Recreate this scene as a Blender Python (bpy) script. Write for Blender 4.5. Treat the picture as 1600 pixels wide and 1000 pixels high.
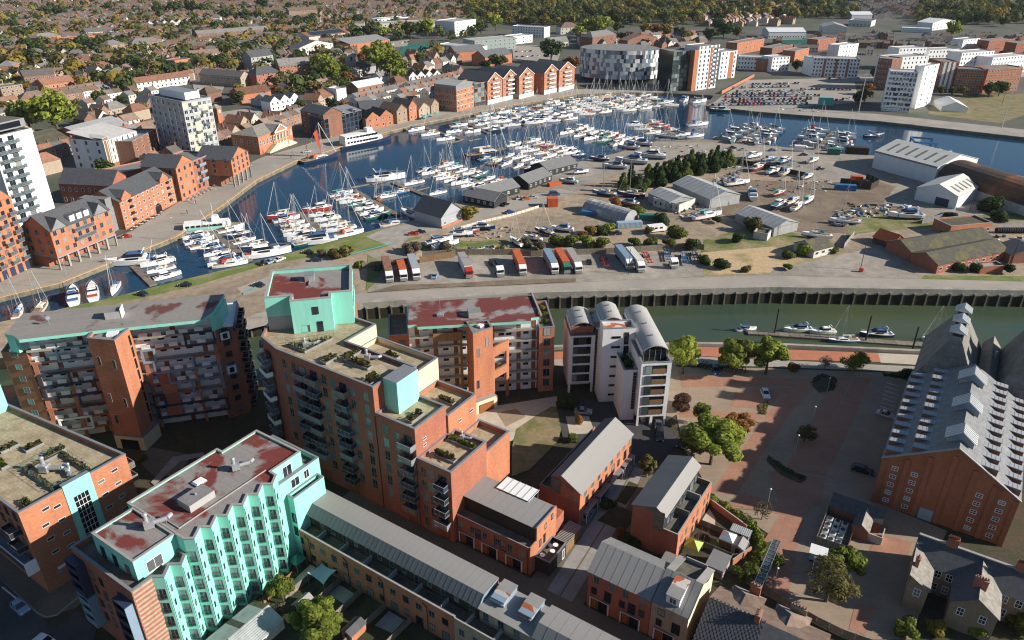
import bpy,math,random
from mathutils import Vector,Matrix
random.seed(7)
SC=bpy.context.scene
for o in list(bpy.data.objects): bpy.data.objects.remove(o)
COL=SC.collection
RAD=math.radians
# ------------------------------------------------------------ camera
FOC,PITCH,CAMH=1150.0,RAD(27.3),100.0
cam=bpy.data.cameras.new('camera');cam_o=bpy.data.objects.new('camera',cam);COL.objects.link(cam_o)
cam.sensor_width=36.0;cam.lens=36.0*FOC/1600.0;cam.clip_start=1.0;cam.clip_end=9000.0
cam_o.location=(0,0,CAMH);cam_o.rotation_euler=(RAD(90)-PITCH,0,0)
SC.camera=cam_o
# ------------------------------------------------------------ sky and sun
SUN_EL,SUN_AZ=RAD(25.2),RAD(-9.5)          # azimuth from +X,anticlockwise
W=bpy.data.worlds.new('World');SC.world=W;W.use_nodes=True
nt=W.node_tree;nt.nodes.clear()
sky=nt.nodes.new('ShaderNodeTexSky');sky.sky_type='NISHITA';sky.sun_disc=False
sky.sun_elevation=SUN_EL;sky.sun_rotation=RAD(90)-SUN_AZ
sky.air_density=1.0;sky.dust_density=0.3;sky.ozone_density=3.0
bg=nt.nodes.new('ShaderNodeBackground');bg.inputs[1].default_value=0.062
wo=nt.nodes.new('ShaderNodeOutputWorld')
nt.links.new(sky.outputs[0],bg.inputs[0]);nt.links.new(bg.outputs[0],wo.inputs[0])
sl=bpy.data.lights.new('sun','SUN');sl.energy=5.0;sl.angle=RAD(0.53);sl.color=(1.0,0.93,0.83)
so=bpy.data.objects.new('sun',sl);COL.objects.link(so)
sd=Vector((math.cos(SUN_AZ)*math.cos(SUN_EL),math.sin(SUN_AZ)*math.cos(SUN_EL),math.sin(SUN_EL)))
so.rotation_euler=sd.to_track_quat('Z','Y').to_euler();so.location=sd*900
SC.view_settings.view_transform='Standard';SC.view_settings.look='None'
SC.view_settings.exposure=0.65;SC.view_settings.gamma=1.0;SC.view_settings.use_curve_mapping=False
SC.cycles.use_denoising=True;SC.cycles.filter_width=1.15
SC.cycles.max_bounces=5;SC.cycles.diffuse_bounces=2;SC.cycles.glossy_bounces=3
SC.cycles.transmission_bounces=2;SC.cycles.transparent_max_bounces=6
SC.cycles.caustics_reflective=False;SC.cycles.caustics_refractive=False
# ------------------------------------------------------------ plan of the place
_s,_c=math.sin(PITCH),math.cos(PITCH)
def G(x,y,h=0.0):
 """plan position (metres) of a point surveyed off the photograph at height h"""
 u=(x-800)/FOC;v=(500-y)/FOC;t=(CAMH-h)/(_s-v*_c)
 return (u*t,(_c+v*_s)*t)
EA=RAD(-33.3)                                  # the estate's street grid
def E2W(u,w): return (u*math.cos(EA)-w*math.sin(EA),u*math.sin(EA)+w*math.cos(EA))
# ------------------------------------------------------------ materials
MAT={}
def _mk(name):
 m=bpy.data.materials.new(name);m.use_nodes=True
 n=m.node_tree.nodes;b=n['Principled BSDF'];MAT[name]=m
 return m,n,m.node_tree.links,b
def _ramp(n,stops):
 r=n.new('ShaderNodeValToRGB');e=r.color_ramp.elements
 while len(e)<len(stops): e.new(0.5)
 for k,(p,c) in enumerate(stops):
  e[k].position=p;e[k].color=(*c,1) if len(c)==3 else c
 return r
def plain(name,col,rough=0.8,metal=0.0,var=0.12,scale=0.6,obj=True,spec=0.3,stretch=None,island=0.0,objvar=0.0):
 """plain surface with soft mottling; objvar: brightness differs from object to object"""
 m,n,l,b=_mk(name)
 b.inputs['Roughness'].default_value=rough;b.inputs['Metallic'].default_value=metal
 b.inputs['Specular IOR Level'].default_value=spec
 tc=n.new('ShaderNodeTexCoord');mp=n.new('ShaderNodeMapping')
 if stretch: mp.inputs['Scale'].default_value=stretch
 l.new(tc.outputs['Object'],mp.inputs[0])
 no=n.new('ShaderNodeTexNoise');no.inputs['Scale'].default_value=scale;no.inputs['Detail'].default_value=6
 no.inputs['Roughness'].default_value=0.65
 l.new(mp.outputs[0],no.inputs['Vector'])
 lo=tuple(c*(1-var*1.6) for c in col);hi=tuple(min(1,c*(1+var*1.3)) for c in col)
 r=_ramp(n,[(0.25,lo),(0.75,hi)]);l.new(no.outputs['Fac'],r.inputs[0])
 out=r.outputs[0]
 for amt,src in ((island,'i'),(objvar,'o')):
  if amt:
   if src=='i': g=n.new('ShaderNodeNewGeometry');s=g.outputs['Random Per Island']
   else: g=n.new('ShaderNodeObjectInfo');s=g.outputs['Random']
   mr=n.new('ShaderNodeMapRange');mr.inputs['To Min'].default_value=1-amt;mr.inputs['To Max'].default_value=1+amt
   l.new(s,mr.inputs[0])
   mx=n.new('ShaderNodeVectorMath');mx.operation='SCALE';l.new(out,mx.inputs[0]);l.new(mr.outputs[0],mx.inputs['Scale'])
   out=mx.outputs[0]
 l.new(out,b.inputs['Base Color'])
 return m
def two_tone(name,c0,c1,thr=0.5,soft=0.03,scale=0.12,rough=0.85,c2=None,fine=0.25,fscale=1.5,detail=8,bump=0.0,seam=None):
 """two kinds of surface meeting along ragged edges (stains, moss, wear), each finely mottled"""
 m,n,l,b=_mk(name);b.inputs['Roughness'].default_value=rough;b.inputs['Specular IOR Level'].default_value=0.25
 tc=n.new('ShaderNodeTexCoord')
 no=n.new('ShaderNodeTexNoise');no.inputs['Scale'].default_value=scale;no.inputs['Detail'].default_value=detail
 no.inputs['Roughness'].default_value=0.55;no.inputs['Distortion'].default_value=0.4
 l.new(tc.outputs['Object'],no.inputs['Vector'])
 st=[(max(0,thr-soft),c0),(min(1,thr+soft),c1)]
 if c2: st.append((min(1,thr+soft*2+0.1),c2))
 r=_ramp(n,st);l.new(no.outputs['Fac'],r.inputs[0])
 f=n.new('ShaderNodeTexNoise');f.inputs['Scale'].default_value=fscale;f.inputs['Detail'].default_value=8;f.inputs['Roughness'].default_value=0.7
 l.new(tc.outputs['Object'],f.inputs['Vector'])
 mr=n.new('ShaderNodeMapRange');mr.inputs['From Min'].default_value=0.25;mr.inputs['From Max'].default_value=0.75
 mr.inputs['To Min'].default_value=1-fine;mr.inputs['To Max'].default_value=1+fine;l.new(f.outputs['Fac'],mr.inputs[0])
 sc=n.new('ShaderNodeVectorMath');sc.operation='SCALE';l.new(r.outputs[0],sc.inputs[0]);l.new(mr.outputs[0],sc.inputs['Scale'])
 out=sc.outputs[0]
 if seam:
  br=n.new('ShaderNodeTexBrick');br.inputs['Scale'].default_value=1.0;br.inputs['Brick Width'].default_value=seam[0];br.inputs['Row Height'].default_value=seam[1];br.inputs['Mortar Size'].default_value=seam[2];br.inputs['Mortar Smooth'].default_value=0.3
  br.inputs['Color1'].default_value=(1,1,1,1);br.inputs['Color2'].default_value=(seam[4],)*3+(1,);br.inputs['Mortar'].default_value=(seam[3],)*3+(1,);l.new(tc.outputs['Object'],br.inputs['Vector'])
  mu=n.new('ShaderNodeVectorMath');mu.operation='MULTIPLY';l.new(out,mu.inputs[0]);l.new(br.outputs['Color'],mu.inputs[1]);out=mu.outputs[0]
 l.new(out,b.inputs['Base Color'])
 if bump:
  bp=n.new('ShaderNodeBump');bp.inputs['Strength'].default_value=bump;bp.inputs['Distance'].default_value=0.3
  l.new(f.outputs['Fac'],bp.inputs['Height']);l.new(bp.outputs[0],b.inputs['Normal'])
 return m
def brick(name,col,mortar=(0.40,0.34,0.28),var=0.16,objvar=0.0):
 """brickwork: courses, uneven bricks, weather streaks"""
 m,n,l,b=_mk(name);b.inputs['Roughness'].default_value=0.88;b.inputs['Specular IOR Level'].default_value=0.2
 tc=n.new('ShaderNodeTexCoord');sx=n.new('ShaderNodeSeparateXYZ');l.new(tc.outputs['Object'],sx.inputs[0])
 ad=n.new('ShaderNodeMath');ad.operation='ADD';l.new(sx.outputs[0],ad.inputs[0]);l.new(sx.outputs[1],ad.inputs[1])
 cb=n.new('ShaderNodeCombineXYZ');l.new(ad.outputs[0],cb.inputs[0]);l.new(sx.outputs[2],cb.inputs[1])
 br=n.new('ShaderNodeTexBrick');br.inputs['Scale'].default_value=1.0
 br.inputs['Brick Width'].default_value=0.45;br.inputs['Row Height'].default_value=0.15;br.inputs['Mortar Size'].default_value=0.012
 br.inputs['Color1'].default_value=(*[c*(1+var) for c in col],1);br.inputs['Color2'].default_value=(*[c*(1-var) for c in col],1)
 br.inputs['Mortar'].default_value=(*[(a+c)/2 for a,c in zip(mortar,col)],1);l.new(cb.outputs[0],br.inputs['Vector'])
 mp=n.new('ShaderNodeMapping');mp.inputs['Scale'].default_value=(0.5,0.5,0.12);l.new(tc.outputs['Object'],mp.inputs[0])
 no=n.new('ShaderNodeTexNoise');no.inputs['Scale'].default_value=0.8;no.inputs['Detail'].default_value=8;no.inputs['Roughness'].default_value=0.65
 l.new(mp.outputs[0],no.inputs['Vector'])
 mr=n.new('ShaderNodeMapRange');mr.inputs['From Min'].default_value=0.25;mr.inputs['From Max'].default_value=0.75
 mr.inputs['To Min'].default_value=0.78;mr.inputs['To Max'].default_value=1.18;l.new(no.outputs['Fac'],mr.inputs[0])
 s=n.new('ShaderNodeVectorMath');s.operation='SCALE';l.new(br.outputs['Color'],s.inputs[0]);l.new(mr.outputs[0],s.inputs['Scale'])
 out=s.outputs[0]
 if objvar:
  oi=n.new('ShaderNodeObjectInfo');m2=n.new('ShaderNodeMapRange');m2.inputs['To Min'].default_value=1-objvar;m2.inputs['To Max'].default_value=1+objvar
  l.new(oi.outputs['Random'],m2.inputs[0]);s2=n.new('ShaderNodeVectorMath');s2.operation='SCALE'
  l.new(out,s2.inputs[0]);l.new(m2.outputs[0],s2.inputs['Scale']);out=s2.outputs[0]
 l.new(out,b.inputs['Base Color'])
 return m
def glassy(name,dark,light,share=0.3,rough=0.08):
 """window glass: blinds or curtains behind some of the panes"""
 m,n,l,b=_mk(name);b.inputs['Roughness'].default_value=rough;b.inputs['Specular IOR Level'].default_value=0.7
 oi=n.new('ShaderNodeObjectInfo');r=_ramp(n,[(0.0,dark),(1-share,tuple(d*1.8 for d in dark)),(1.0,light)])
 l.new(oi.outputs['Random'],r.inputs[0]);l.new(r.outputs[0],b.inputs['Base Color'])
 return m
def leafy(name,cols,rough=0.75):
 m,n,l,b=_mk(name);b.inputs['Roughness'].default_value=rough;b.inputs['Specular IOR Level'].default_value=0.15
 g=n.new('ShaderNodeNewGeometry');oi=n.new('ShaderNodeObjectInfo')
 st=[(k/(len(cols)-1),c) for k,c in enumerate(cols)]
 r=_ramp(n,st);l.new(g.outputs['Random Per Island'],r.inputs[0])
 mr=n.new('ShaderNodeMapRange');mr.inputs['To Min'].default_value=0.72;mr.inputs['To Max'].default_value=1.22;l.new(oi.outputs['Random'],mr.inputs[0])
 s=n.new('ShaderNodeVectorMath');s.operation='SCALE';l.new(r.outputs[0],s.inputs[0]);l.new(mr.outputs[0],s.inputs['Scale'])
 l.new(s.outputs[0],b.inputs['Base Color'])
 tr=n.new('ShaderNodeBsdfTranslucent');l.new(s.outputs[0],tr.inputs[0])
 mx=n.new('ShaderNodeMixShader');mx.inputs[0].default_value=0.33
 l.new(b.outputs[0],mx.inputs[1]);l.new(tr.outputs[0],mx.inputs[2]);l.new(mx.outputs[0],n['Material Output'].inputs[0])
 return m
def waterm(name,col,rough,bump,scale,c1=None):
 m,n,l,b=_mk(name);b.inputs['Roughness'].default_value=rough;b.inputs['Specular IOR Level'].default_value=0.5
 b.inputs['IOR'].default_value=1.33
 tc=n.new('ShaderNodeTexCoord');no=n.new('ShaderNodeTexNoise');no.inputs['Scale'].default_value=0.012;no.inputs['Detail'].default_value=5
 l.new(tc.outputs['Object'],no.inputs['Vector'])
 r=_ramp(n,[(0.35,col),(0.7,c1 or tuple(c*1.5 for c in col))]);l.new(no.outputs['Fac'],r.inputs[0]);l.new(r.outputs[0],b.inputs['Base Color'])
 w=n.new('ShaderNodeTexNoise');w.inputs['Scale'].default_value=scale;w.inputs['Detail'].default_value=4
 l.new(tc.outputs['Object'],w.inputs['Vector'])
 bp=n.new('ShaderNodeBump');bp.inputs['Strength'].default_value=bump;bp.inputs['Distance'].default_value=0.2
 l.new(w.outputs['Fac'],bp.inputs['Height']);l.new(bp.outputs[0],b.inputs['Normal'])
 return m
def metal_sheet(name,col,rough=0.5,period=0.0,axis='X',var=0.12):
 """profiled sheet: fine corrugation as relief, weathering as colour"""
 m=plain(name,col,rough,0.0,var,0.35,spec=0.35);n=m.node_tree.nodes;l=m.node_tree.links;b=n['Principled BSDF']
 if period:
  tc=n.new('ShaderNodeTexCoord');w=n.new('ShaderNodeTexWave');w.bands_direction=axis;w.inputs['Scale'].default_value=1.0/period*0.314*1.0
  l.new(tc.outputs['Object'],w.inputs['Vector'])
  bp=n.new('ShaderNodeBump');bp.inputs['Strength'].default_value=0.5;bp.inputs['Distance'].default_value=0.1
  l.new(w.outputs['Fac'],bp.inputs['Height']);l.new(bp.outputs[0],b.inputs['Normal'])
 return m
brick('brick_orange',(0.43,0.155,0.075));brick('brick_red',(0.33,0.105,0.06));brick('brick_dark',(0.20,0.085,0.055))
brick('brick_brown',(0.36,0.145,0.075),(0.36,0.2,0.12));brick('brick_malt',(0.36,0.135,0.07),(0.3,0.15,0.09));brick('brick_buff',(0.28,0.20,0.13));brick('brick_town',(0.25,0.13,0.092),objvar=0.4)
brick('brick_beige',(0.36,0.29,0.215))
plain('teal',(0.27,0.66,0.54),0.7,var=0.10,scale=0.5,stretch=(1,1,0.15));plain('white_render',(0.80,0.80,0.79),0.75,var=0.10,scale=0.5,stretch=(1,1,0.15))
plain('town_render',(0.62,0.58,0.50),0.8,var=0.08,objvar=0.3)
plain('cream_render',(0.66,0.56,0.38),0.8,var=0.05,scale=0.3);plain('grey_render',(0.36,0.35,0.34),0.8,var=0.08)
plain('white_paint',(0.78,0.78,0.76),0.45,var=0.03);plain('navy_panel',(0.025,0.04,0.075),0.5,var=0.08);plain('blue_panel',(0.20,0.28,0.36),0.5,var=0.06)
plain('coping',(0.20,0.21,0.23),0.5,var=0.08);plain('coping_light',(0.33,0.31,0.29),0.6,var=0.12,scale=1.5);plain('dark_metal',(0.028,0.03,0.034),0.45,var=0.1)
plain('grey_metal',(0.26,0.27,0.28),0.4,0.2,var=0.1);plain('steel',(0.55,0.56,0.57),0.35,0.6,var=0.08)
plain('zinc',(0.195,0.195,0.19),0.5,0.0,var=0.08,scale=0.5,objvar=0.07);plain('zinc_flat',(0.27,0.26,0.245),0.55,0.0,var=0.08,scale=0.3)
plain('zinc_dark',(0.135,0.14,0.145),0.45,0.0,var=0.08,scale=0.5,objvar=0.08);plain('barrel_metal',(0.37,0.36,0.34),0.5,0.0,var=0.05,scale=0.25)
plain('timber_dark',(0.05,0.038,0.03),0.8,var=0.45,scale=1.2,stretch=(5,5,0.25));plain('timber',(0.22,0.13,0.065),0.8,var=0.3,scale=1.5,stretch=(4,4,.4),objvar=0.2)
plain('timber_grey',(0.20,0.17,0.135),0.85,var=0.25,scale=1.2,objvar=0.2);plain('door_red',(0.27,0.055,0.03),0.6,var=0.12);plain('door_wood',(0.28,0.10,0.035),0.6,var=0.15)
two_tone('flat_roof',(0.255,0.235,0.215),(0.13,0.055,0.048),0.60,0.025,0.11,fine=0.14,c2=(0.20,0.055,0.045),seam=(9,1.6,.035,.72,.93))
two_tone('flat_roof_red',(0.26,0.24,0.225),(0.17,0.04,0.033),0.505,0.025,0.10,fine=0.15,seam=(9,1.6,.035,.72,.93))
two_tone('flat_roof_maroon',(0.27,0.25,0.235),(0.16,0.045,0.04),0.45,0.025,0.10,fine=0.15,seam=(9,1.6,.035,.72,.93))
two_tone('flat_roof_rust',(0.55,0.50,0.45),(0.40,0.12,0.05),0.52,0.02,0.35,fine=0.12)
two_tone('terrace_deck',(0.442,0.370,0.247),(0.325,0.260,0.163),0.52,0.12,0.5,fine=0.30,fscale=2.2,seam=(.9,.6,.03,.72,.86))
two_tone('decking',(0.17,0.15,0.12),(0.11,0.10,0.08),0.5,0.15,0.6,fine=0.25)
two_tone('roof_grey_flat',(0.24,0.235,0.225),(0.19,0.185,0.175),0.5,0.1,0.2,fine=0.12,seam=(8,1.8,.04,.8,.95))
glassy('glass',(0.012,0.018,0.026),(0.30,0.30,0.28),0.35);glassy('glass_dark',(0.006,0.008,0.011),(0.03,0.035,0.04),0.2)
glassy('glass_green',(0.015,0.028,0.03),(0.26,0.31,0.29),0.55);glassy('glass_town',(0.02,0.025,0.03),(0.16,0.16,0.15),0.3,0.2)
m,n,l,b=_mk('rail_glass');b.inputs['Base Color'].default_value=(0.10,0.15,0.17,1);b.inputs['Roughness'].default_value=0.08;b.inputs['Alpha'].default_value=0.45
# ground
two_tone('asphalt',(0.052,0.052,0.055),(0.072,0.07,0.068),0.5,0.12,0.15,fine=0.18)
two_tone('asphalt_pale',(0.315,0.285,0.247),(0.383,0.338,0.285),0.5,0.15,0.06,fine=0.10,fscale=0.8,seam=(30,14,.06,.9,.95))
two_tone('town_ground',(0.123,0.113,0.102),(0.080,0.094,0.058),0.52,0.08,0.02,fine=0.3,fscale=0.3)
two_tone('island_gravel',(0.364,0.279,0.194),(0.240,0.194,0.139),0.52,0.14,0.03,fine=0.42,fscale=0.35)
two_tone('yard_grey',(0.333,0.295,0.248),(0.256,0.225,0.186),0.5,0.14,0.035,fine=0.34,fscale=0.3)
two_tone('sandy',(0.486,0.351,0.203),(0.135,0.149,0.047),0.58,0.1,0.07,fine=0.28,fscale=0.8)
two_tone('scrub',(0.119,0.147,0.039),(0.294,0.238,0.133),0.52,0.1,0.10,fine=0.35,fscale=0.9)
two_tone('verge',(0.138,0.181,0.043),(0.261,0.239,0.116),0.56,0.1,0.12,fine=0.3,fscale=1.2)
two_tone('lawn',(0.105,0.154,0.035),(0.168,0.175,0.056),0.5,0.15,0.15,fine=0.3,fscale=1.5)
two_tone('courtyard_lawn',(0.238,0.189,0.105),(0.133,0.140,0.049),0.56,0.12,0.18,fine=0.3,fscale=1.0)
two_tone('shade_lawn',(0.035,0.045,0.018),(0.06,0.055,0.03),0.5,0.1,0.2,fine=0.4,fscale=1.0)  # darker copy of the lawn, its shade put into the colour
two_tone('soil',(0.075,0.055,0.038),(0.05,0.055,0.025),0.5,0.1,0.4,fine=0.4,fscale=1.5)
two_tone('mud_dark',(0.165,0.124,0.090),(0.225,0.173,0.120),0.5,0.1,0.1,fine=0.3,fscale=0.7)
two_tone('quay_stone',(0.367,0.338,0.292),(0.300,0.270,0.232),0.5,0.15,0.08,fine=0.14,seam=(6,3,.05,.8,.94))
two_tone('quay_edge',(0.486,0.351,0.209),(0.392,0.270,0.162),0.5,0.15,0.2,fine=0.2)
two_tone('paving_pale',(0.520,0.455,0.364),(0.442,0.377,0.299),0.5,0.15,0.25,fine=0.12)
two_tone('slab_path',(0.311,0.297,0.277),(0.257,0.243,0.223),0.5,0.1,0.3,fine=0.12)
two_tone('block_red',(0.37,0.195,0.13),(0.32,0.165,0.112),0.5,0.15,0.2,fine=0.14,seam=(2.4,1.2,.03,.86,.93))
two_tone('block_grey',(0.33,0.25,0.18),(0.28,0.215,0.155),0.5,0.15,0.2,fine=0.14,seam=(2.4,1.2,.03,.86,.93))
two_tone('promenade_red',(0.486,0.192,0.109),(0.422,0.166,0.096),0.5,0.15,0.2,fine=0.12,seam=(2.4,1.2,.03,.86,.93))
two_tone('street_block',(0.168,0.138,0.102),(0.138,0.114,0.084),0.5,0.15,0.2,fine=0.18)
two_tone('concrete',(0.378,0.350,0.301),(0.280,0.259,0.224),0.5,0.12,0.25,fine=0.2,seam=(5,5,.04,.8,.95))
two_tone('quay_wall',(0.208,0.176,0.124),(0.124,0.111,0.078),0.5,0.1,0.3,fine=0.3)
two_tone('sheet_pile',(0.018,0.016,0.013),(0.035,0.03,0.02),0.5,0.15,0.3,fine=0.4)
waterm('water_dock',(0.008,0.034,0.072),0.10,0.10,0.9,(0.012,0.048,0.09));waterm('water_cut',(0.038,0.066,0.048),0.12,0.07,0.8,(0.075,0.088,0.036))
# roofs
plain('slate',(0.085,0.088,0.095),0.6,var=0.22,scale=1.2);plain('slate_malt',(0.19,0.195,0.20),0.6,var=0.22,scale=0.9);two_tone('kiln_slate',(0.23,0.225,0.215),(0.185,0.172,0.14),0.5,0.12,0.3,fine=0.3,fscale=1.2,seam=(2.2,1.1,.05,.75,.85))
plain('roof_slate_town',(0.17,0.16,0.15),0.7,var=0.25,objvar=0.35);plain('roof_brown_town',(0.19,0.132,0.10),0.85,var=0.25,objvar=0.35)
plain('roof_red_town',(0.24,0.12,0.08),0.85,var=0.25,objvar=0.35);plain('roof_pale_town',(0.42,0.41,0.39),0.6,var=0.12,objvar=0.25)
plain('slate_pale',(0.24,0.22,0.19),0.8,var=0.3,scale=1.0);two_tone('moss_roof',(0.085,0.078,0.065),(0.13,0.12,0.045),0.55,0.1,0.35,fine=0.35,fscale=1.3)  # first: a paler slate, for whole roofs and for single slopes
metal_sheet('shed_grey',(0.33,0.335,0.335),0.5,0.5,'X');metal_sheet('shed_white',(0.66,0.67,0.68),0.5,0.9,'X',0.06);metal_sheet('shed_dark',(0.10,0.085,0.075),0.7,0.6,'X',0.25)
metal_sheet('corrugated',(0.36,0.38,0.37),0.5,0.35,'X',0.2);metal_sheet('shed_cream',(0.60,0.585,0.53),0.6,0.7,'X',0.08)
two_tone('rust_sheet',(0.065,0.052,0.042),(0.26,0.10,0.045),0.64,0.1,0.06,fine=0.3,fscale=0.7)
plain('plaster_dirty',(0.55,0.53,0.47),0.85,var=0.2,scale=0.6);plain('black_board',(0.028,0.030,0.034),0.7,var=0.2);plain('gazebo_green',(0.36,0.50,0.10),0.6,var=0.08)
plain('tarp_blue',(0.30,0.40,0.48),0.6,var=0.06);plain('green_box',(0.03,0.16,0.12),0.5);plain('teal_paint',(0.10,0.42,0.38),0.6)
plain('orange_paint',(0.55,0.12,0.04),0.5,var=0.12,objvar=0.15);plain('yellow_paint',(0.55,0.36,0.04),0.5);plain('blue_paint',(0.03,0.14,0.33),0.45,var=0.1)
plain('red_paint',(0.42,0.03,0.025),0.4,var=0.06);plain('rubber',(0.015,0.015,0.016),0.8);plain('white_line',(0.62,0.62,0.58),0.7,var=0.15)
for nm,c in dict(car_white=(.72,.73,.73),car_silver=(.42,.43,.45),car_grey=(.13,.135,.14),car_black=(.015,.016,.018),car_blue=(.03,.08,.20),car_red=(.40,.03,.025),
    car_pale_blue=(.25,.38,.48),car_navy=(.016,.026,.06),car_orange=(.5,.13,.03)).items():
 plain(nm,c,0.25,0.1,var=0.02,spec=0.6)
for nm,c in dict(hull_white=(.82,.82,.81),hull_navy=(.02,.035,.08),hull_blue=(.05,.17,.34),hull_red=(.33,.04,.03),hull_green=(.03,.12,.09),hull_cream=(.62,.55,.42),hull_wood=(.19,.08,.03),
    hull_grey=(.35,.37,.39),deck_white=(.80,.79,.76),deck_teak=(.33,.22,.13),cover_blue=(.05,.12,.27),cover_teal=(.10,.33,.33),cover_red=(.38,.06,.03),cover_cream=(.6,.55,.45),antifoul_red=(.30,.045,.03),antifoul_blue=(.03,.07,.18)).items():
 plain(nm,c,0.35 if nm.startswith('hull') else 0.6,var=0.05)
plain('bark',(0.095,0.075,0.055),0.9,var=0.25,scale=2);plain('bark_pale',(0.22,0.19,0.15),0.9,var=0.25,scale=2)
leafy('leaf_green',[(0.075,0.105,0.018),(0.13,0.16,0.027),(0.19,0.205,0.036)]);leafy('leaf_mid',[(0.040,0.058,0.016),(0.070,0.092,0.024),(0.105,0.122,0.034)])
leafy('leaf_lime',[(0.139,0.196,0.026),(0.233,0.278,0.041),(0.335,0.354,0.065)])
leafy('leaf_dark',[(0.023,0.049,0.014),(0.042,0.074,0.022),(0.068,0.097,0.028)])
leafy('leaf_gold',[(0.194,0.154,0.029),(0.292,0.203,0.036),(0.194,0.194,0.036)])
leafy('leaf_rust',[(0.216,0.101,0.027),(0.297,0.135,0.041),(0.189,0.115,0.030)])
leafy('leaf_olive',[(0.097,0.094,0.029),(0.154,0.138,0.046),(0.194,0.162,0.056)])
leafy('leaf_purple',[(0.068,0.030,0.027),(0.101,0.047,0.035),(0.135,0.074,0.041)])
leafy('leaf_bare',[(0.135,0.111,0.074),(0.176,0.142,0.095),(0.121,0.108,0.061)])
M_=lambda k: MAT[k]
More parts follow.
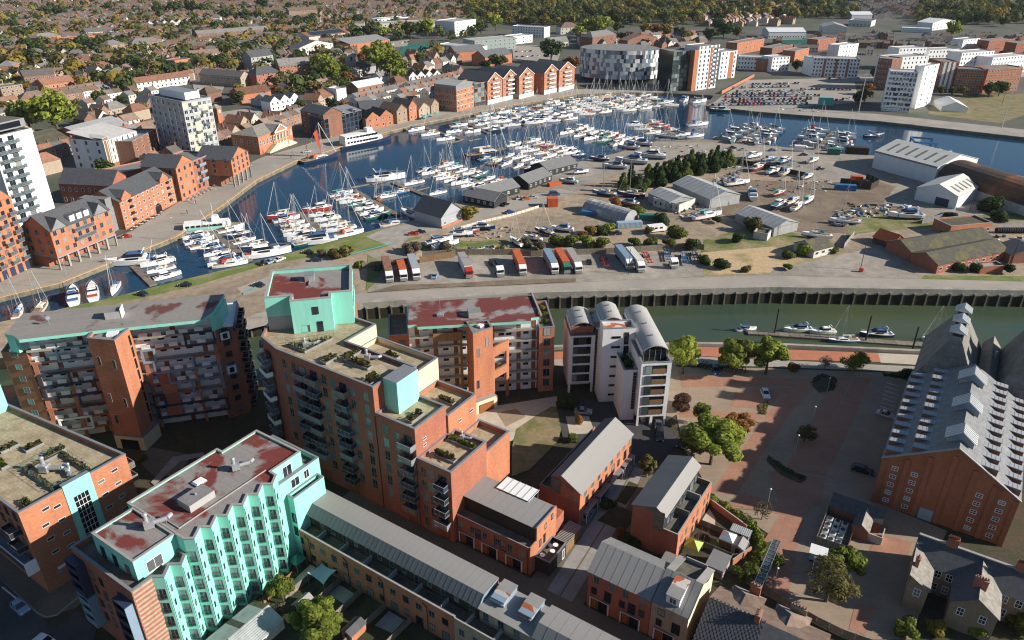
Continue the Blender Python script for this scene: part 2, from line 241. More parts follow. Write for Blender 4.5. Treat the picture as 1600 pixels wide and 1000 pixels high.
# ------------------------------------------------------------ mesh and object helpers
class MB:
 def __init__(s): s.v=[];s.f=[];s.m=[];s.mats=[]
 def mi(s,mat):
  if mat not in s.mats: s.mats.append(mat)
  return s.mats.index(mat)
 def poly(s,pts,mat):
  k=len(s.v);s.v+=[tuple(p) for p in pts];s.f.append(tuple(range(k,k+len(pts))));s.m.append(s.mi(mat))
 def box(s,x0,y0,z0,x1,y1,z1,mat,top=None,bottom=False):
  k=len(s.v);i=s.mi(mat);t=s.mi(top) if top else i
  s.v+=[(x0,y0,z0),(x1,y0,z0),(x1,y1,z0),(x0,y1,z0),(x0,y0,z1),(x1,y0,z1),(x1,y1,z1),(x0,y1,z1)]
  for q in ((0,1,5,4),(1,2,6,5),(2,3,7,6),(3,0,4,7)): s.f.append(tuple(k+a for a in q));s.m.append(i)
  s.f.append((k+4,k+5,k+6,k+7));s.m.append(t)
  if bottom: s.f.append((k+3,k+2,k+1,k));s.m.append(i)
 def obox(s,cx,cy,z0,lx,ly,z1,ang,mat,top=None):
  ca,sa=math.cos(ang),math.sin(ang);k0=len(s.v)
  s.box(-lx/2,-ly/2,z0,lx/2,ly/2,z1,mat,top,True)
  for i in range(k0,len(s.v)):
   x,y,z=s.v[i];s.v[i]=(cx+x*ca-y*sa,cy+x*sa+y*ca,z)
 def prism(s,p,z0,z1,mat,top=None,cap=True):
  if area(p)<0: p=p[::-1]
  k=len(s.v);n=len(p);i=s.mi(mat)
  s.v+=[(x,y,z0) for x,y in p]+[(x,y,z1) for x,y in p]
  for a in range(n): b=(a+1) % n;s.f.append((k+a,k+b,k+n+b,k+n+a));s.m.append(i)
  if cap: s.f.append(tuple(k+n+a for a in range(n)));s.m.append(s.mi(top) if top else i)
 def sheet(s,p,z,mat):
  if area(p)<0: p=p[::-1]
  s.poly([(x,y,z) for x,y in p],mat)
 def tube(s,p,q,r0,r1,n,mat,caps=True):
  p,q=Vector(p),Vector(q);d=(q-p).normalized();a=d.orthogonal().normalized();b=d.cross(a);k=len(s.v);i=s.mi(mat)
  for c,r in ((p,r0),(q,r1)):
   for j in range(n):
    t=2*math.pi*j/n;s.v.append(tuple(c+(a*math.cos(t)+b*math.sin(t))*r))
  for j in range(n): e=(j+1) % n;s.f.append((k+j,k+e,k+n+e,k+n+j));s.m.append(i)
  if caps: s.f.append(tuple(k+n+j for j in range(n)));s.m.append(i);s.f.append(tuple(k+n-1-j for j in range(n)));s.m.append(i)
 def bar(s,p,q,w,h,mat):
  """square bar from p to q"""
  p,q=Vector(p),Vector(q);d=(q-p).normalized();a=d.cross(Vector((0,0,1)))
  if a.length<1e-4: a=Vector((1,0,0))
  a.normalize();b=a.cross(d);k=len(s.v);i=s.mi(mat)
  for c in (p,q):
   for sx,sy in ((-1,-1),(1,-1),(1,1),(-1,1)): s.v.append(tuple(c+a*sx*w/2+b*sy*h/2))
  for j in range(4): e=(j+1) % 4;s.f.append((k+j,k+e,k+4+e,k+4+j));s.m.append(i)
  s.f.append((k+3,k+2,k+1,k));s.m.append(i);s.f.append((k+4,k+5,k+6,k+7));s.m.append(i)
 def slab(s,pts,t,mat,side=None):
  """a plate of thickness t under the polygon pts (any tilt)"""
  P=[Vector(p) for p in pts];nn=(P[1]-P[0]).cross(P[2]-P[0]).normalized()
  if nn.z<0: P=P[::-1];nn=-nn
  Q=[p-nn*t for p in P];s.poly(P,mat);s.poly(Q[::-1],side or mat)
  for a in range(len(P)): b=(a+1) % len(P);s.poly([Q[a],Q[b],P[b],P[a]],side or mat)
 def gable(s,x0,y0,x1,y1,ze,zr,axis,roof,wall,over=0.25,t=0.15,ridge=None,hip=0.0):
  """pitched roof over a rectangle; wall fills the gable ends"""
  if axis=='x':
   r=(y0+y1)/2 if ridge is None else ridge
   k1=(zr-ze)/max(.1,r-y0);k2=(zr-ze)/max(.1,y1-r)
   a,b=x0-over+hip*0,x1+over
   s.slab([(a,y0-over,ze-k1*over),(b,y0-over,ze-k1*over),(b-hip,r,zr),(a+hip,r,zr)],t,roof)
   s.slab([(b,y1+over,ze-k2*over),(a,y1+over,ze-k2*over),(a+hip,r,zr),(b-hip,r,zr)],t,roof)
   if hip:
    s.slab([(a,y1+over,ze-k2*over),(a,y0-over,ze-k1*over),(a+hip,r,zr)],t,roof);s.slab([(b,y0-over,ze-k1*over),(b,y1+over,ze-k2*over),(b-hip,r,zr)],t,roof)
   elif wall:
    for x in (x0,x1): s.poly([(x,y0,ze-t),(x,y1,ze-t),(x,r,zr-t)],wall)
  else:
   k=len(s.v);s.gable(y0,-x1,y1,-x0,ze,zr,'x',roof,wall,over,t,None if ridge is None else -ridge,hip)
   for i in range(k,len(s.v)): a,b,c=s.v[i];s.v[i]=(-b,a,c)
 def data(s,name,off=(0,0,0)):
  me=bpy.data.meshes.new(name);ox,oy=off[0],off[1];oz=off[2] if len(off)>2 else 0
  me.from_pydata([(x-ox,y-oy,z-oz) for x,y,z in s.v],[],s.f)
  for m in s.mats: me.materials.append(MAT[m] if isinstance(m,str) else m)
  me.polygons.foreach_set('material_index',s.m);me.update()
  return me
 def build(s,name,parent=None,loc=None,rot=0.0,off=(0,0,0)):
  return link(name,s.data(name,off),parent,loc,rot)
def area(p): return sum(p[i][0]*p[(i+1) % len(p)][1]-p[(i+1) % len(p)][0]*p[i][1] for i in range(len(p)))/2
def inset(p,t):
 """polygon moved inwards by t (mitred)"""
 if area(p)<0: p=p[::-1]
 n=len(p);out=[]
 for i in range(n):
  a,b,c=Vector(p[i-1]),Vector(p[i]),Vector(p[(i+1) % n]);d1=(b-a).normalized();d2=(c-b).normalized()
  n1=Vector((-d1.y,d1.x));n2=Vector((-d2.y,d2.x));k=n1+n2;q=1+n1.dot(n2)
  out.append(tuple(b+k*(t/max(q,0.3))))
 return out
def link(name,me,parent=None,loc=None,rot=0.0):
 o=bpy.data.objects.new(name,me);COL.objects.link(o)
 if parent is not None: o.parent=parent
 if loc is not None: o.location=loc
 if rot: o.rotation_euler=(0,0,rot)
 return o
def tag(o,label=None,cat=None,group=None,kind=None):
 if label: o['label']=label
 if cat: o['category']=cat
 if group: o['group']=group
 if kind: o['kind']=kind
 return o
def thing(name,label,cat,loc,rot=0.0,group=None):
 o=link(name,None,None,loc,rot);o.empty_display_size=0.5
 return tag(o,label,cat,group)
def tree_copy(root,loc,rot=0.0,sc=1.0,label=None,group=None,mats=None):
 """a copy of a thing with copies of its parts and their sub-parts"""
 r=root.copy();COL.objects.link(r);r.location=loc;r.rotation_euler=(0,0,rot)
 r.scale=sc if isinstance(sc,tuple) else (sc,sc,sc)
 if label: r['label']=label
 if group: r['group']=group
 for ch in KIDS.get(root.name,()):
  c=ch.copy();COL.objects.link(c);c.parent=r
  for g in KIDS.get(ch.name,()): d=g.copy();COL.objects.link(d);d.parent=c
 return r
KIDS={}
def remember(root):
 """note the parts of a first thing, for copying"""
 KIDS[root.name]=[o for o in COL.objects if o.parent is root]
 for o in KIDS[root.name]: KIDS[o.name]=[q for q in COL.objects if q.parent is o]
 return root
def struct(name,mb,label=None):
 o=mb.build(name);o['kind']='structure'
 if label: o['label']=label
 return o
class Bld:
 """a building in its own plan frame: org (plan metres of the frame zero), ang, and a base point (u0, w0) the thing sits at"""
 def __init__(s,name,label,cat,u0,w0,ang=EA,org=(0,0),group=None):
  ca,sa=math.cos(ang),math.sin(ang);s.u0,s.w0,s.ang=u0,w0,ang
  s.root=thing(name,label,cat,(org[0]+u0*ca-w0*sa,org[1]+u0*sa+w0*ca,0),ang,group)
 def put(s,name,mb,parent=None):
  return mb.build(name,parent or s.root,off=(s.u0,s.w0))
 def inst(s,name,me,u,w,z,rot=0.0,parent=None):
  return link(name,me,parent or s.root,(u-s.u0,w-s.w0,z),rot)
 def block(s,poly,z0,z1,wall,deck,drop=0.9,t=0.35,cop='coping',names=('wall','roof','coping'),capw=0.12):
  """walls, a deck set behind a parapet, a coping on the parapet"""
  p=poly if area(poly)>0 else poly[::-1];q=inset(p,t)
  a=MB();a.prism(p,z0,z1,wall,cap=False);a.prism(q,z1-drop,z1,wall,cap=False);a.f=a.f;s.put(names[0],a)
  b=MB();b.sheet(q,z1-drop,deck);s.put(names[1],b)
  if names[2]:
   c=MB();oo=inset(p,-capw/2);ii=inset(p,t+capw/2);n=len(oo);zt=z1+0.12
   for i in range(n):
    j=(i+1) % n
    c.poly([(*oo[i],zt),(*oo[j],zt),(*ii[j],zt),(*ii[i],zt)],cop);c.poly([(*oo[i],z1),(*oo[j],z1),(*oo[j],zt),(*oo[i],zt)],cop)
    c.poly([(*ii[j],z1),(*ii[i],z1),(*ii[i],zt),(*ii[j],zt)],cop)
   s.put(names[2],c)
 def win(s,u,w,z,face,ww=1.2,hh=1.5,style='dark',name='window'):
  return s.inst(name,window_mesh(ww,hh,style),u,w,z,FACE[face] if isinstance(face,str) else face)
 def row(s,face,fix,us,zs,ww=1.2,hh=1.5,style='dark',name='window'):
  for z in zs:
   for u in us:
    if face in 'FB': s.win(u,fix,z,face,ww,hh,style,name)
    else: s.win(fix,u,z,face,ww,hh,style,name)
FACE={'F': 0.0,'R': math.pi/2,'B': math.pi,'L': -math.pi/2}
_WM={}
WSTY=dict(dark=('dark_metal','glass',0.07),white=('white_paint','glass',0.09),grey=('grey_metal','glass',0.07),slit=('white_paint','glass_town',0.05),town=('white_paint','glass_town',0.08),
   black=('dark_metal','glass_dark',0.05),green=('grey_metal','glass_green',0.06),door=('white_paint','door_red',0.10),wood=('dark_metal','door_wood',0.06),sash=('white_paint','glass',0.10),
   teal=('grey_metal','glass_green',0.06),navy=('navy_panel','glass_dark',0.12))
def window_mesh(w,h,style):
 k=(round(w,2),round(h,2),style)
 if k in _WM: return _WM[k]
 fr,gl,t=WSTY[style];b=MB();d=0.05
 b.box(-w/2,-d,0,-w/2+t,0.02,h,fr,None,True);b.box(w/2-t,-d,0,w/2,0.02,h,fr,None,True)
 b.box(-w/2+t,-d,h-t,w/2-t,0.02,h,fr,None,True);b.box(-w/2+t,-d-.04,0,w/2-t,0.02,t,fr,None,True)
 b.poly([(-w/2+t,-0.012,t),(w/2-t,-0.012,t),(w/2-t,-0.012,h-t),(-w/2+t,-0.012,h-t)],gl)
 if style in ('dark','white','grey','green') and w>0.9: b.box(-0.03,-0.035,t,0.03,0,h-t,fr)
 if style=='sash': b.box(-w/2+t,-.04,h/2-.04,w/2-t,0,h/2+.04,fr);b.box(-0.03,-0.03,t,0.03,0,h-t,fr)
 if style=='green': b.box(-w/2+t,-.035,h*.33-.03,w/2-t,0,h*.33+.03,fr)
 _WM[k]=b.data('window');return _WM[k]
_BM={}
def balcony_mesh(w,d,rail,floor='coping',h=1.1):
 """floor plate, three railed sides, top rail; faces -y"""
 k=(round(w,2),round(d,2),rail,floor)
 if k in _BM: return _BM[k]
 b=MB();b.box(-w/2,-d,-0.18,w/2,0,0,floor,None,True)
 for x0,y0,x1,y1 in ((-w/2,-d,w/2,-d+.04),(-w/2,-d+.04,-w/2+.04,0),(w/2-.04,-d+.04,w/2,0)): b.box(x0,y0,0.08,x1,y1,h-.06,rail,None,True)
 for x0,y0,x1,y1 in ((-w/2-.01,-d-.02,w/2+.01,-d+.06),(-w/2-.01,-d+.06,-w/2+.07,0),(w/2-.07,-d+.06,w/2+.01,0)): b.box(x0,y0,h-.06,x1,y1,h,'steel',None,True)
 for i in range(max(2,int(w/1.0))+1):
  x=-w/2+.03+(w-.06)*i/max(2,int(w/1.0));b.box(x-.03,-d-.03,0,x+.03,-d,h-.06,'grey_metal')
 _BM[k]=b.data('balcony');return _BM[k]
_u='first second third fourth fifth sixth seventh eighth ninth tenth eleventh twelfth thirteenth fourteenth fifteenth sixteenth seventeenth eighteenth nineteenth'.split();ORD=list(_u)
for t in 'twenty thirty forty fifty sixty seventy eighty ninety'.split(): ORD+=[t[:-1]+'ieth']+[t+'-'+q for q in _u[:9]]
def roof_panels(B,p00,p10,p11,p01,n,mat,t=0.06,name='roof_panel',seam=0.05):
 """standing-seam sheets side by side across a slope: p00-p10 along the eave, p01-p11 along the ridge"""
 P=[Vector(p) for p in (p00,p10,p11,p01)];e=(P[1]-P[0])/n;L=e.length
 ex=e.normalized();ey=(P[3]-P[0]);sl=ey.length;skew=ey.dot(ex);ez=ex.cross(ey).normalized();ey2=ez.cross(ex)
 hgt=ey.dot(ey2);b=MB();g=seam
 b.slab([(0.0,0,0),(L-0.0,0,0),(L+skew,hgt,0),(skew,hgt,0)],t,mat)
 b.slab([(L-g,-.02,0.03),(L,-.02,.03),(L+skew,hgt,.03),(L+skew-g,hgt,.03)],0.03,mat)
 me=b.data(name)
 M=Matrix((ex,ey2,ez)).transposed().to_4x4();q=M.to_euler()
 for i in range(n):
  c=P[0]+e*i;o=link(name,me,B.root,(c.x-B.u0,c.y-B.w0,c.z));o.rotation_euler=q
def planks(B,name,x0,y0,x1,y1,z0,z1,n,mat,t=0.05):
 """upright boards side by side along a line"""
 p,q=Vector((x0,y0,0)),Vector((x1,y1,0));d=(q-p)/n;L=d.length;b=MB();b.box(0.01,-t/2,0,L-.01,t/2,z1-z0,mat,None,True)
 me=b.data(name);a=math.atan2(d.y,d.x)
 for i in range(n): c=p+d*i;link(name,me,B.root,(c.x-B.u0,c.y-B.w0,z0+random.uniform(0,.03)),a)
# ------------------------------------------------------------ land, water, roads
def land(name,poly,mat,side,zb=-9.0,label=None):
 m=MB();m.prism(poly,zb,0.0,side,mat);return struct(name,m,label)
DOCK_Z,CUT_Z=-1.5,-4.8
SB=[(-900,-300),(900,-300),(900,120),(300,162),(139,173),(112,174.3),(74,178),(50,178.6),(11,176.8),(-4,171),(-32,165),(-66,160),(-110,149),(-150,139),(-900,-40)]
land('ground',SB,'soil','quay_wall')
ISL=[(-220,146),(-150,171),(-100,186),(-76,193),(-46,204),(0,211),(83,215.6),(164,213),(320,204),(700,170),(700,230),(420,262),(262,318),(246,338),(229,368),(214,379),(183,382),(140,402.5),(128,409.5),(109,416.5),(81,412.5),(54,385),(19,358),(1,336),
 (-17,318),(-27,297),(-38,282),(-50,273),(-66,259),(-89,238),(-108,222.5),(-123,211),(-140,199.5),(-158,188),(-235,150)]
land('island_ground',ISL,'island_gravel','quay_wall')
TQ=[(-600,-150),(-250,120),(-161,209),(-148,220),(-127,263),(-122.5,300),(-119.5,337),(-110,370),(-96,393),(-76,430),(-58,453),(0,512),(47,552),(80,560),(112,559),(146,548),(131,510),(160,491),(228,462),(292,420),(420,345),(1000,10),(2200,-500)]
land('town_ground',TQ+[(6500,-500),(6500,7500),(-6500,7500),(-6500,-150)],'town_ground','quay_wall')
# the dock north of the island, the tidal cut south of it (the island stands between the two levels)
mid=[(-900,60),(-220,160),(-100,205),(0,225),(120,232),(320,225),(700,200),(1200,120)]
m=MB();m.sheet(mid+[(1200,640),(-900,640)],DOCK_Z,'water_dock');struct('water',m,'dark blue sheltered dock water')
m=MB();m.sheet(mid+[(1200,-350),(-900,-350)],CUT_Z,'water_cut');struct('water',m,'green tidal water of the narrow channel')
m=MB();m.sheet(mid+[(1200,-350),(-900,-350)],CUT_Z-3,'soil');struct('channel_bed',m)
m=MB();m.sheet(mid+[(1200,640),(-900,640)],CUT_Z-3,'soil');struct('dock_bed',m)
_lay=[0]
def sheet(name,px,mat,z=None,est=False,raw=False,label=None):
 p=px if raw else [E2W(*q) if est else G(*q) for q in px]
 if z is None: _lay[0]+=1;z=0.006+0.0035*_lay[0]
 m=MB();m.sheet(p,z,mat);return struct(name,m,label)
# -- town side quay
def offs(line,d):
 out=[]
 for i,p in enumerate(line):
  a=Vector(line[max(i-1,0)]);b=Vector(line[min(i+1,len(line)-1)]);t=(b-a).normalized();out.append((p[0]-t.y*d,p[1]+t.x*d))
 return out
ql=TQ[1:15];sheet('quay_paving',ql+offs(ql,21)[::-1],'quay_stone',raw=True)
m=MB();qi=offs(ql,1.4)
for i in range(len(ql)-1): m.prism([ql[i],ql[i+1],qi[i+1],qi[i]],0.0,0.22,'quay_edge')
struct('quay_kerb',m,'sandy stone kerb along the town quay')
qr=TQ[16:21];sheet('quay_paving',qr+offs(qr,24)[::-1],'quay_stone',raw=True)
m=MB();qi=offs(qr,1.6)
for i in range(len(qr)-1): m.prism([qr[i],qr[i+1],qi[i+1],qi[i]],0.0,0.3,'concrete')
struct('quay_kerb',m,'concrete kerb along the far quay')
sheet('car_park',[(1128,150),(1165,128),(1335,126),(1342,160),(1190,172),(1108,166)],'quay_stone')
sheet('road',[(1165,125),(1350,121),(1600,112),(1600,120),(1350,127),(1165,131)],'asphalt_pale')
sheet('lawn',[(1460,152),(1600,146),(1600,180),(1562,193),(1450,178)],'courtyard_lawn')
# -- island
sheet('road',[(300,540),(400,490),(565,458),(700,451),(800,446),(1000,437),(1200,430),(1600,440),(1750,446),(1750,462),(1600,453),(1400,451),(1200,447),(1000,453),(800,459),(565,473),(400,512)],'asphalt_pale')
sheet('road',[(380,462),(460,440),(548,398),(640,371),(760,340),(836,320),(905,300),(900,288),(800,312),(700,345),(620,365),(540,386),(440,425),(370,450)],'asphalt_pale')
sheet('verge',[(60,492),(137,474),(195,460),(290,436),(400,410),(525,375),(600,357),(610,362),(660,372),(550,398),(470,404),(410,416),(300,448),(200,470),(150,484),(60,508)],'verge')
sheet('yard_ground',[(572,370),(600,358),(660,345),(690,360),(640,372),(618,388)],'concrete')
sheet('yard_ground',[(860,262),(960,242),(1025,222),(1160,224),(1345,243),(1400,262),(1370,280),(1300,285),(1150,265),(1050,265),(960,272),(900,300),(850,290)],'yard_grey')
sheet('yard_ground',[(1120,280),(1300,285),(1370,282),(1420,300),(1400,335),(1330,365),(1180,360),(1120,330)],'mud_dark')
sheet('yard_ground',[(1420,262),(1600,330),(1600,350),(1500,345),(1380,318)],'yard_grey')
sheet('lorry_park',[(575,395),(700,400),(1100,395),(1102,432),(800,446),(575,458)],'yard_grey')
sheet('scrubland',[(1100,375),(1200,345),(1290,388),(1240,400),(1120,415),(1092,405)],'scrub')
sheet('scrubland',[(1095,395),(1210,385),(1260,408),(1330,395),(1310,420),(1200,428),(1100,430)],'sandy')
sheet('scrubland',[(1330,340),(1400,332),(1480,340),(1600,332),(1600,345),(1480,352),(1340,365),(1320,378)],'scrub')
sheet('scrubland',[(640,385),(700,378),(850,372),(860,395),(700,400)],'scrub')
sheet('scrubland',[(1445,430),(1600,432),(1600,440),(1440,436)],'verge')
sheet('scrubland',[(1310,424),(1355,420),(1362,430),(1310,432)],'verge')
sheet('track',[(1210,420),(1330,396),(1450,360),(1600,348),(1600,362),(1450,378),(1400,415),(1440,436),(1300,433),(1200,430)],'yard_grey')
sheet('scrubland',[(575,398),(600,412),(590,440),(572,455)],'verge')
# cut walls: concrete lip and dark piled face
cl=[G(*p) for p in ((400,497),(565,476.5),(800,462.5),(1000,456),(1200,451.2),(1400,454),(1600,457.2),(1750,462))]
cl=[(-150,170.5),(-100,185.5),(-76,192.5),(-46,203.5),(0,210.5),(83,215.1),(164,212.5),(320,203.5)]
m=MB();ci=offs(cl,1.6)
for i in range(len(cl)-1):
 m.prism([cl[i],cl[i+1],ci[i+1],ci[i]],-1.3,0.9,'concrete')
struct('river_wall',m,'long concrete flood wall along the channel')
m=MB();ce=offs(cl,-0.15)
for i in range(len(cl)-1): m.prism([ce[i],ce[i+1],cl[i+1],cl[i]],-6.0,-1.3,'sheet_pile')
struct('river_wall',m,'dark piled face below the flood wall')
k=0;pile=MB();pile.box(-.22,-.5,-6,.22,0,0.0-1.0,'quay_wall');pile.box(-.3,-.55,-1.0,.3,0.1,-0.55,'concrete');pile_me=pile.data('fender_pile')
tot=0.0
for i in range(len(cl)-1):
 a,b=Vector(cl[i]),Vector(cl[i+1]);L=(b-a).length;ang=math.atan2((b-a).y,(b-a).x);s=(-tot) % 3.8
 while s<L:
  p=a+(b-a)*(s/L)
  if -78<p.x<190:
   k+=1;o=link('fender_pile',pile_me,None,(p.x,p.y,0),ang)
   tag(o,'timber fender pile on the dark channel wall, %s from the left' % ORD[k-1],'pile','fender piles along the channel wall')
  s+=3.8
 tot+=L
# -- south bank
sl_=[(-4,171),(11,176.8),(50,178.6),(74,178),(112,174.3),(139,173),(300,162)]
m=MB();si=offs(sl_,-1.0)
for i in range(len(sl_)-1): m.prism([sl_[i],sl_[i+1],si[i+1],si[i]],0.0,1.0,'concrete')
struct('river_wall',m,'low concrete wall beside the red promenade')
sheet('promenade',[(866,550),(1080,542),(1217,546),(1372,552),(1376,566),(1215,562),(1080,556),(866,562)],'promenade_red')
sheet('promenade',[(1372,552),(1460,556),(1460,572),(1376,567)],'paving_pale')
sheet('path',[(866,562),(1080,557),(1215,563),(1430,573),(1430,582),(1215,574),(1080,570),(866,572)],'asphalt_pale')
sheet('car_park',[(1050,574),(1200,576),(1425,584),(1370,785),(1480,830),(1460,870),(1425,1000),(1330,1000),(1190,928),(1215,845),(1112,772),(1068,700),(1055,640)],'block_grey')
for px in ([(1050,587),(1255,592),(1240,604),(1160,604),(1058,606)],[(1250,592),(1290,592),(1240,640),(1195,705),(1150,775),(1112,768),(1160,700),(1205,640)],[(1060,640),(1180,645),(1195,655),(1150,660),(1062,652)],[(1200,735),(1290,748),(1265,800),(1232,840),(1190,850),(1222,800)],[(1300,590),(1330,590),(1285,700),(1262,740),(1225,735),(1262,670)],[(1150,612),(1240,606),(1195,640),(1140,636)],
  [(1335,590),(1362,590),(1318,690),(1290,745),(1262,740),(1306,650)],[(1232,800),(1258,806),(1246,850),(1232,935),(1196,925),(1212,850)],[(1340,988),(1326,984),(1336,945),(1366,948),(1352,995)],[(1372,835),(1425,848),(1418,868),(1358,862)],
  [(1255,750),(1290,760),(1280,790),(1245,800)],[(1160,770),(1250,795),(1240,808),(1140,790)]):
 sheet('brick_lane',px,'block_red')
for i in range(8):                                                       # bay lines beside the maltings
 x0,y0=1384-i*1.6,598+i*6.2
 sheet('bay_line',[(x0,y0),(x0+22,y0+6.4),(x0+22,y0+7.1),(x0,y0+.7)],'white_line')
# the estate's streets
sheet('street',[(-92,70.3),(2,70.3),(2,80.6),(-92,80.6)],'street_block',est=True)
sheet('street',[(-49,80.6),(-38.5,80.6),(-38.5,121),(-49,121)],'street_block',est=True)
for a,b in ((-45.3,-42.9),(-42.6,-40.4)): sheet('slab_path',[(a,80.0),(b,80.0),(b-1.4,99),(b-4.3,119),(a-4.3,119),(a-1.4,99)],'slab_path',est=True)
for i in range(7): sheet('slab_path',[(-86+i*13,71.2),(-82.5+i*13,71.2),(-82.5+i*13,75),(-86+i*13,75)],'slab_path',est=True)
m=MB()
for u in range(-92,0,4): m.box(u+.03,75.6,0,u+3.97,75.85,0.11,'concrete')
o=m.build('kerb',None,(0,0,0),EA);o['kind']='structure'
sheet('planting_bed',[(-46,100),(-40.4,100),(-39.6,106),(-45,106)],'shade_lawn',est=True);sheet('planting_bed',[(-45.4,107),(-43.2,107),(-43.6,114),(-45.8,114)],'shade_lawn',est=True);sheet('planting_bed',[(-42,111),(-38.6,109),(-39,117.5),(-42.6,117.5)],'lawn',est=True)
# courtyards
sheet('courtyard',[(700,660),(745,640),(870,620),(872,640),(830,656),(800,690),(740,700)],'paving_pale');sheet('courtyard',[(776,646),(806,640),(822,652),(790,668)],'block_grey')
sheet('lawn',[(806,672),(838,650),(862,636),(885,640),(872,690),(828,735),(800,745),(800,700)],'courtyard_lawn')
sheet('yard_ground',[(868,628),(1000,620),(1062,690),(1010,738),(960,700),(880,690)],'asphalt')
sheet('yard_ground',[(884,652),(920,652),(930,678),(890,680)],'paving_pale')
sheet('path',[(1035,560),(1060,575),(1070,640),(1040,660)],'block_grey')
sheet('courtyard',[(236,700),(300,712),(280,745),(240,745),(215,720)],'street_block');sheet('path',[(270,715),(318,708),(320,714),(282,722),(242,760),(236,755)],'slab_path')
# bottom-left road
sheet('road',[(-120,870),(0,905),(62,965),(90,985),(120,955),(150,985),(130,1080),(-150,1100)],'asphalt');sheet('pavement',[(-60,840),(95,880),(140,930),(120,950),(66,968),(0,910),(-90,870)],'street_block',0.12)
m=MB()
kl=[G(*p) for p in ((-60,878),(0,908),(30,934),(58,960),(72,966),(90,962),(104,950),(124,934))];ki=offs(kl,0.28)
for i in range(len(kl)-1): m.prism([kl[i],kl[i+1],ki[i+1],ki[i]],0.0,0.14,'quay_stone')
struct('kerb',m)
sheet('road_line',[(5,918),(30,938),(27,939),(2,919)],'white_line')
sheet('kerb_line',[(548,397.6),(616,379.6),(616,381.2),(548,399.4)],'teal_paint');sheet('kerb_line',[(380,459),(413,441),(413,442.6),(380,461)],'teal_paint')
sheet('mud_strip',[(575,458),(620,446),(700,444),(800,438),(900,436),(900,441),(800,446),(690,450),(620,455)],'mud_dark')
for px in ([(1268,602),(1280,588),(1304,590),(1297,612),(1280,615)],[(1184,634),(1201,626),(1193,650)],[(1200,712),(1216,726),(1236,738),(1260,750),(1250,756),(1220,742),(1198,722)]): sheet('planting_bed',px,'soil')
# ------------------------------------------------------------ foreground: the stepped brick flats
FL=2.92
b=Bld('apartment_block','tall stepped orange brick apartment block with a turquoise penthouse and roof terraces','apartment block',-108.5,80.2)
b.block([(-108.5,80.2),(-82.8,80.2),(-82.8,84.2),(-80.9,84.6),(-80.9,90.2),(-99.2,90.2),(-99.2,98.9),(-105.3,98.9),(-112.6,106.8),(-127,97),(-119,87.4),(-115,82)],0,28.2,'brick_red','terrace_deck',0.75)
b.block([(-99.2,90.2),(-82.8,90.2),(-82.8,98.9),(-99.2,98.9)],0,25.3,'cream_render','terrace_deck',1.0)
b.block([(-82.8,80.2),(-73.4,80.2),(-73.4,89.2),(-82.8,89.2)],0,22.7,'brick_red','terrace_deck',0.6)
b.block([(-82.8,89.2),(-73.0,89.2),(-73.0,98.2),(-82.8,98.2)],0,20.5,'brick_orange','terrace_deck',1.0)
b.block([(-73.4,80.2),(-65.6,80.2),(-65.6,91.1),(-73.0,91.1),(-73.0,89.2),(-73.4,89.2)],0,16.4,'brick_red','terrace_deck',0.6)
b.block([(-73.0,91.1),(-65.6,91.1),(-65.6,99.0),(-73.0,99.0)],0,14.0,'brick_orange','terrace_deck',1.0)
# turquoise lift column and cream wall skin
m=MB();m.prism([(-82.75,82.9),(-79.4,82.9),(-79.4,88.8),(-82.75,88.8)],22.1,28.9,'teal','coping');b.put('lift_tower',m)
m=MB();m.prism([(-82.78,91.0),(-82.70,91.0),(-82.70,98.8),(-82.78,98.8)],20.6,25.28,'cream_render');b.put('render_panel',m);m=MB();m.box(-99.18,90.3,24.35,-99.06,98.8,28.15,'cream_render');b.put('render_panel',m)
# penthouse (turned 44 degrees to the block)
ca,sa=math.cos(RAD(44.3)),math.sin(RAD(44.3))
P=lambda x,y: (-116.85+x*ca-y*sa,85.6+x*sa+y*ca)
b.block([P(0,0),P(5.2,0.0),P(5.2,-2.6),P(13.4,-2.4),P(13.4,.1),P(17.6,.1),P(17.6,14.6),P(0,14.6)],27.5,35.0,'teal','flat_roof_red',0.8,0.5,'coping_light',('penthouse_wall','penthouse_roof','penthouse_coping'))
m=MB();m.prism([P(0.1,-.04),P(5.1,-.04),P(5.1,.02),P(0.1,.02)],27.5,30.6,'grey_render');b.put('plinth_panel',m)
for x,z,w_,h_ in ((10,31.6,1.3,1.7),(10.6,27.6,1.2,2.3),(7.6,27.7,1.8,1.6)):
 q=P(x,-2.52);b.win(q[0],q[1],z,RAD(44.3),w_,h_,'teal' if x<8 else 'dark')
for y in range(1,7):
 q=P(17.62,y*2.2-1);b.win(q[0],q[1],31.2,RAD(134.3),1.1,2.0,'grey')
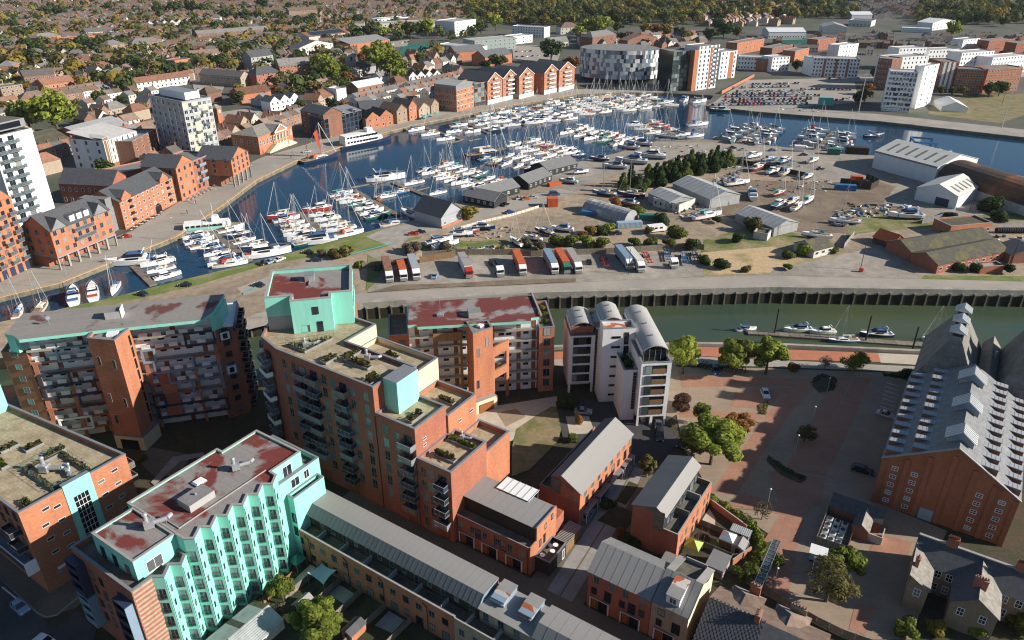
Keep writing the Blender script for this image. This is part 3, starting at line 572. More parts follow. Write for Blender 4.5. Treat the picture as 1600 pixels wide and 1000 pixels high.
# front windows
Z=[1.2+FL*i for i in range(9)]
fr=80.2
for u in (-106.6,): b.row('F',fr,[u],[z for z in Z[2:]],1.15,2.0,'green')
b.row('F',fr,[-103.9],Z[2:],1.15,2.0,'green');b.row('F',fr,[-95.6,-88.1],Z[1:],1.3,2.1,'green');b.row('F',fr,[-93.2],Z[1:],1.3,2.1,'green');b.row('F',fr,[-86.0 if 0 else -87.6],[],1,1)
b.row('F',fr,[-84.7],Z[1:],1.3,2.2,'green')
b.row('F',fr,[-80.6],Z[1:7],1.3,2.1,'green');b.row('F',fr,[-77.9],Z[1:7],1.3,1.5,'green')
b.row('F',fr,[-71.9,-70.1],Z[0:5],1.2,2.0,'green')
rnd=random.Random(3);rails=['rail_glass','timber_grey','dark_metal','rail_glass','grey_metal','navy_panel']
for col,(u,w_,zs) in enumerate(((-101.6,2.9,Z[2:]),(-98.4,3.2,Z[2:]),(-90.6,2.8,Z[1:]),(-75.2,2.7,Z[1:7]),(-67.6,2.5,Z[1:5]))):
 for i,z in enumerate(zs):
  b.win(u,fr,z-.25,'F',1.8,2.2,'dark','balcony_door');b.inst('balcony',balcony_mesh(w_+rnd.choice((0,.5)),1.5,rnd.choice(rails)),u+.2,fr,z-.28)
 b.win(u,fr,0.3,'F',2.0,2.3,'wood','entrance_door')
# end faces
for z in (20.6-1.6,17.6): b.win(-73.36,82.6,z,'R',1.0,0.55,'slit')
b.win(-72.96,92.8,17.2,'R',1.0,.6,'slit');b.win(-72.96,96.5,17.4,'R',1.1,.6,'slit')
# left end: stacked glazed balconies
for i in range(8):
 z=3+FL*i+.6
 for k,(u,w) in enumerate(((-112.3,80.6),(-116.6,84.0))):
  b.inst('balcony',balcony_mesh(3.8,1.4,'rail_glass' if (i+k) % 2 else 'white_render'),u-.3,w+.2,z,RAD(-18 if k==0 else -40));b.win(u-.2,w+.35,z+.05,RAD(-18 if k==0 else -40),2.2,2.1,'dark','balcony_door')
# drain pipes
for u in (-73.5,-82.9): m=MB();m.tube((u,80.1,0),(u,80.1,22 if u<-80 else 16),.07,.07,6,'dark_metal');b.put('drainpipe',m)
# roof gardens of this block: planters, plant, ducts
def planter(name,label,u,w,z,lu,lw,plants='leaf_olive',h=0.5,ang=0.0,tall=0.5,n=26,cat='planter',group=None):
 x,y=E2W(u,w);r=thing(name,label,cat,(x,y,z),EA+ang,group);m=MB();t=.12
 for a in ((-lu/2,-lw/2,lu/2,-lw/2+t),(-lu/2,lw/2-t,lu/2,lw/2),(-lu/2,-lw/2+t,-lu/2+t,lw/2-t),(lu/2-t,-lw/2+t,lu/2,lw/2-t)): m.box(a[0],a[1],0,a[2],a[3],h,'grey_metal')
 m.box(-lu/2+t,-lw/2+t,0,lu/2-t,lw/2-t,h-.12,'soil');m.build('trough',r)
 g=MB();rr=random.Random(int(u*10+w))
 for i in range(n):
  cx,cy=rr.uniform(-lu/2+.2,lu/2-.2),rr.uniform(-lw/2+.2,lw/2-.2);s=rr.uniform(.15,.4);zz=h+rr.uniform(-.05,tall)
  for _ in range(3):
   a=rr.uniform(0,6.28);t1=Vector((math.cos(a),math.sin(a),rr.uniform(-.5,1))).normalized();t2=t1.orthogonal();c=Vector((cx,cy,zz));g.poly([c-t1*s-t2*s*.6,c+t1*s-t2*s*.6,c+t1*s+t2*s*.6,c-t1*s+t2*s*.6],plants)
 g.build('plants',r);return r
def plant_bed(name,label,pts,z,inner,cat='planter'):
 """railed bed round roof plant"""
 ps=[E2W(*p) for p in pts];r=thing(name,label,cat,(*ps[0],z));o=inset(ps,0);i1=inset(ps,.9);q=ps[0];m=MB()
 n=len(o)
 for k in range(n):
  j=(k+1) % n
  m.prism([(a-q[0],b_-q[1]) for a,b_ in (o[k],o[j],i1[j],i1[k])],0,.45,'grey_metal','soil')
 m.build('trough',r);g=MB();f=MB();rr=random.Random(len(label))
 for k in range(n):
  a,c=Vector(o[k]),Vector(o[(k+1) % n]);L=(c-a).length
  for s in range(int(L*4)):
   p=a+(c-a)*rr.random();ce=Vector((sum(x for x,_ in ps)/n,sum(y for _,y in ps)/n));p+=(ce-p).normalized()*rr.uniform(.1,.8);c3=Vector((p.x-q[0],p.y-q[1],.45+rr.uniform(0,.5)));s_=rr.uniform(.12,.3)
   a1=Vector((rr.uniform(-1,1),rr.uniform(-1,1),rr.uniform(-.3,1))).normalized();a2=a1.orthogonal();g.poly([c3-a1*s_-a2*s_*.5,c3+a1*s_-a2*s_*.5,c3+a1*s_+a2*s_*.5,c3-a1*s_+a2*s_*.5],rr.choice(('leaf_olive','leaf_bare','leaf_olive')))
  for s in range(int(L/1.6)+1):
   p=a+(c-a)*min(1,s*1.6/L);f.tube((p.x-q[0],p.y-q[1],.1),(p.x-q[0],p.y-q[1],1.5),.035,.035,4,'green_box')
  f.bar((a.x-q[0],a.y-q[1],1.45),(c.x-q[0],c.y-q[1],1.45),.04,.04,'green_box')
 g.build('plants',r);f.build('railing',r);return r
def duct_unit(name,label,u,w,z,s=1.0,ang=0.0):
 x,y=E2W(u,w);r=thing(name,label,'ventilation unit',(x,y,z),EA+ang)
 m=MB();m.box(-.7*s,-.6*s,.25,.7*s,.6*s,1.5*s,'steel');m.build('fan_box',r)
 m=MB();m.tube((.7*s,0,.9*s),(2.6*s,.2*s,.9*s),.38*s,.38*s,10,'steel');m.tube((2.6*s,.2*s,.9*s),(3.2*s,.9*s,.9*s),.38*s,.38*s,10,'steel');m.build('duct',r)
 m=MB();m.tube((-.3*s,.3*s,1.5*s),(-.3*s,.3*s,2.5*s),.3*s,.3*s,10,'steel');m.tube((-.3*s,.3*s,2.5*s),(-.3*s,.3*s,2.75*s),.42*s,.2*s,10,'steel');m.build('cowl',r)
 m=MB()
 for px_,py_ in ((-.6,-.5),(.6,-.5),(.6,.5),(-.6,.5),(2.4,0.1)): m.box(px_*s-.05,py_*s-.05,0,px_*s+.05,py_*s+.05,.6*s,'grey_metal')
 m.build('support',r);return r
plant_bed('roof_planter','railed triangular roof garden bed in front of the turquoise penthouse',[(-108.9,83.0),(-103.5,83.0),(-103.0,90.4)],27.45,None)
duct_unit('roof_vent','silver roof duct inside the triangular bed before the turquoise penthouse',-105.0,84.8,27.45,.8,.9)
planter('roof_planter','small rectangular planter alone on the top brick terrace',-97.4,83.6,27.45,1.6,3.2)
planter('roof_planter','long railed planter beside the roof fans on the top brick terrace',-92.0,85.6,27.45,7.0,1.4,n=60,tall=.9);planter('roof_planter','shorter planter behind the roof fans of the top brick terrace',-95.0,88.0,27.45,1.3,3.0)
duct_unit('roof_vent','twin silver fans between the planters on the top brick terrace',-91.4,88.0,27.45,.8,.4)
planter('roof_planter','weedy railed planter at the end of the top brick terrace',-85.0,82.6,27.45,1.4,2.8,tall=1.2,n=50)
m=MB();m.box(-.9,-.9,0,.9,.9,.5,'coping');m.box(-.95,-.95,.5,.95,.95,.62,'grey_metal');r=thing('roof_hatch','dark square roof hatch beside the pale turquoise lift column','roof hatch',(*E2W(-82.4,86.4),27.45),EA);m.build('hatch_curb',r)
planter('roof_planter','low planter with one bush on the cream walled terrace',-92,95.5,24.3,3.4,1.2,'leaf_green')
planter('roof_planter','two trough planter on the middle brick terrace below the lift column',-76.2,83.6,22.1,1.5,3.6);planter('roof_planter','sparse planter on the terrace behind the middle brick parapet',-77,94,19.5,3.6,1.2)
planter('roof_planter','railed planter near the front edge of the lowest brick terrace',-69.5,83.6,15.8,4.6,1.2,'leaf_olive',n=40,tall=.8);planter('roof_planter','long green planter with cowls behind on the lowest brick terrace',-69.4,88.6,15.8,6.2,1.3,'leaf_green',n=50)
duct_unit('roof_vent','white roof fans behind the long green planter on the lowest terrace',-70.4,90.0,15.8,.6,.2)
# penthouse roof: box and ladder rack
m=MB();m.box(-1,-1,0,1,1,1.5,'steel');m.box(-1.05,-1.05,1.5,1.05,1.05,1.62,'grey_metal');q=P(8.6,9.4);r=thing('roof_vent','square steel vent box on the turquoise penthouse roof','roof vent',(*E2W(*q),34.2),0.2);m.build('vent_box',r)
m=MB();m.box(-.15,-3.2,.2,.15,3.2,.32,'steel');m.build('cable_tray',r)
# ------------------------------------------------------------ turquoise zigzag flats
b=Bld('apartment_block','turquoise zigzag fronted flats with a red stained grey roof','apartment block',-103.3,33.4)
NZ=8;w0,wp=42.4,2.98
teeth=[(-87.0,w0)]
for i in range(6): teeth+=[(-85.6,w0+wp*i+.95),(-87.0,w0+wp*(i+1))]
low=[(-103.3,33.4),(-87.2,33.4),(-87.2,36.7),(-85.8,37.7),(-87.2,39.6),(-85.8,40.6),(-87.2,42.35),(-103.3,42.35)]
b.block(low,0,17.0,'brick_red','decking',0.9)
main=[(-101.5,42.4)]+[teeth[0]]+teeth[1:]+[(-88.5,60.4),(-88.5,66.9),(-100.1,66.9),(-100.1,59.4),(-101.5,59.4)]
b.block(main,0,20.0,'teal','flat_roof_red',0.25,0.3,'coping_light')
b.block([(-99.7,35.5),(-89.0,35.5),(-89.0,42.38),(-99.7,42.38)],16.1,20.0,'teal','flat_roof_red',0.25,0.3,'coping_light',('penthouse_wall','penthouse_roof','penthouse_coping'))
b.block([(-100.0,66.95),(-88.5,66.95),(-88.5,60.5),(-87.75,60.5),(-87.75,70.0),(-100.0,70.0)],0,17.0,'teal','decking',0.8,.3)
b.block([(-87.7,62.0),(-86.0,62.0),(-86.0,69.1),(-87.7,69.1)],0,14.0,'teal','decking',0.8,.25)
m=MB()                                                                     # turquoise skins over the low bays
for a,c in (((-87.2,36.7),(-85.8,37.7)),((-85.8,37.7),(-87.2,39.6)),((-87.2,39.6),(-85.8,40.6)),((-85.8,40.6),(-87.2,42.35))):
 d=(Vector(c)-Vector(a)).normalized();nn=Vector((d.y,-d.x))*.03;m.prism([(a[0]+nn.x,a[1]+nn.y),(c[0]+nn.x,c[1]+nn.y),c,a],0,16.98,'teal')
b.put('render_panel',m)
m=MB()                                                                     # banded brick return
for i in range(19): m.box(-87.19,33.5,1.0+i*.86,-87.13,36.6,1.0+i*.86+.42,'brick_beige' if i % 1==0 else 'brick_orange')
b.put('brick_band',m)
tt=[((-87.2,36.7),(-85.8,37.7),5),((-87.2,39.6),(-85.8,40.6),5)]+[((-87.0,w0+wp*i),(-85.6,w0+wp*i+.95),6) for i in range(6)]
jm=MB();jm.box(-.62,-.16,0,.62,-.12,.06,'dark_metal',None,True);jm.box(-.62,-.16,.95,.62,-.12,1.0,'dark_metal',None,True)
for i in range(9): jm.box(-.62+i*.155-.012,-.15,.06,-.62+i*.155+.012,-.13,.95,'dark_metal')
jm=jm.data('juliet_rail')
for a,c,nf in tt:
 A,C_=Vector(a),Vector(c);d=(C_-A).normalized();ang=math.atan2(d.y,d.x);md=(A+C_)/2;nn=Vector((d.y,-d.x))
 nxt=Vector((a[0],a[1]+(2.9 if nf==5 else wp)));d2=(nxt-C_).normalized();ang2=math.atan2(d2.y,d2.x);n2=Vector((d2.y,-d2.x));q2=C_+(nxt-C_)*.42+n2*(.04 if nf==5 else .01)
 for f in range(nf):
  z=1.0+2.86*f+.2;p=md+nn*(.045 if nf==5 else .012)
  b.win(p.x,p.y,z,ang,1.15,2.05,'green');b.inst('juliet_rail',jm,p.x,p.y,z,ang);b.win(q2.x,q2.y,z+.5,ang2,.42,1.15,'dark')
 if nf==6 or nf==5:
  m=MB();q3=C_+n2*.06+(nxt-C_)*.04;m.tube((q3.x,q3.y,.3),(q3.x,q3.y,2.86*nf+2),.05,.05,5,'dark_metal');b.put('drainpipe',m)
for u,w,z,f,w_,h_ in ((-87.72,64.2,14.5,'R',1.9,1.9),(-88.45,63.5,17.0,'R',2.0,2.2),(-87.72,66.8,14.6,'R',1.2,1.8),(-85.96,62.7,8.5,'R',.01,.01),(-86.7,61.97,8.4,'F',1.0,2.0),(-86.7,61.97,5.4,'F',1.0,2.0),(-88.97,38.4,16.4,'R',2.6,2.1),(-97.6,35.48,16.3,'F',1.1,2.2),(-94.4,35.48,16.3,'F',1.1,2.2),(-91.2,35.48,16.3,'F',1.1,1.9)):
 if w_>.1: b.win(u,w,z,f,w_,h_,'white' if f=='R' else 'dark')
b.row('F',33.4,[-98.6,-96.3,-91.3],Z[1:5],1.0,1.7,'dark')
for u,z0,z1,mt in ((-101.6,9.2,15.6,'navy_panel'),(-101.4,2.6,8.8,'blue_panel'),(-89.2,3.0,14.6,'navy_panel')):
 m=MB();n_f=int((z1-z0)/2.9)
 m.box(u-1.6,32.0,z0,u-1.45,33.38,z1,mt,None,True);m.box(u+1.45,32.0,z0,u+1.6,33.38,z1,mt if u<-95 else 'blue_panel',None,True);m.box(u-1.6,31.98,z1,u+1.6,33.38,z1+.2,mt,None,True);m.box(u-1.45,32.0,z0-.02,u+1.45,33.38,z0+.18,mt,None,True)
 for i in range(n_f+1):
  zz=z0+.2+(z1-z0)/(n_f+1)*i;m.box(u-1.45,32.02,zz,u+1.45,32.1,zz+1.0,mt)
  m.box(u-1.44,32.1,zz-.18,u+1.44,33.36,zz,mt)
 b.put('balcony_frame',m)
 for i in range(n_f+1): b.win(u,33.39,z0+.3+(z1-z0)/(n_f+1)*i,'F',2.2,1.9,'black','balcony_door')
duct_unit('roof_vent','silver cowl and duct at the near end of the zigzag flats roof',-93.6,41.2,19.75,1.0,1.0);duct_unit('roof_vent','silver fans and duct at the far end of the zigzag flats roof',-94.0,57.6,19.75,.9,1.0)
def skylight(label,u,w,z,lu,lw,h=.5,mat='white_paint',name='roof_skylight',cat='skylight'):
 r=thing(name,label,cat,(*E2W(u,w),z),EA);m=MB();m.box(-lu/2,-lw/2,0,lu/2,lw/2,h*.5,'grey_metal');m.build('curb',r)
 m=MB();k=.75;m.poly([(-lu/2,-lw/2,h*.5),(lu/2,-lw/2,h*.5),(lu/2*k,-lw/2*k,h),(-lu/2*k,-lw/2*k,h)],mat);m.poly([(lu/2,-lw/2,h*.5),(lu/2,lw/2,h*.5),(lu/2*k,lw/2*k,h),(lu/2*k,-lw/2*k,h)],mat)
 m.poly([(lu/2,lw/2,h*.5),(-lu/2,lw/2,h*.5),(-lu/2*k,lw/2*k,h),(lu/2*k,lw/2*k,h)],mat);m.poly([(-lu/2,lw/2,h*.5),(-lu/2,-lw/2,h*.5),(-lu/2*k,-lw/2*k,h),(-lu/2*k,lw/2*k,h)],mat);m.poly([(-lu/2*k,-lw/2*k,h),(lu/2*k,-lw/2*k,h),(lu/2*k,lw/2*k,h),(-lu/2*k,lw/2*k,h)],mat);m.build('dome',r);return r
skylight('white domed skylight on the red stained zigzag flats roof',-96.4,52.0,19.75,1.6,2.0)
r=thing('lift_overrun','grey box shaped lift housing on the zigzag flats roof','lift housing',(*E2W(-92.8,49.0),19.7),EA);m=MB();m.box(-1.6,-2.3,0,1.6,2.3,1.4,'grey_render','roof_grey_flat');m.build('housing_wall',r);m=MB();m.tube((0,0,1.4),(0,0,1.8),.2,.2,8,'steel');m.build('vent_pipe',r)
m=MB();m.box(-89.8,43.5,19.76,-89.65,60.2,19.95,'coping_light');m.box(-93.0,43.5,19.76,-89.82,43.65,19.95,'coping_light');b.put('roof_gutter',m)
# ------------------------------------------------------------ brick flats at the lower left corner
b=Bld('apartment_block','orange brick flats with a turquoise stair panel and paved roof terrace','apartment block',-152,32.4)
b.block([(-152,32.4),(-116.4,32.4),(-116.4,50.8),(-152,47.2)],0,18.0,'brick_orange','terrace_deck',0.9)
m=MB();m.box(-116.6,39.5,0,-116.25,40.6,18.5,'teal','coping');m.box(-116.6,43.1,0,-116.25,44.2,18.5,'teal','coping');m.box(-116.6,40.6,15.4,-116.25,43.1,18.5,'teal','coping');m.box(-117.2,39.5,18.1,-116.6,44.2,18.5,'coping');b.put('stair_panel',m)
m=MB();m.poly([(-116.36,40.6,1),(-116.36,43.1,1),(-116.36,43.1,15.4),(-116.36,40.6,15.4)],'glass_dark')
for i in range(12): m.box(-116.36,40.6,1+i*1.2,-116.30,43.1,1.07+i*1.2,'white_paint')
for i in range(1,4): m.box(-116.36,40.6+i*.625-.03,1,-116.29,40.6+i*.625+.03,15.4,'white_paint')
b.put('stair_glazing',m)
for z in (15.8,12.9,10.0,7.1):
 for w in (35.4 if z != 15.8 else 36.2,37.9,45.6,48.2): b.win(-116.38,w,z-(.7 if w in (37.9,45.6) else 0),'R',1.25,.62,'slit')
m=MB();m.box(-116.42,34.8,3.6,-116.30,37.2,4.1,'white_paint');m.box(-116.42,34.4,2.9,-116.30,35.4,3.4,'blue_panel');m.box(-116.42,36.2,2.7,-116.30,36.7,3.3,'yellow_paint');m.box(-116.42,38.1,4.3,-116.30,38.6,4.9,'blue_panel');b.put('wall_sign',m)
b.row('F',32.4,[-118.4,-121.2,-124],[12.6,9.7,6.8,15.5-.1],1.2,1.9,'dark')
m=MB();m.box(-152,30.6,6.4,-116.7,32.38,6.7,'blue_panel');m.box(-152,30.5,6.7,-116.7,30.6,8.1,'navy_panel');m.box(-116.7,30.5,5.6,-116.45,32.38,8.2,'white_render',None,True);m.box(-152,30.45,8.1,-116.7,30.65,8.2,'white_paint');b.put('balcony_frame',m)
for i,z in enumerate((9.4,12.3)): b.inst('balcony',balcony_mesh(3.2,1.6,'dark_metal'),-119.6-.8*i,32.4,z)
for z in (14.6,11.7): b.inst('balcony',balcony_mesh(2.2,1.2,'timber_grey'),-117.6,50.7,z,math.pi)
m=MB();m.prism([(-164,36),(-150.3,36),(-150.3,47),(-164,47)],0,23.6,'teal','flat_roof');b.put('penthouse',m)
plant_bed('roof_planter','railed rectangular garden bed round the ducts of the corner flats roof',[(-128.2,38.6),(-117.6,38.6),(-117.6,45.4),(-128.2,45.4)],17.1,None)
duct_unit('roof_vent','large silver duct inside the railed bed on the corner flats roof',-124.6,40.8,17.1,1.1,.5);duct_unit('roof_vent','small silver fan beside the large duct on the corner flats roof',-121.0,42.9,17.1,.7,-.4)
for (u,w,s),lb in zip(((-133.5,43.2,1),(-137,40.6,1),(-133,37.4,0),(-118.4,34.6,0),(-128.5,44.6,1)),('planter with one round bush on the corner flats terrace','planter near the turquoise wall on the corner flats terrace','planter with yellow shrubs on the corner flats terrace','low planter in the near corner of the corner flats terrace','planter behind the duct bed on the corner flats terrace')):
 planter('roof_planter',lb,u,w,17.1,1.3 if s else 3.2,3.2 if s else 1.3,'leaf_olive' if s else 'leaf_green')
# ------------------------------------------------------------ trees and plants
_CR={}
def crown_mesh(mat,seed,n,leaf,shape='round',lobes=9,gap=0.0):
 """leaf faces spread through uneven lobes; unit crown: radius 1, height 0..2"""
 k=(mat,seed,n,leaf,shape)
 if k in _CR: return _CR[k]
 R=random.Random(seed*77+n);L=[]
 if shape=='round':
  for i in range(22):
   d=Vector((R.gauss(0,1),R.gauss(0,1),R.gauss(.25,.8))).normalized();q=R.uniform(.5,.8);L.append((d.x*q,d.y*q,1.02+d.z*q*.92,R.uniform(.2,.34)))
  L.append((0,0,1.0,.5))
 elif shape=='cone':
  for i in range(lobes+4):
   z=R.uniform(.12,1.85);r=(1-z/2)*.55*R.uniform(.3,1);a=R.uniform(0,6.28);L.append((r*math.cos(a),r*math.sin(a),z,.12+.42*(1-z/2)))
 elif shape=='bush':
  for i in range(lobes):
   a=R.uniform(0,6.28);r=R.uniform(0,.65);L.append((r*math.cos(a),r*math.sin(a),R.uniform(.3,1.2),R.uniform(.35,.6)))
 v,f,m=[],[],[]
 tw=sum(l[3]**2 for l in L)
 for lx,ly,lz,lr in L:
  for _ in range(int(n*lr*lr/tw)):
   d=Vector((R.gauss(0,1),R.gauss(0,1),R.gauss(0,1))).normalized();rr=lr*(R.uniform(.55,1.0)**.5)*R.uniform(.85,1.12)
   c=Vector((lx,ly,lz))+d*rr
   if c.z<0.02: continue
   s=leaf*R.uniform(.6,1.5);t1=(d.orthogonal()+Vector((R.uniform(-.6,.6),R.uniform(-.6,.6),R.uniform(-.6,.6)))).normalized();t2=(d.cross(t1)+Vector((R.uniform(-.5,.5),R.uniform(-.5,.5),R.uniform(-.5,.5)))).normalized()
   b0=len(v);v+=[c-t1*s-t2*s*.55,c+t1*s-t2*s*.55,c+t1*s*.8+t2*s*.55,c-t1*s*.8+t2*s*.55];f.append((b0,b0+1,b0+2,b0+3))
 me=bpy.data.meshes.new('crown');me.from_pydata([tuple(x) for x in v],[],f);me.materials.append(MAT[mat]);me.update();_CR[k]=me
 return me
_TK={}
def trunk_mesh(seed,limbs,mat='bark'):
 k=(seed,limbs,mat)
 if k in _TK: return _TK[k]
 R=random.Random(seed);b=MB();b.tube((0,0,-.1),(0,0,.55),.075,.055,7,mat);b.tube((0,0,.55),(.04,.02,1.2),.055,.03,6,mat)
 for i in range(limbs):
  a=i*6.28/max(1,limbs)+R.uniform(-.4,.4);z=R.uniform(.4,.9);e=(math.cos(a)*R.uniform(.35,.6),math.sin(a)*R.uniform(.35,.6),z+R.uniform(.35,.7));b.tube((0,0,z),e,.035,.012,5,mat,False)
  if limbs>5:
   for j in range(2): b.tube(e,(e[0]*R.uniform(1,1.6),e[1]*R.uniform(1,1.6),e[2]+R.uniform(.1,.4)),.014,.005,4,mat,False)
 _TK[k]=b.data('trunk');return _TK[k]
def tree(name,label,pos,h,r,mat='leaf_green',seed=1,n=2200,leaf=.085,shape='round',base=.22,group=None,cat='tree',limbs=5,bark='bark',z=0.0):
 """pos: plan position; h total height, r crown radius"""
 t=thing(name,label,cat,(pos[0],pos[1],z),seed*1.7,group)
 c=link('crown',crown_mesh(mat,seed,n,leaf,shape),t,(0,0,h*base));c.scale=(r,r,h*(1-base)/2)
 if limbs: k=link('trunk',trunk_mesh(seed % 5,limbs,bark),t);k.scale=(h*.5,h*.5,h*.5)
 return t
# ------------------------------------------------------------ terraces of the estate
def estate_house(u0,w0,label): return Bld('terraced_house',label,'terraced house',u0,w0)
def porch_row(b,fix,us,wdoor=2.7):
 for u in us:
  m=MB();m.box(u-1.75,fix-.22,0,u-1.6,fix,2.55,'white_paint',None,True);m.box(u+1.6,fix-.22,0,u+1.75,fix,2.55,'white_paint',None,True);m.box(u-1.75,fix-.3,2.55,u+1.75,fix,2.7,'white_paint',None,True);m.box(u-1.75,fix-.32,2.7,u+1.75,fix,2.78,'coping',None,True);b.put('porch_frame',m)
  b.win(u-.95,fix-.02,.05,'F',1.1,2.2,'wood','door');b.win(u+.6,fix-.02,.1,'F',1.6,2.2,'black','garage_door')
# long terrace with roof decks
b=estate_house(-87.1,62.1,'long brown brick terrace with a folded grey metal roof and dark roof decks')
m=MB();m.prism([(-87.1,62.1),(-51.4,62.1),(-51.4,64.6),(-87.1,64.6)],0,5.9,'brick_orange','decking');m.box(-87.1,62.1,5.9,-51.4,62.35,6.9,'brick_orange');m.prism([(-87.1,64.6),(-48.4,64.6),(-48.4,69.8),(-87.1,69.8)],0,5.9,'brick_orange');b.put('wall',m)
m=MB();m.box(-87.15,62.02,6.9,-51.4,62.42,7.0,'coping_light');b.put('coping',m)
m=MB();m.prism([(-87.1,64.7),(-48.4,64.7),(-48.4,69.7),(-87.1,69.7)],5.9,8.95,'timber_dark');b.put('upper_wall',m)
m=MB();m.poly([(-48.38,64.7,8.9),(-48.38,69.7,8.9),(-48.38,69.7,10.25),(-48.38,65.7,10.25)],'blue_panel');m.box(-48.6,69.5,8.9,-48.35,69.78,10.2,'brick_red');b.put('gable',m)
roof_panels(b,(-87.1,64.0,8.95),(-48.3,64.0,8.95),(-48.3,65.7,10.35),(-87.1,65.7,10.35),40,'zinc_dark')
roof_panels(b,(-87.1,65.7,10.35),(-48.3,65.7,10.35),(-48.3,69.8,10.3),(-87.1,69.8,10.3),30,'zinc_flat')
for u in [-82.0,-76.6,-71.1,-65.5,-60.0,-54.6]:
 m=MB();m.box(u-.12,62.42,5.9,u+.12,64.68,6.9,'grey_render','coping_light');b.put('deck_divider',m)
us=[-85.9+2.71*i for i in range(13)]
for i,u in enumerate(us):
 b.win(u,62.1,3.9,'F',1.2,1.4,'green' if i % 3 else 'dark');b.win(u,62.1,1.0 if i % 2 else .1,'F',1.0 if i % 2 else 1.5,1.35 if i % 2 else 2.2,'dark','window' if i % 2 else 'patio_door')
 b.win(u+.4,64.69,5.95 if i % 2 else 6.8,'F',.9,2.1 if i % 2 else 1.2,'green','window')
for u in (-83.9,-74.5,-66.4,-57.0): m=MB();m.tube((u,62.0,0),(u,62.0,5.6),.06,.06,5,'dark_metal');m.bar((u,62.0,5.6),(u-.9,62.0,6.2),.1,.1,'dark_metal');b.put('drainpipe',m)
# pale middle houses of that terrace with two dormers
b=estate_house(-51.4,61.9,'pale brick terraced pair with two rusty topped dormers on a grey roof')
m=MB();m.prism([(-51.4,61.9),(-38.6,61.9),(-38.6,64.4),(-51.4,64.4)],0,5.9,'brick_beige','decking');m.box(-51.4,61.9,5.9,-38.6,62.15,6.9,'brick_beige','coping_light');m.prism([(-48.3,64.4),(-38.6,64.4),(-38.6,70),(-48.3,70)],0,8.6,'brick_beige');b.put('wall',m)
m=MB();m.slab([(-49.8,64.0,8.9),(-38.4,64.0,8.9),(-38.4,70.1,9.1),(-48.3,70.1,9.1),(-48.3,65.2,8.95),(-49.8,65.2,8.95)],.15,'zinc_flat');b.put('roof',m)
for u in (-46.2,-41.2):
 m=MB();m.prism([(u-1.2,66.2),(u+1.2,66.2),(u+1.2,70.0),(u-1.2,70.0)],8.9,10.0,'blue_panel');m.slab([(u-1.3,66.0,9.6),(u+1.3,66.0,9.6),(u+1.3,68,10.25),(u-1.3,68,10.25)],.12,'flat_roof_rust');m.slab([(u-1.3,68,10.25),(u+1.3,68,10.25),(u+1.3,70.15,10.3),(u-1.3,70.15,10.3)],.12,'zinc_flat');o=b.put('dormer',m);o['label']='dormer with a rust stained top'
for u in (-50,-47.4,-44.6,-41.8): b.win(u,61.9,3.9,'F',1.0,1.35,'green');b.win(u+.3,64.39,6.6,'F',1.1,1.9,'green')
for u in (-49.4,-44.1): m=MB();m.box(u-.12,62.2,5.9,u+.12,64.35,6.9,'grey_render','coping_light');b.put('deck_divider',m)
b=estate_house(-38.6,62.1,'brown brick terrace end with grey seamed roof at the bottom edge')
m=MB();m.prism([(-38.5,62.1),(-14,62.1),(-14,69.8),(-38.5,69.8)],0,5.9,'brick_brown','decking');b.put('wall',m)
m=MB();m.prism([(-38.4,64.7),(-14,64.7),(-14,69.7),(-38.4,69.7)],5.9,8.95,'timber_dark');b.put('upper_wall',m)
roof_panels(b,(-38.6,64.0,8.95),(-14,64.0,8.95),(-14,65.9,10.35),(-38.6,65.9,10.35),14,'zinc')
roof_panels(b,(-38.6,65.9,10.35),(-14,65.9,10.35),(-14,69.8,10.3),(-38.6,69.8,10.3),14,'zinc_flat')
# brick terrace joined to the stepped flats
b=estate_house(-65.6,81.2,'red brick terrace with a flat grey roof and white porches below the stepped flats')
m=MB();m.prism([(-65.6,81.2),(-49.6,81.2),(-49.6,83.6),(-65.6,83.6)],0,5.6,'brick_red','decking');m.box(-65.6,81.2,5.6,-49.6,81.42,6.3,'brick_red','coping');m.prism([(-65.6,83.6),(-49.85,83.6),(-49.85,93.5),(-65.6,93.5)],0,5.6,'brick_red');b.put('wall',m)
m=MB();m.prism([(-49.85,81.2),(-49.6,81.2),(-49.6,90.2),(-49.85,90.2)],5.6,6.3,'brick_orange');m.prism([(-49.85,83.4),(-49.6,83.4),(-49.6,90.2),(-49.85,90.2)],6.3,9.3,'brick_orange','coping');m.prism([(-49.62,81.25),(-49.57,81.25),(-49.57,90.2),(-49.62,90.2)],0,5.6,'brick_orange');b.put('gable_wall',m)
m=MB();m.prism([(-65.5,83.7),(-49.85,83.7),(-49.85,90.1),(-65.5,90.1)],5.6,8.8,'timber_dark');b.put('upper_wall',m)
roof_panels(b,(-65.6,83.5,8.9),(-49.85,83.5,8.9),(-49.85,90.3,9.0),(-65.6,90.3,9.0),9,'zinc_flat')
planks(b,'timber_plank',-65.5,83.66,-49.9,83.66,5.9,8.75,40,'timber_dark')
porch_row(b,81.2,(-63.3,-58.2,-52.9))
for u in (-64.6,-62.0,-59.2,-56.4,-53.8,-51.2): b.win(u,81.2,3.6,'F',1.05,1.5,'green')
for u in (-60.7,-55.2): b.inst('juliet_rail',jm,u,81.2,2.9);b.win(u,81.2,2.9,'F',1.2,2.2,'dark')
for w,z,s in ((84.6,4.2,1.6),(86.4,6.9,1.2),(88.6,7.4,1.3),(86.0,4.0,2.0)): b.win(-49.57,w,z,'R',.7,s,'dark')
for u in (-65.3,-57.0,-50.0): m=MB();m.tube((u,81.1,0),(u,81.1,5.8),.06,.06,5,'dark_metal');b.put('drainpipe',m)
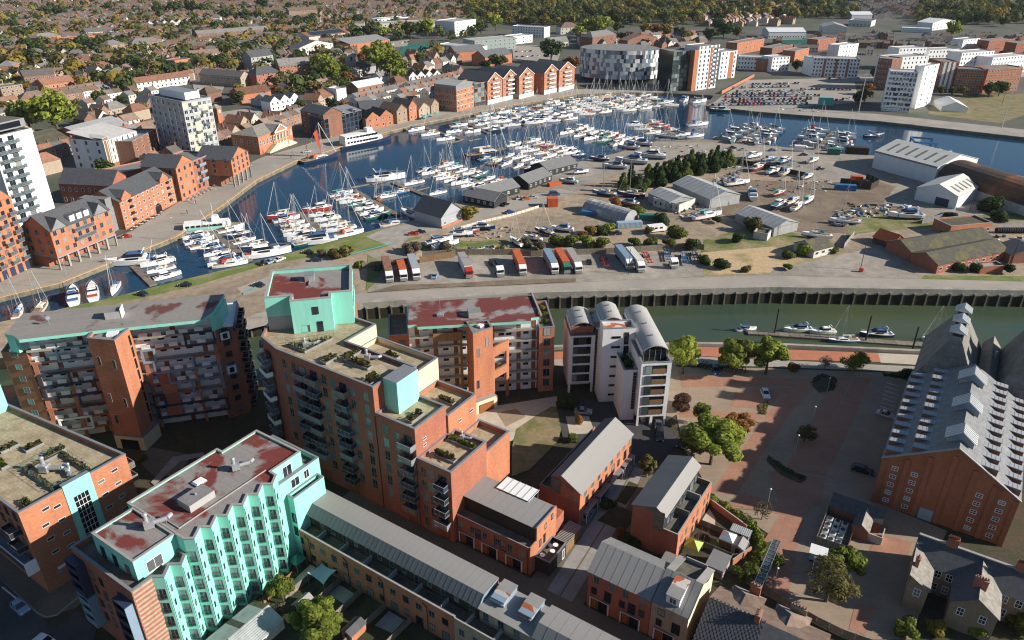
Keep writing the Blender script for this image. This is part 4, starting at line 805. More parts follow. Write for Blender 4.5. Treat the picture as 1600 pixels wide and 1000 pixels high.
m=MB();m.box(-61.5,88.5,9.1,-54.5,92.2,9.2,'white_paint')
for i in range(6): m.box(-61.6+i*1.4,88.4,9.2,-61.5+i*1.4,92.3,9.27,'steel')
r=thing('glass_canopy','white glazed canopy on the flat roof beside the orange end wall','canopy',(*E2W(-61,88.5),8.98),EA);o=m.build('glazing',r,off=(-61,88.5,8.98))
m=MB()
for u in (-61.4,-54.6): m.box(u-.05,91.8,0,u+.05,91.9,9.1,'steel')
m.build('support',r,off=(-61,88.5,8.98))
b=Bld('annex','black clad single storey annex with a roof terrace beside the orange gable','annex',-49.5,82.8)
b.block([(-49.5,82.8),(-46.5,82.8),(-46.5,88.7),(-49.5,88.7)],0,3.3,'black_board','decking',.8,.15,'coping');b.win(-46.48,87.6,.4,'R',.9,2.1,'white')
b=Bld('pergola','slatted pergola roof with potted plants behind the black annex','pergola',-49.2,88.9)
m=MB();m.prism([(-49.3,88.9),(-46.6,88.9),(-46.6,94.6),(-49.3,94.6)],0,2.5,'timber',cap=False);b.put('side_wall',m)
m=MB()
for i in range(16): m.box(-49.3,88.9+i*.37,2.5,-46.6,89.06+i*.37,2.62,'grey_render')
b.put('slat',m)
tb=MB();tb.tube((0,0,0),(0,0,.05),.5,.5,10,'white_paint');tb.tube((0,0,-.7),(0,0,0),.05,.05,5,'steel');tm=tb.data('table_top')
for i,(u,w) in enumerate(((-48.6,83.8),(-47.6,85.6),(-47.9,87.2))):
 r=thing('terrace_table','round white table on the black annex terrace, %s from the street' % ORD[i],'table',(*E2W(u,w),3.25),0,'white tables on the annex terrace');link('table_top',tm,r)
# terrace across the path
b=estate_house(-57.1,96.7,'orange brick terrace with a pitched seamed grey roof along the paved path')
m=MB();m.prism([(-57.1,96.7),(-48.3,96.7),(-48.3,119.4),(-57.1,119.4)],0,5.6,'brick_red','decking');b.put('wall',m)
m=MB();m.box(-57.1,96.7,5.6,-56.85,119.4,6.4,'brick_red','coping');m.box(-56.85,96.7,5.6,-54.5,96.95,6.4,'brick_red','coping');b.put('parapet',m)
m=MB();m.prism([(-54.4,96.75),(-48.32,96.75),(-48.32,119.3),(-54.4,119.3)],5.6,8.0,'brick_orange',cap=False);m.poly([(-54.4,96.75,8.0),(-48.32,96.75,8.0),(-52.4,96.75,10.4),(-54.4,96.75,9.4)],'brick_red');m.poly([(-54.4,119.3,8.0),(-48.32,119.3,8.0),(-52.4,119.3,10.4),(-54.4,119.3,9.4)],'brick_red');m.box(-54.45,97,5.6,-54.40,119.2,9.3,'timber_dark');b.put('upper_wall',m)
m=MB();m.prism([(-48.31,96.7),(-48.25,96.7),(-48.25,119.4),(-48.31,119.4)],0,7.95,'brick_orange');b.put('front_wall',m)
m=MB();m.box(-54.5,96.55,6.0,-52.6,96.74,9.35,'timber_grey');b.put('timber_panel',m)
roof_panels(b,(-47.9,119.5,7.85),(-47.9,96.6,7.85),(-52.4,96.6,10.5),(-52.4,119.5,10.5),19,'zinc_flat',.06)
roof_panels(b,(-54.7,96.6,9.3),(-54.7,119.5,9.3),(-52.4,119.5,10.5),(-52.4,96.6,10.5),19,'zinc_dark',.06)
for k in range(4):
 w=99.6+k*5.6
 b.win(-48.24,w,3.4,'R',1.2,2.1,'dark');b.win(-48.24,w+2.6,3.6,'R',1.0,1.5,'dark');b.win(-48.24,w-.8,6.2,'R',1.0,1.4,'green');b.win(-48.24,w+2.2,6.2,'R',1.0,1.4,'green');b.inst('juliet_rail',jm,-48.24,w,3.4,math.pi/2)
 m=MB();m.box(-48.22,w-1.6,2.5,-47.2,w+3.2,2.68,'coping',None,True);m.box(-47.4,w-1.6,0,-47.25,w-1.45,2.5,'white_paint');m.box(-47.4,w+3.05,0,-47.25,w+3.2,2.5,'white_paint');b.put('porch_frame',m);b.win(-48.2,w+.6,.1,'R',2.8,2.2,'black','garage_door');b.win(-48.2,w-.95,.1,'R',.95,2.1,'door','door')
# terrace with decks to the car park
b=estate_house(-38.4,98.4,'red brick terrace with dark grey pitched roof and three roof decks')
m=MB();m.prism([(-38.4,98.4),(-29.4,98.4),(-29.4,115.6),(-38.4,115.6)],0,5.5,'brick_red','decking');m.box(-29.65,98.4,5.5,-29.4,115.6,6.4,'brick_orange','coping_light');m.box(-32.2,98.4,5.5,-29.65,98.65,6.4,'brick_red','coping_light');m.box(-32.2,115.35,5.5,-29.65,115.6,6.4,'brick_red','coping_light');b.put('wall',m)
m=MB();m.prism([(-29.41,98.35),(-29.34,98.35),(-29.34,115.6),(-29.41,115.6)],0,5.5,'brick_orange');b.put('garden_wall_face',m)
m=MB();m.prism([(-38.38,98.42),(-32.3,98.42),(-32.3,115.5),(-38.38,115.5)],5.5,9.0,'brick_red',cap=False);m.poly([(-38.38,98.42,9.0),(-32.3,98.42,9.0),(-33.9,98.42,10.3)],'timber_grey');m.poly([(-38.38,115.5,9.0),(-32.3,115.5,9.0),(-33.9,115.5,10.3)],'timber_grey');m.box(-34.2,98.3,5.6,-32.2,98.41,9.9,'timber_grey');m.box(-32.29,98.5,5.5,-32.2,115.4,9.0,'black_board');b.put('upper_wall',m)
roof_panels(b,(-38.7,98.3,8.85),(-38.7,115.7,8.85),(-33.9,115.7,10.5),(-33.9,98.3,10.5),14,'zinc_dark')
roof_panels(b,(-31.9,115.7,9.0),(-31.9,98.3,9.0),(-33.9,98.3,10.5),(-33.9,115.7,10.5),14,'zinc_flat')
for w in (104.1,109.9): m=MB();m.box(-32.2,w-.12,5.5,-29.66,w+.12,7.0 if w>108 else 7.3,'coping_light' if w>108 else 'timber_grey');b.put('deck_divider',m)
for w in (100.4,102.6,106.2,108.4,112,114): b.win(-29.32,w,3.4,'R',.8,1.4,'green');b.win(-32.19,w,5.6 if w in (102.6,108.4,112) else 6.4,'R',1.0 if w not in (102.6,108.4,112) else 1.8,2.0 if w in (102.6,108.4,112) else 1.2,'green','window');b.win(-29.32,w,.3,'R',1.0,2.0,'dark')
# corner terrace: brick pair and buff end house
b=estate_house(-38.1,81.0,'red brick pair with a broad seamed grey roof on the street corner')
m=MB();m.prism([(-38.1,81.0),(-27.0,81.0),(-27.0,89.2),(-38.1,89.2)],0,7.9,'brick_red',cap=False);m.poly([(-38.1,81,7.9),(-38.1,89.2,7.9),(-38.1,85.7,10.2)],'brick_red');b.put('wall',m)
roof_panels(b,(-38.3,80.7,7.9),(-27.0,80.7,7.9),(-27.0,85.7,10.4),(-38.3,85.7,10.4),8,'zinc_flat');roof_panels(b,(-27.0,89.5,8.3),(-38.3,89.5,8.3),(-38.3,85.7,10.4),(-27.0,85.7,10.4),8,'zinc')
porch_row(b,81.0,(-35.8,-30.2))
for u in (-36.6,-33.8,-31.3,-28.5): b.win(u,81.0,5.9,'F',1.05,1.5,'green')
for u in (-36.9,-31.8,-28.4): b.win(u,81.0,3.3,'F',1.05,1.5,'dark')
for u in (-34.4,-30.1): b.win(u,81,3.0,'F',1.3,2.2,'dark');b.inst('juliet_rail',jm,u,81,3.0)
b=estate_house(-26.9,81.0,'buff brick end house with a rust topped dormer and roof terrace')
m=MB();m.prism([(-26.9,81.0),(-20.9,81.0),(-20.9,92.2),(-26.9,92.2)],0,7.9,'brick_beige','decking');m.poly([(-20.88,81,7.9),(-20.88,89.5,7.9),(-20.88,86.0,10.2)],'cream_render');m.prism([(-20.91,81),(-20.85,81),(-20.85,92.2),(-20.91,92.2)],0,7.9,'cream_render');b.put('wall',m)
roof_panels(b,(-26.9,80.7,7.9),(-20.7,80.7,7.9),(-20.7,86.2,10.4),(-26.9,86.2,10.4),5,'zinc')
m=MB();m.slab([(-26.9,86.2,10.4),(-25.6,86.2,10.4),(-25.6,92.2,8.2),(-26.9,92.2,8.2)],.12,'zinc_flat');m.slab([(-22.0,86.2,10.4),(-20.7,86.2,10.4),(-20.7,92.2,8.2),(-22.0,92.2,8.2)],.12,'coping_light');m.box(-25.6,92.0,7.9,-22,92.2,8.6,'coping_light');m.box(-25.6,86.3,7.9,-22.0,86.5,10.2,'coping');b.put('terrace_parapet',m)
m=MB();m.prism([(-24.9,81.6),(-22.7,81.6),(-22.7,85.4),(-24.9,85.4)],8.0,10.0,'white_render');m.slab([(-25,81.4,10.1),(-22.6,81.4,10.1),(-22.6,83.6,10.35),(-25,83.6,10.35)],.12,'zinc_flat');m.slab([(-25,83.6,10.35),(-22.6,83.6,10.35),(-22.6,85.6,10.55),(-25,85.6,10.55)],.12,'flat_roof_rust');b.put('dormer',m);b.win(-23.8,81.58,8.5,'F',1.2,1.2,'white')
porch_row(b,81.0,(-24.3,));b.win(-25.2,81,5.6,'F',1.2,1.4,'dark');b.win(-22.6,81,3.2,'F',1.4,2.2,'dark');b.inst('juliet_rail',jm,-22.6,81,3.2);b.win(-25.4,81,3.3,'F',1.0,1.4,'dark')
# ------------------------------------------------------------ victorian houses, lower right
def chimney(b,u,w,z0,z1,lu=.55,lw=1.3,pots=4,mat='brick_red'):
 m=MB();m.box(u-lu/2,w-lw/2,z0,u+lu/2,w+lw/2,z1,mat);m.box(u-lu/2-.06,w-lw/2-.06,z1,u+lu/2+.06,w+lw/2+.06,z1+.15,mat,None,True);o=b.put('chimney',m);p=MB()
 for i in range(pots):
  q=w-lw/2+lw*(i+.5)/pots if lw>lu else w;uu=u if lw>lu else u-lu/2+lu*(i+.5)/pots;p.tube((uu,q,z1+.15),(uu,q,z1+.65),.14,.11,6,'roof_red_town')
 p.build('chimney_pot',o,off=(b.u0,b.w0));return o
b=Bld('victorian_house','buff brick victorian houses with slate roofs and rear wings by the maltings','house',6.3,115.5)
m=MB();m.prism([(6.3,115.8),(27,115.8),(27,123.4),(6.3,123.4)],0,5.6,'brick_buff',cap=False);m.gable(6.3,115.8,27,123.4,5.6,8.3,'x','slate','brick_buff',.2);b.put('wall',m)
m=MB();m.box(6.2,119.35,8.28,27,119.85,8.5,'coping_light');b.put('ridge_tile',m)
m=MB();m.prism([(6.4,109.8),(9.4,109.8),(9.4,116),(6.4,116)],0,5.4,'brick_buff',cap=False);m.poly([(6.4,109.8,5.4),(9.4,109.8,5.4),(6.4,109.8,7.3)],'brick_buff');m.slab([(9.65,109.6,5.3),(6.2,109.6,7.4),(6.2,119.2,7.4),(9.65,116.3,5.3)],.12,'slate_pale');b.put('rear_wing',m)
m=MB();m.prism([(12.7,109.5),(19.2,109.5),(19.2,116),(12.7,116)],0,5.5,'brick_buff',cap=False);m.poly([(12.7,109.5,5.5),(19.2,109.5,5.5),(15.95,109.5,7.9)],'brick_buff');m.slab([(12.4,109.3,5.4),(15.95,109.3,8.0),(15.95,119,8.0),(12.4,116,5.4)],.12,'slate');m.slab([(19.5,109.3,5.4),(15.95,109.3,8.0),(15.95,119,8.0),(19.5,116,5.4)],.12,'slate_pale');b.put('rear_wing',m)
for u,w,z,f in ((7.9,109.78,3.4,'F'),(14.3,109.48,3.3,'F'),(17.4,109.48,3.3,'F'),(10.3,115.78,3.7,'F'),(12.0,115.78,3.7,'F'),(10.3,115.78,.9,'F'),(12.0,115.78,.9,'F'),(20.0,115.78,3.7,'F'),(22.0,115.78,3.7,'F'),(20.4,115.78,.9,'F')): b.win(u,w,z,f,1.05,1.6,'sash')
chimney(b,11.2,119.6,7.4,9.8,1.6,.7,5);chimney(b,6.8,112.9,5.5,8.6,.6,.8,2);chimney(b,15.9,112.6,7.2,9.3,1.9,.7,5);chimney(b,21.2,119.6,7.4,9.8,1.6,.7,6)
b=Bld('victorian_house','brick terrace with dark tiled roof and two rear hipped wings at the bottom edge','house',-19.3,80)
m=MB();m.prism([(-19.2,80),(-2,80),(-2,91.8),(-19.2,91.8)],0,5.4,'brick_buff',cap=False);m.poly([(-19.2,80.0,5.4),(-19.2,91.8,5.4),(-19.2,86.1,8.2)],'brick_buff');b.put('wall',m)
m=MB();m.slab([(-19.5,79.6,5.3),(-2,79.6,5.3),(-2,86.1,8.4),(-19.5,86.1,8.4)],.12,'slate');m.slab([(-19.5,92.2,5.4),(-2,92.2,5.4),(-2,86.1,8.4),(-19.5,86.1,8.4)],.12,'roof_brown_town');b.put('roof',m)
tl=MB();tl.box(-.14,-.2,0,.14,.2,.045,'slate',None,True);tl=tl.data('roof_tile');sl=math.atan2(3.1,6.5)
for i in range(14):
 for j in range(16):
  w=80.0+j*.41;o=b.inst('roof_tile',tl,-19.2+i*.62+(.31 if j % 2 else 0),w,5.32+(w-79.6)*3.1/6.5,0);o.rotation_euler=(sl+.05,0,0)
for u in (-15.1,-8.0):
 m=MB();m.prism([(u-2.4,90),(u+2.6,90),(u+2.6,94),(u-2.4,94)],0,5.0,'brick_buff',cap=False);m.slab([(u-2.6,88,6.6),(u-2.6,94.2,4.9),(u,91.0,7.2),(u,86.5,7.6)],.1,'slate');m.slab([(u+2.8,94.2,4.9),(u+2.8,88,6.6),(u,86.5,7.6),(u,91.0,7.2)],.1,'roof_brown_town');m.slab([(u-2.6,94.2,4.9),(u+2.8,94.2,4.9),(u,91.0,7.2)],.1,'slate_pale');b.put('rear_wing',m)
chimney(b,-11.9,86.2,7.6,9.6,.8,1.6,4);chimney(b,-14.2,93.6,4.8,7.2,1.6,.6,3,'brick_red');chimney(b,-7.3,93.6,4.8,6.6,2.4,.5,5,'brick_buff')
# ------------------------------------------------------------ maltings
b=Bld('maltings','huge red brick maltings with rows of white roof vents and a blank gable','maltings',-2.7,135.3)
m=MB();m.prism([(-2.7,135.3),(19.8,135.3),(19.8,171),(-2.7,171)],0,11,'brick_malt',cap=False)
for w in (135.3,171): m.poly([(-2.7,w,11),(19.8,w,11),(8.6,w,17.7)],'brick_malt')
b.put('wall',m)
m=MB()
for u,h in ((-2.35,11),(1.4,12.6),(4.9,14.6),(8.6,16.4),(12.2,14.6),(15.8,12.7),(19.45,11)): m.box(u-.45,135.08,0,u+.45,135.29,h-.4,'brick_malt',None,True)
b.put('pilaster',m)
m=MB();m.slab([(-3.0,135.0,10.85),(8.6,135.0,17.85),(8.6,171.2,17.85),(-3.0,171.2,10.85)],.16,'slate_malt');m.slab([(20.1,135.0,10.8),(8.6,135.0,17.85),(8.6,171.2,17.85),(20.1,171.2,10.8)],.16,'slate_malt');b.put('roof',m)
m=MB();m.bar((-3.0,135.0,10.95),(8.6,135.0,17.95),.35,.2,'coping_light');m.bar((20.1,135.0,10.9),(8.6,135.0,17.95),.35,.2,'coping_light');b.put('coping',m)
def vent(s):
 m=MB();L=3.0;zt=.53*L*1.0
 m.prism([(0,-.75),(s*L,-.75),(s*L,.75),(0,.75)],0.05,zt-.1,'brick_dark');m.slab([(-s*.15,-.85,zt),(s*L*1.0,-.85,zt+.25),(s*L*1.0,.85,zt+.25),(-s*.15,.85,zt)],.1,'grey_metal')
 for i in range(4): m.slab([(s*(.0+i*.72),-.78,zt+.05+.06*i),(s*(.62+i*.72),-.78,zt+.1+.06*i),(s*(.62+i*.72),.78,zt+.1+.06*i),(s*(.0+i*.72),.78,zt+.05+.06*i)],.03,'hull_grey')
 m.slab([(s*L,-.85,zt+.25),(s*(L+.7),0,zt+.35),(s*L,.85,zt+.25)],.1,'grey_metal');return m.data('roof_vent')
vl,vr=vent(1),vent(-1)
for i in range(11):
 w=136.8+3.28*i
 if i<11: b.inst('roof_vent',vl,-2.6,w,10.95);b.inst('roof_vent',vl,1.5,w,13.25)
 b.inst('roof_vent',vr,19.6,w,10.95);b.inst('roof_vent',vr,15.4,w,13.55)
for w in (139.8,152.0,164.4):
 m=MB();m.prism([(6.4,w-1.6),(10.8,w-1.6),(10.8,w+1.6),(6.4,w+1.6)],15.2,17.9,'grey_render',cap=False);m.gable(6.2,w-1.7,11.0,w+1.7,17.8,19.7,'y','steel','blue_panel',.25,.1)
 for k in range(6): y=w-1.75+k*.7;m.bar((6.0,y,17.7),(8.6,y,19.78),.09,.1,'white_paint');m.bar((11.2,y,17.7),(8.6,y,19.78),.09,.1,'white_paint')
 b.put('ridge_vent',m)
for u in (-.3,3.1,13.9,17.5):
 for z in (1.0,2.95,4.9,6.85,8.8): b.win(u,135.28,z,'F',1.15,.95,'sash')
m=MB();m.box(5.6,135.12,0,8.0,135.27,2.6,'tarp_blue');b.put('door',m)
def kiln(u0,u1,wa,wb,label):
 b=Bld('malt_kiln',label,'malt kiln',u0,wa);uc=(u0+u1)/2
 m=MB();m.prism([(u0,wa),(u1,wa),(u1,wb),(u0,wb)],0,11,'brick_dark',cap=False);b.put('wall',m)
 m=MB();a,c=(uc-1.2,uc+1.2);wf,wk=wa+3.6,wb-3.6;z=20.5
 m.slab([(u0-.3,wa-.1,10.8),(u0-.3,wb+.3,10.8),(a,wk,z),(a,wf,z)],.15,'kiln_slate');m.slab([(u1+.3,wb+.3,10.8),(u1+.3,wa-.1,10.8),(c,wf,z),(c,wk,z)],.15,'kiln_slate');m.slab([(u0-.3,wa-.1,10.8),(u1+.3,wa-.1,10.8),(c,wf,z),(a,wf,z)],.15,'kiln_slate');m.slab([(u1+.3,wb+.3,10.8),(u0-.3,wb+.3,10.8),(a,wk,z),(c,wk,z)],.15,'kiln_slate');b.put('roof',m)
 n=3
 for i in range(n):
  w=wf+1.4+(wk-wf-2.8)*i/(n-1);m=MB();m.box(uc-1.25,w-1.3,z-2.2,uc+1.25,w+1.3,z+.9,'grey_metal');m.box(uc-1.0,w-1.1,z+.9,uc+1.0,w+1.1,z+1.9,'dark_metal')
  for sx in (-1.1,1.1):
   for sy in (-1.2,1.2): m.box(uc+sx-.1,w+sy-.1,z+.9,uc+sx+.1,w+sy+.1,z+1.9,'grey_metal')
  m.gable(uc-1.6,w-1.5,uc+1.6,w+1.5,z+1.85,z+2.9,'y','steel','white_paint',.15,.1)
  for k in range(5): y=w-1.6+k*.8;m.bar((uc-1.75,y,z+1.85),(uc,y,z+2.98),.08,.08,'white_paint');m.bar((uc+1.75,y,z+1.85),(uc,y,z+2.98),.08,.08,'white_paint')
  b.put('cowl',m)
kiln(-2.2,9.9,171.3,194,'steep slate kiln roof with a row of white cowls behind the maltings')
kiln(13.4,22.6,171.3,194,'steep slate kiln with white cowls farther along from the promenade corner')
b=Bld('malt_store','low slate roofed store squeezed between the two malt kilns','store',9.95,171.3)
m=MB();m.prism([(9.95,171.3),(13.35,171.3),(13.35,194),(9.95,194)],0,13,'brick_dark',cap=False);b.put('wall',m)
m=MB();m.gable(9.95,171.3,13.35,194,13,15.2,'y','slate_pale','slate',.2);b.put('roof',m)
m=MB();m.box(12.2,184,13.5,12.7,184.6,15.9,'steel');b.put('flue',m)
# plant compound by the maltings
b=Bld('outbuilding','small brick outbuilding with a slate roof beside the air conditioning yard','outbuilding',-9.2,122.3)
m=MB();m.prism([(-9.0,126.2),(.2,126.2),(.2,130.6),(-9.0,130.6)],0,2.6,'brick_dark',cap=False);m.prism([(-4.2,122.4),(-1.4,122.4),(-1.4,126.2),(-4.2,126.2)],0,2.6,'brick_red',cap=False);m.poly([(-4.2,122.4,2.6),(-1.4,122.4,2.6),(-2.8,122.4,3.7)],'brick_red');b.put('wall',m)
m=MB();m.gable(-9.0,126.2,.2,130.6,2.6,4.2,'x','slate','brick_dark',.2);m.slab([(-4.4,122.2,2.5),(-2.8,122.2,3.8),(-2.8,128,3.8),(-4.4,126,2.5)],.1,'slate');m.slab([(-1.2,122.2,2.5),(-2.8,122.2,3.8),(-2.8,128,3.8),(-1.2,126,2.5)],.1,'slate_pale');b.put('roof',m)
m=MB();m.box(-1.3,123.0,0,1.0,123.15,1.9,'plaster_dirty');m.box(.9,123.1,0,1.05,126,1.9,'plaster_dirty');o=b.put('yard_wall',m)
rf=MB();rf.box(-.55,-.55,0,.55,.55,1.35,'white_paint')
for k in range(3): rf.box(-.57,-.5,.2+.35*k,.57,.5,.3+.35*k,'grey_metal')
rf.tube((0,0,1.35),(0,0,1.5),.46,.46,12,'grey_metal');rf.tube((0,0,1.5),(0,0,1.53),.40,.40,12,'dark_metal');acm=rf.data('casing')
for i in range(4):
 for j in range(3):
  lb='%s air conditioner in the %s row of the fenced plant yard' % (('near end','second','third','far end')[i],('outer','middle','inner')[j])
  r=thing('air_conditioner','white boxed '+lb,'air conditioner',(*E2W(-8.3+j*1.35,118.2+i*1.9),0),EA,'air conditioners in the plant yard');link('casing',acm,r)
def fence(name,label,pts,h=1.7,step=1.8,mat='timber_grey',post='timber_grey',est=True,cat='fence',gap=.03,group=None,z=0.0):
 q=[E2W(*p) if est else p for p in pts];r=thing(name,label,cat,(*q[0],z),0,group);pm={}
 for a,c in zip(q,q[1:]):
  A,C_=Vector(a),Vector(c);L=(C_-A).length;n=max(1,round(L/step));s=L/n;ang=math.atan2((C_-A).y,(C_-A).x);k=round(s,2)
  if k not in pm:
   m=MB();nb=max(3,int(s/.3));w=(s-2*gap-.1)/nb
   for i in range(nb): m.box(.05+gap+i*w,-.02-(i % 2)*.015,.08,.05+gap+(i+1)*w-.012,.02,h+(.03 if i % 2 else 0),mat)
   pm[k]=m.data('fence_panel')
   m=MB();m.box(-.06,-.06,0,.06,.06,h+.12,post);pm['p']=m.data('post')
  for i in range(n):
   p=A+(C_-A)*(i/n);link('fence_panel',pm[k],r,(p.x-q[0][0],p.y-q[0][1],0),ang);link('post',pm['p'],r,(p.x-q[0][0],p.y-q[0][1],0),ang)
 return r
fence('timber_fence','pale timber fence round the air conditioning yard',[(-9.2,116.8),(-3.9,117.2),(-3.9,122.2)],2.0);fence('timber_fence','timber fence on the car park side of the air conditioning yard',[(-9.2,129.5),(-9.2,116.8)],2.0)
fence('timber_fence','long weathered fence between the car park and the house gardens',[(-17,100.4),(-12.9,99.9),(-9.4,99.0),(-4.7,98.2),(-.7,97.9),(3.2,98.3),(5.5,99)],1.7)
# gardens by the deck terrace
for pts,lb in (([(-29.0,98.7),(-20.9,98.6),(-20.9,104.4)],'garden fence round the grey shed and green gazebo'),([(-29.0,104.4),(-20.8,104.4),(-19.2,105.5),(-19.2,109)],'garden fence between the green gazebo and the white gazebo'),([(-29.0,109.7),(-23.5,109.7),(-22,112)],'dark garden fence behind the white gazebo')): fence('garden_fence',lb,pts,1.6)
m=MB();m.prism([(-29.3,116.0),(-21,112.6),(-20.9,112.9),(-29.3,116.3)],0,1.8,'brick_orange','coping_light');m.prism([(-20.5,103.0),(-18.7,107.9),(-18.45,107.8),(-20.25,102.9)],0,1.7,'brick_orange','coping_light');r=thing('garden_wall','orange brick garden wall under the ivy hedge','garden wall',(*E2W(-29.3,116),0),EA);m.build('brickwork',r,off=(-29.3,116))
sheet('garden',[(-29.2,98.8),(-20.9,98.7),(-19,108),(-21,112.6),(-29.2,116)],'soil',est=True);sheet('lawn',[(-25.6,105.4),(-23.6,105.2),(-23.8,107.6),(-25.8,107.4)],'lawn',est=True);sheet('patio',[(-29,109.9),(-26.2,110.4),(-27,113),(-29,115)],'paving_pale',est=True)
def gazebo(label,u,w,s,mat,mat2=None,wall=None):
 r=thing('gazebo',label,'gazebo',(*E2W(u,w),0),EA);m=MB();h=s/2
 P4=[(-h,-h,2.1),(h,-h,2.1),(h,h,2.1),(-h,h,2.1)]
 for i in range(4): m.poly([P4[i],P4[(i+1) % 4],(0,0,3.0)],mat if i % 2 else (mat2 or mat));m.poly([(P4[i][0],P4[i][1],1.85),(P4[(i+1) % 4][0],P4[(i+1) % 4][1],1.85),P4[(i+1) % 4],P4[i]],mat)
 m.build('canopy',r)
 for sx in (-1,1):
  for sy in (-1,1): m=MB();m.box(sx*(h-.06)-.04,sy*(h-.06)-.04,0,sx*(h-.06)+.04,sy*(h-.06)+.04,2.05,'steel');m.build('leg',r)
 if wall: m=MB();m.box(-h+.1,-h+.05,0,h-.1,-h+.1,1.85,wall);m.build('side_curtain',r)
 return r
gazebo('lime green pointed gazebo against the orange garden front',-27.5,102.3,2.7,'gazebo_green','leaf_gold');gazebo('white tented gazebo with brown sides beside the pink shed',-22.9,107.6,2.6,'white_paint','tarp_blue','timber')
def shed(label,u,w,lu,lw,h,wall,roof,flat=False,ang=0.0,est=True):
 r=thing('garden_shed',label,'shed',(*(E2W(u,w) if est else (u,w)),0),(EA if est else 0)+ang);m=MB();m.prism([(-lu/2,-lw/2),(lu/2,-lw/2),(lu/2,lw/2),(-lu/2,lw/2)],0,h,wall,cap=False)
 if not flat:
  for y in (-lw/2,lw/2): m.poly([(-lu/2,y,h),(lu/2,y,h),(0,y,h+.5)],wall)
 m.build('wall',r);m=MB()
 if flat: m.slab([(-lu/2-.15,-lw/2-.15,h+.05),(lu/2+.15,-lw/2-.15,h+.05),(lu/2+.15,lw/2+.15,h+.25),(-lu/2-.15,lw/2+.15,h+.25)],.1,roof)
 else: m.slab([(-lu/2-.15,-lw/2-.15,h-.1),(0,-lw/2-.15,h+.55),(0,lw/2+.15,h+.55),(-lu/2-.15,lw/2+.15,h-.1)],.07,roof);m.slab([(lu/2+.15,-lw/2-.15,h-.1),(0,-lw/2-.15,h+.55),(0,lw/2+.15,h+.55),(lu/2+.15,lw/2+.15,h-.1)],.07,roof)
 m.build('roof',r);m=MB();m.box(-.4,-lw/2-.04,0,.4,-lw/2,1.8,'timber_dark');m.build('door',r);return r
shed('pink walled garden shed with a grey felt roof',-20.5,107.2,2.2,2.6,2.0,'brick_beige','zinc_flat');shed('large flat grey shed beside the green gazebo',-22.3,100.7,3.1,4.0,2.2,'grey_render','zinc',True);shed('low pale green shed tucked against the ivy hedge',-21.4,110.6,3.4,1.6,1.9,'grey_render','corrugated',True)
shed('tiny shed with grey lid at the foot of the brick gable',-30.0,96.6,1.8,2.2,2.0,'timber','roof_grey_flat',True);shed('bleached shed behind the corner terrace',-34.3,91.6,2.0,3.0,2.1,'timber_grey','zinc_flat',True)
m=MB();m.tube((0,0,.3),(0,0,.42),1.25,1.25,14,'rubber');r=thing('trampoline','round dark trampoline in the garden beside the green gazebo','trampoline',(*E2W(-27.2,106.6),0),EA);m.build('bed',r);m=MB();[m.tube((1.1*math.cos(a),1.1*math.sin(a),0),(1.1*math.cos(a),1.1*math.sin(a),1.9),.03,.03,5,'orange_paint') for a in (0,1.05,2.1,3.14,4.2,5.2)];m.build('pole',r)
# ivy hedge
def hedge(label,pts,h,wd,mat,n=900,est=True,leaf=.16,name='hedge',cat='hedge',seed=4):
 q=[E2W(*p) if est else p for p in pts];R=random.Random(seed);v,f=[],[];o0=q[0];seg=[((Vector(c)-Vector(a)).length) for a,c in zip(q,q[1:])];tot=sum(seg)
 for _ in range(n):
  s=R.random()*tot;i=0
  while s>seg[i]: s -= seg[i];i+=1
  A,C_=Vector(q[i]),Vector(q[i+1]);d=(C_-A).normalized();nn=Vector((-d.y,d.x));p=A+d*s;a=R.uniform(0,math.pi);bump=.8+.35*math.sin(p.x*1.7)*math.cos(p.y*1.3)
  c=Vector((p.x-o0[0],p.y-o0[1],0))+Vector((nn.x,nn.y,0))*math.cos(a)*wd/2*bump+Vector((0,0,math.sin(a)*h*bump*R.uniform(.3,1)))
  k=leaf*R.uniform(.6,1.5);t1=Vector((R.gauss(0,1),R.gauss(0,1),R.gauss(0,.6))).normalized();t2=t1.orthogonal();b0=len(v);v+=[tuple(c-t1*k-t2*k*.6),tuple(c+t1*k-t2*k*.6),tuple(c+t1*k+t2*k*.6),tuple(c-t1*k+t2*k*.6)];f.append((b0,b0+1,b0+2,b0+3))
 me=bpy.data.meshes.new('foliage');me.from_pydata(v,[],f);me.materials.append(MAT[mat]);me.update();r=thing(name,label,cat,(*o0,0));link('foliage',me,r);return r
hedge('thick curving ivy hedge along the edge of the brick car park',[(-29.3,116.9),(-25.6,116.2),(-21.4,114.8),(-18.6,112.6),(-17.2,110),(-17.4,107)],2.3,2.0,'leaf_lime',3600,leaf=.15)
hedge('loose green bush at the foot of the ivy hedge',[(-17.2,106),(-17.6,102.4),(-19,100.4)],2.2,2.8,'leaf_green',1600,leaf=.14)
r=thing('cycle_shelter','steel framed cycle shelter at the edge of the brick car park','cycle shelter',(*E2W(-14.7,105),0),EA+.02);m=MB();m.slab([(-.9,-6.2,2.35),(.5,-6.2,2.5),(.5,6.2,2.5),(-.9,6.2,2.35)],.03,'rail_glass');m.build('glazing',r);m=MB()
for i in range(13): m.bar((-.9,-6.2+i*1.03,2.4),(.5,-6.2+i*1.03,2.56),.06,.08,'steel')
m.bar((-.9,-6.2,2.4),(-.9,6.2,2.4),.08,.08,'steel');m.bar((.5,-6.2,2.56),(.5,6.2,2.56),.08,.08,'steel');m.build('roof_frame',r);m=MB();[m.tube((.45,-6+i*3,0),(.45,-6+i*3,2.5),.05,.05,6,'steel') for i in range(5)];m.build('post',r)
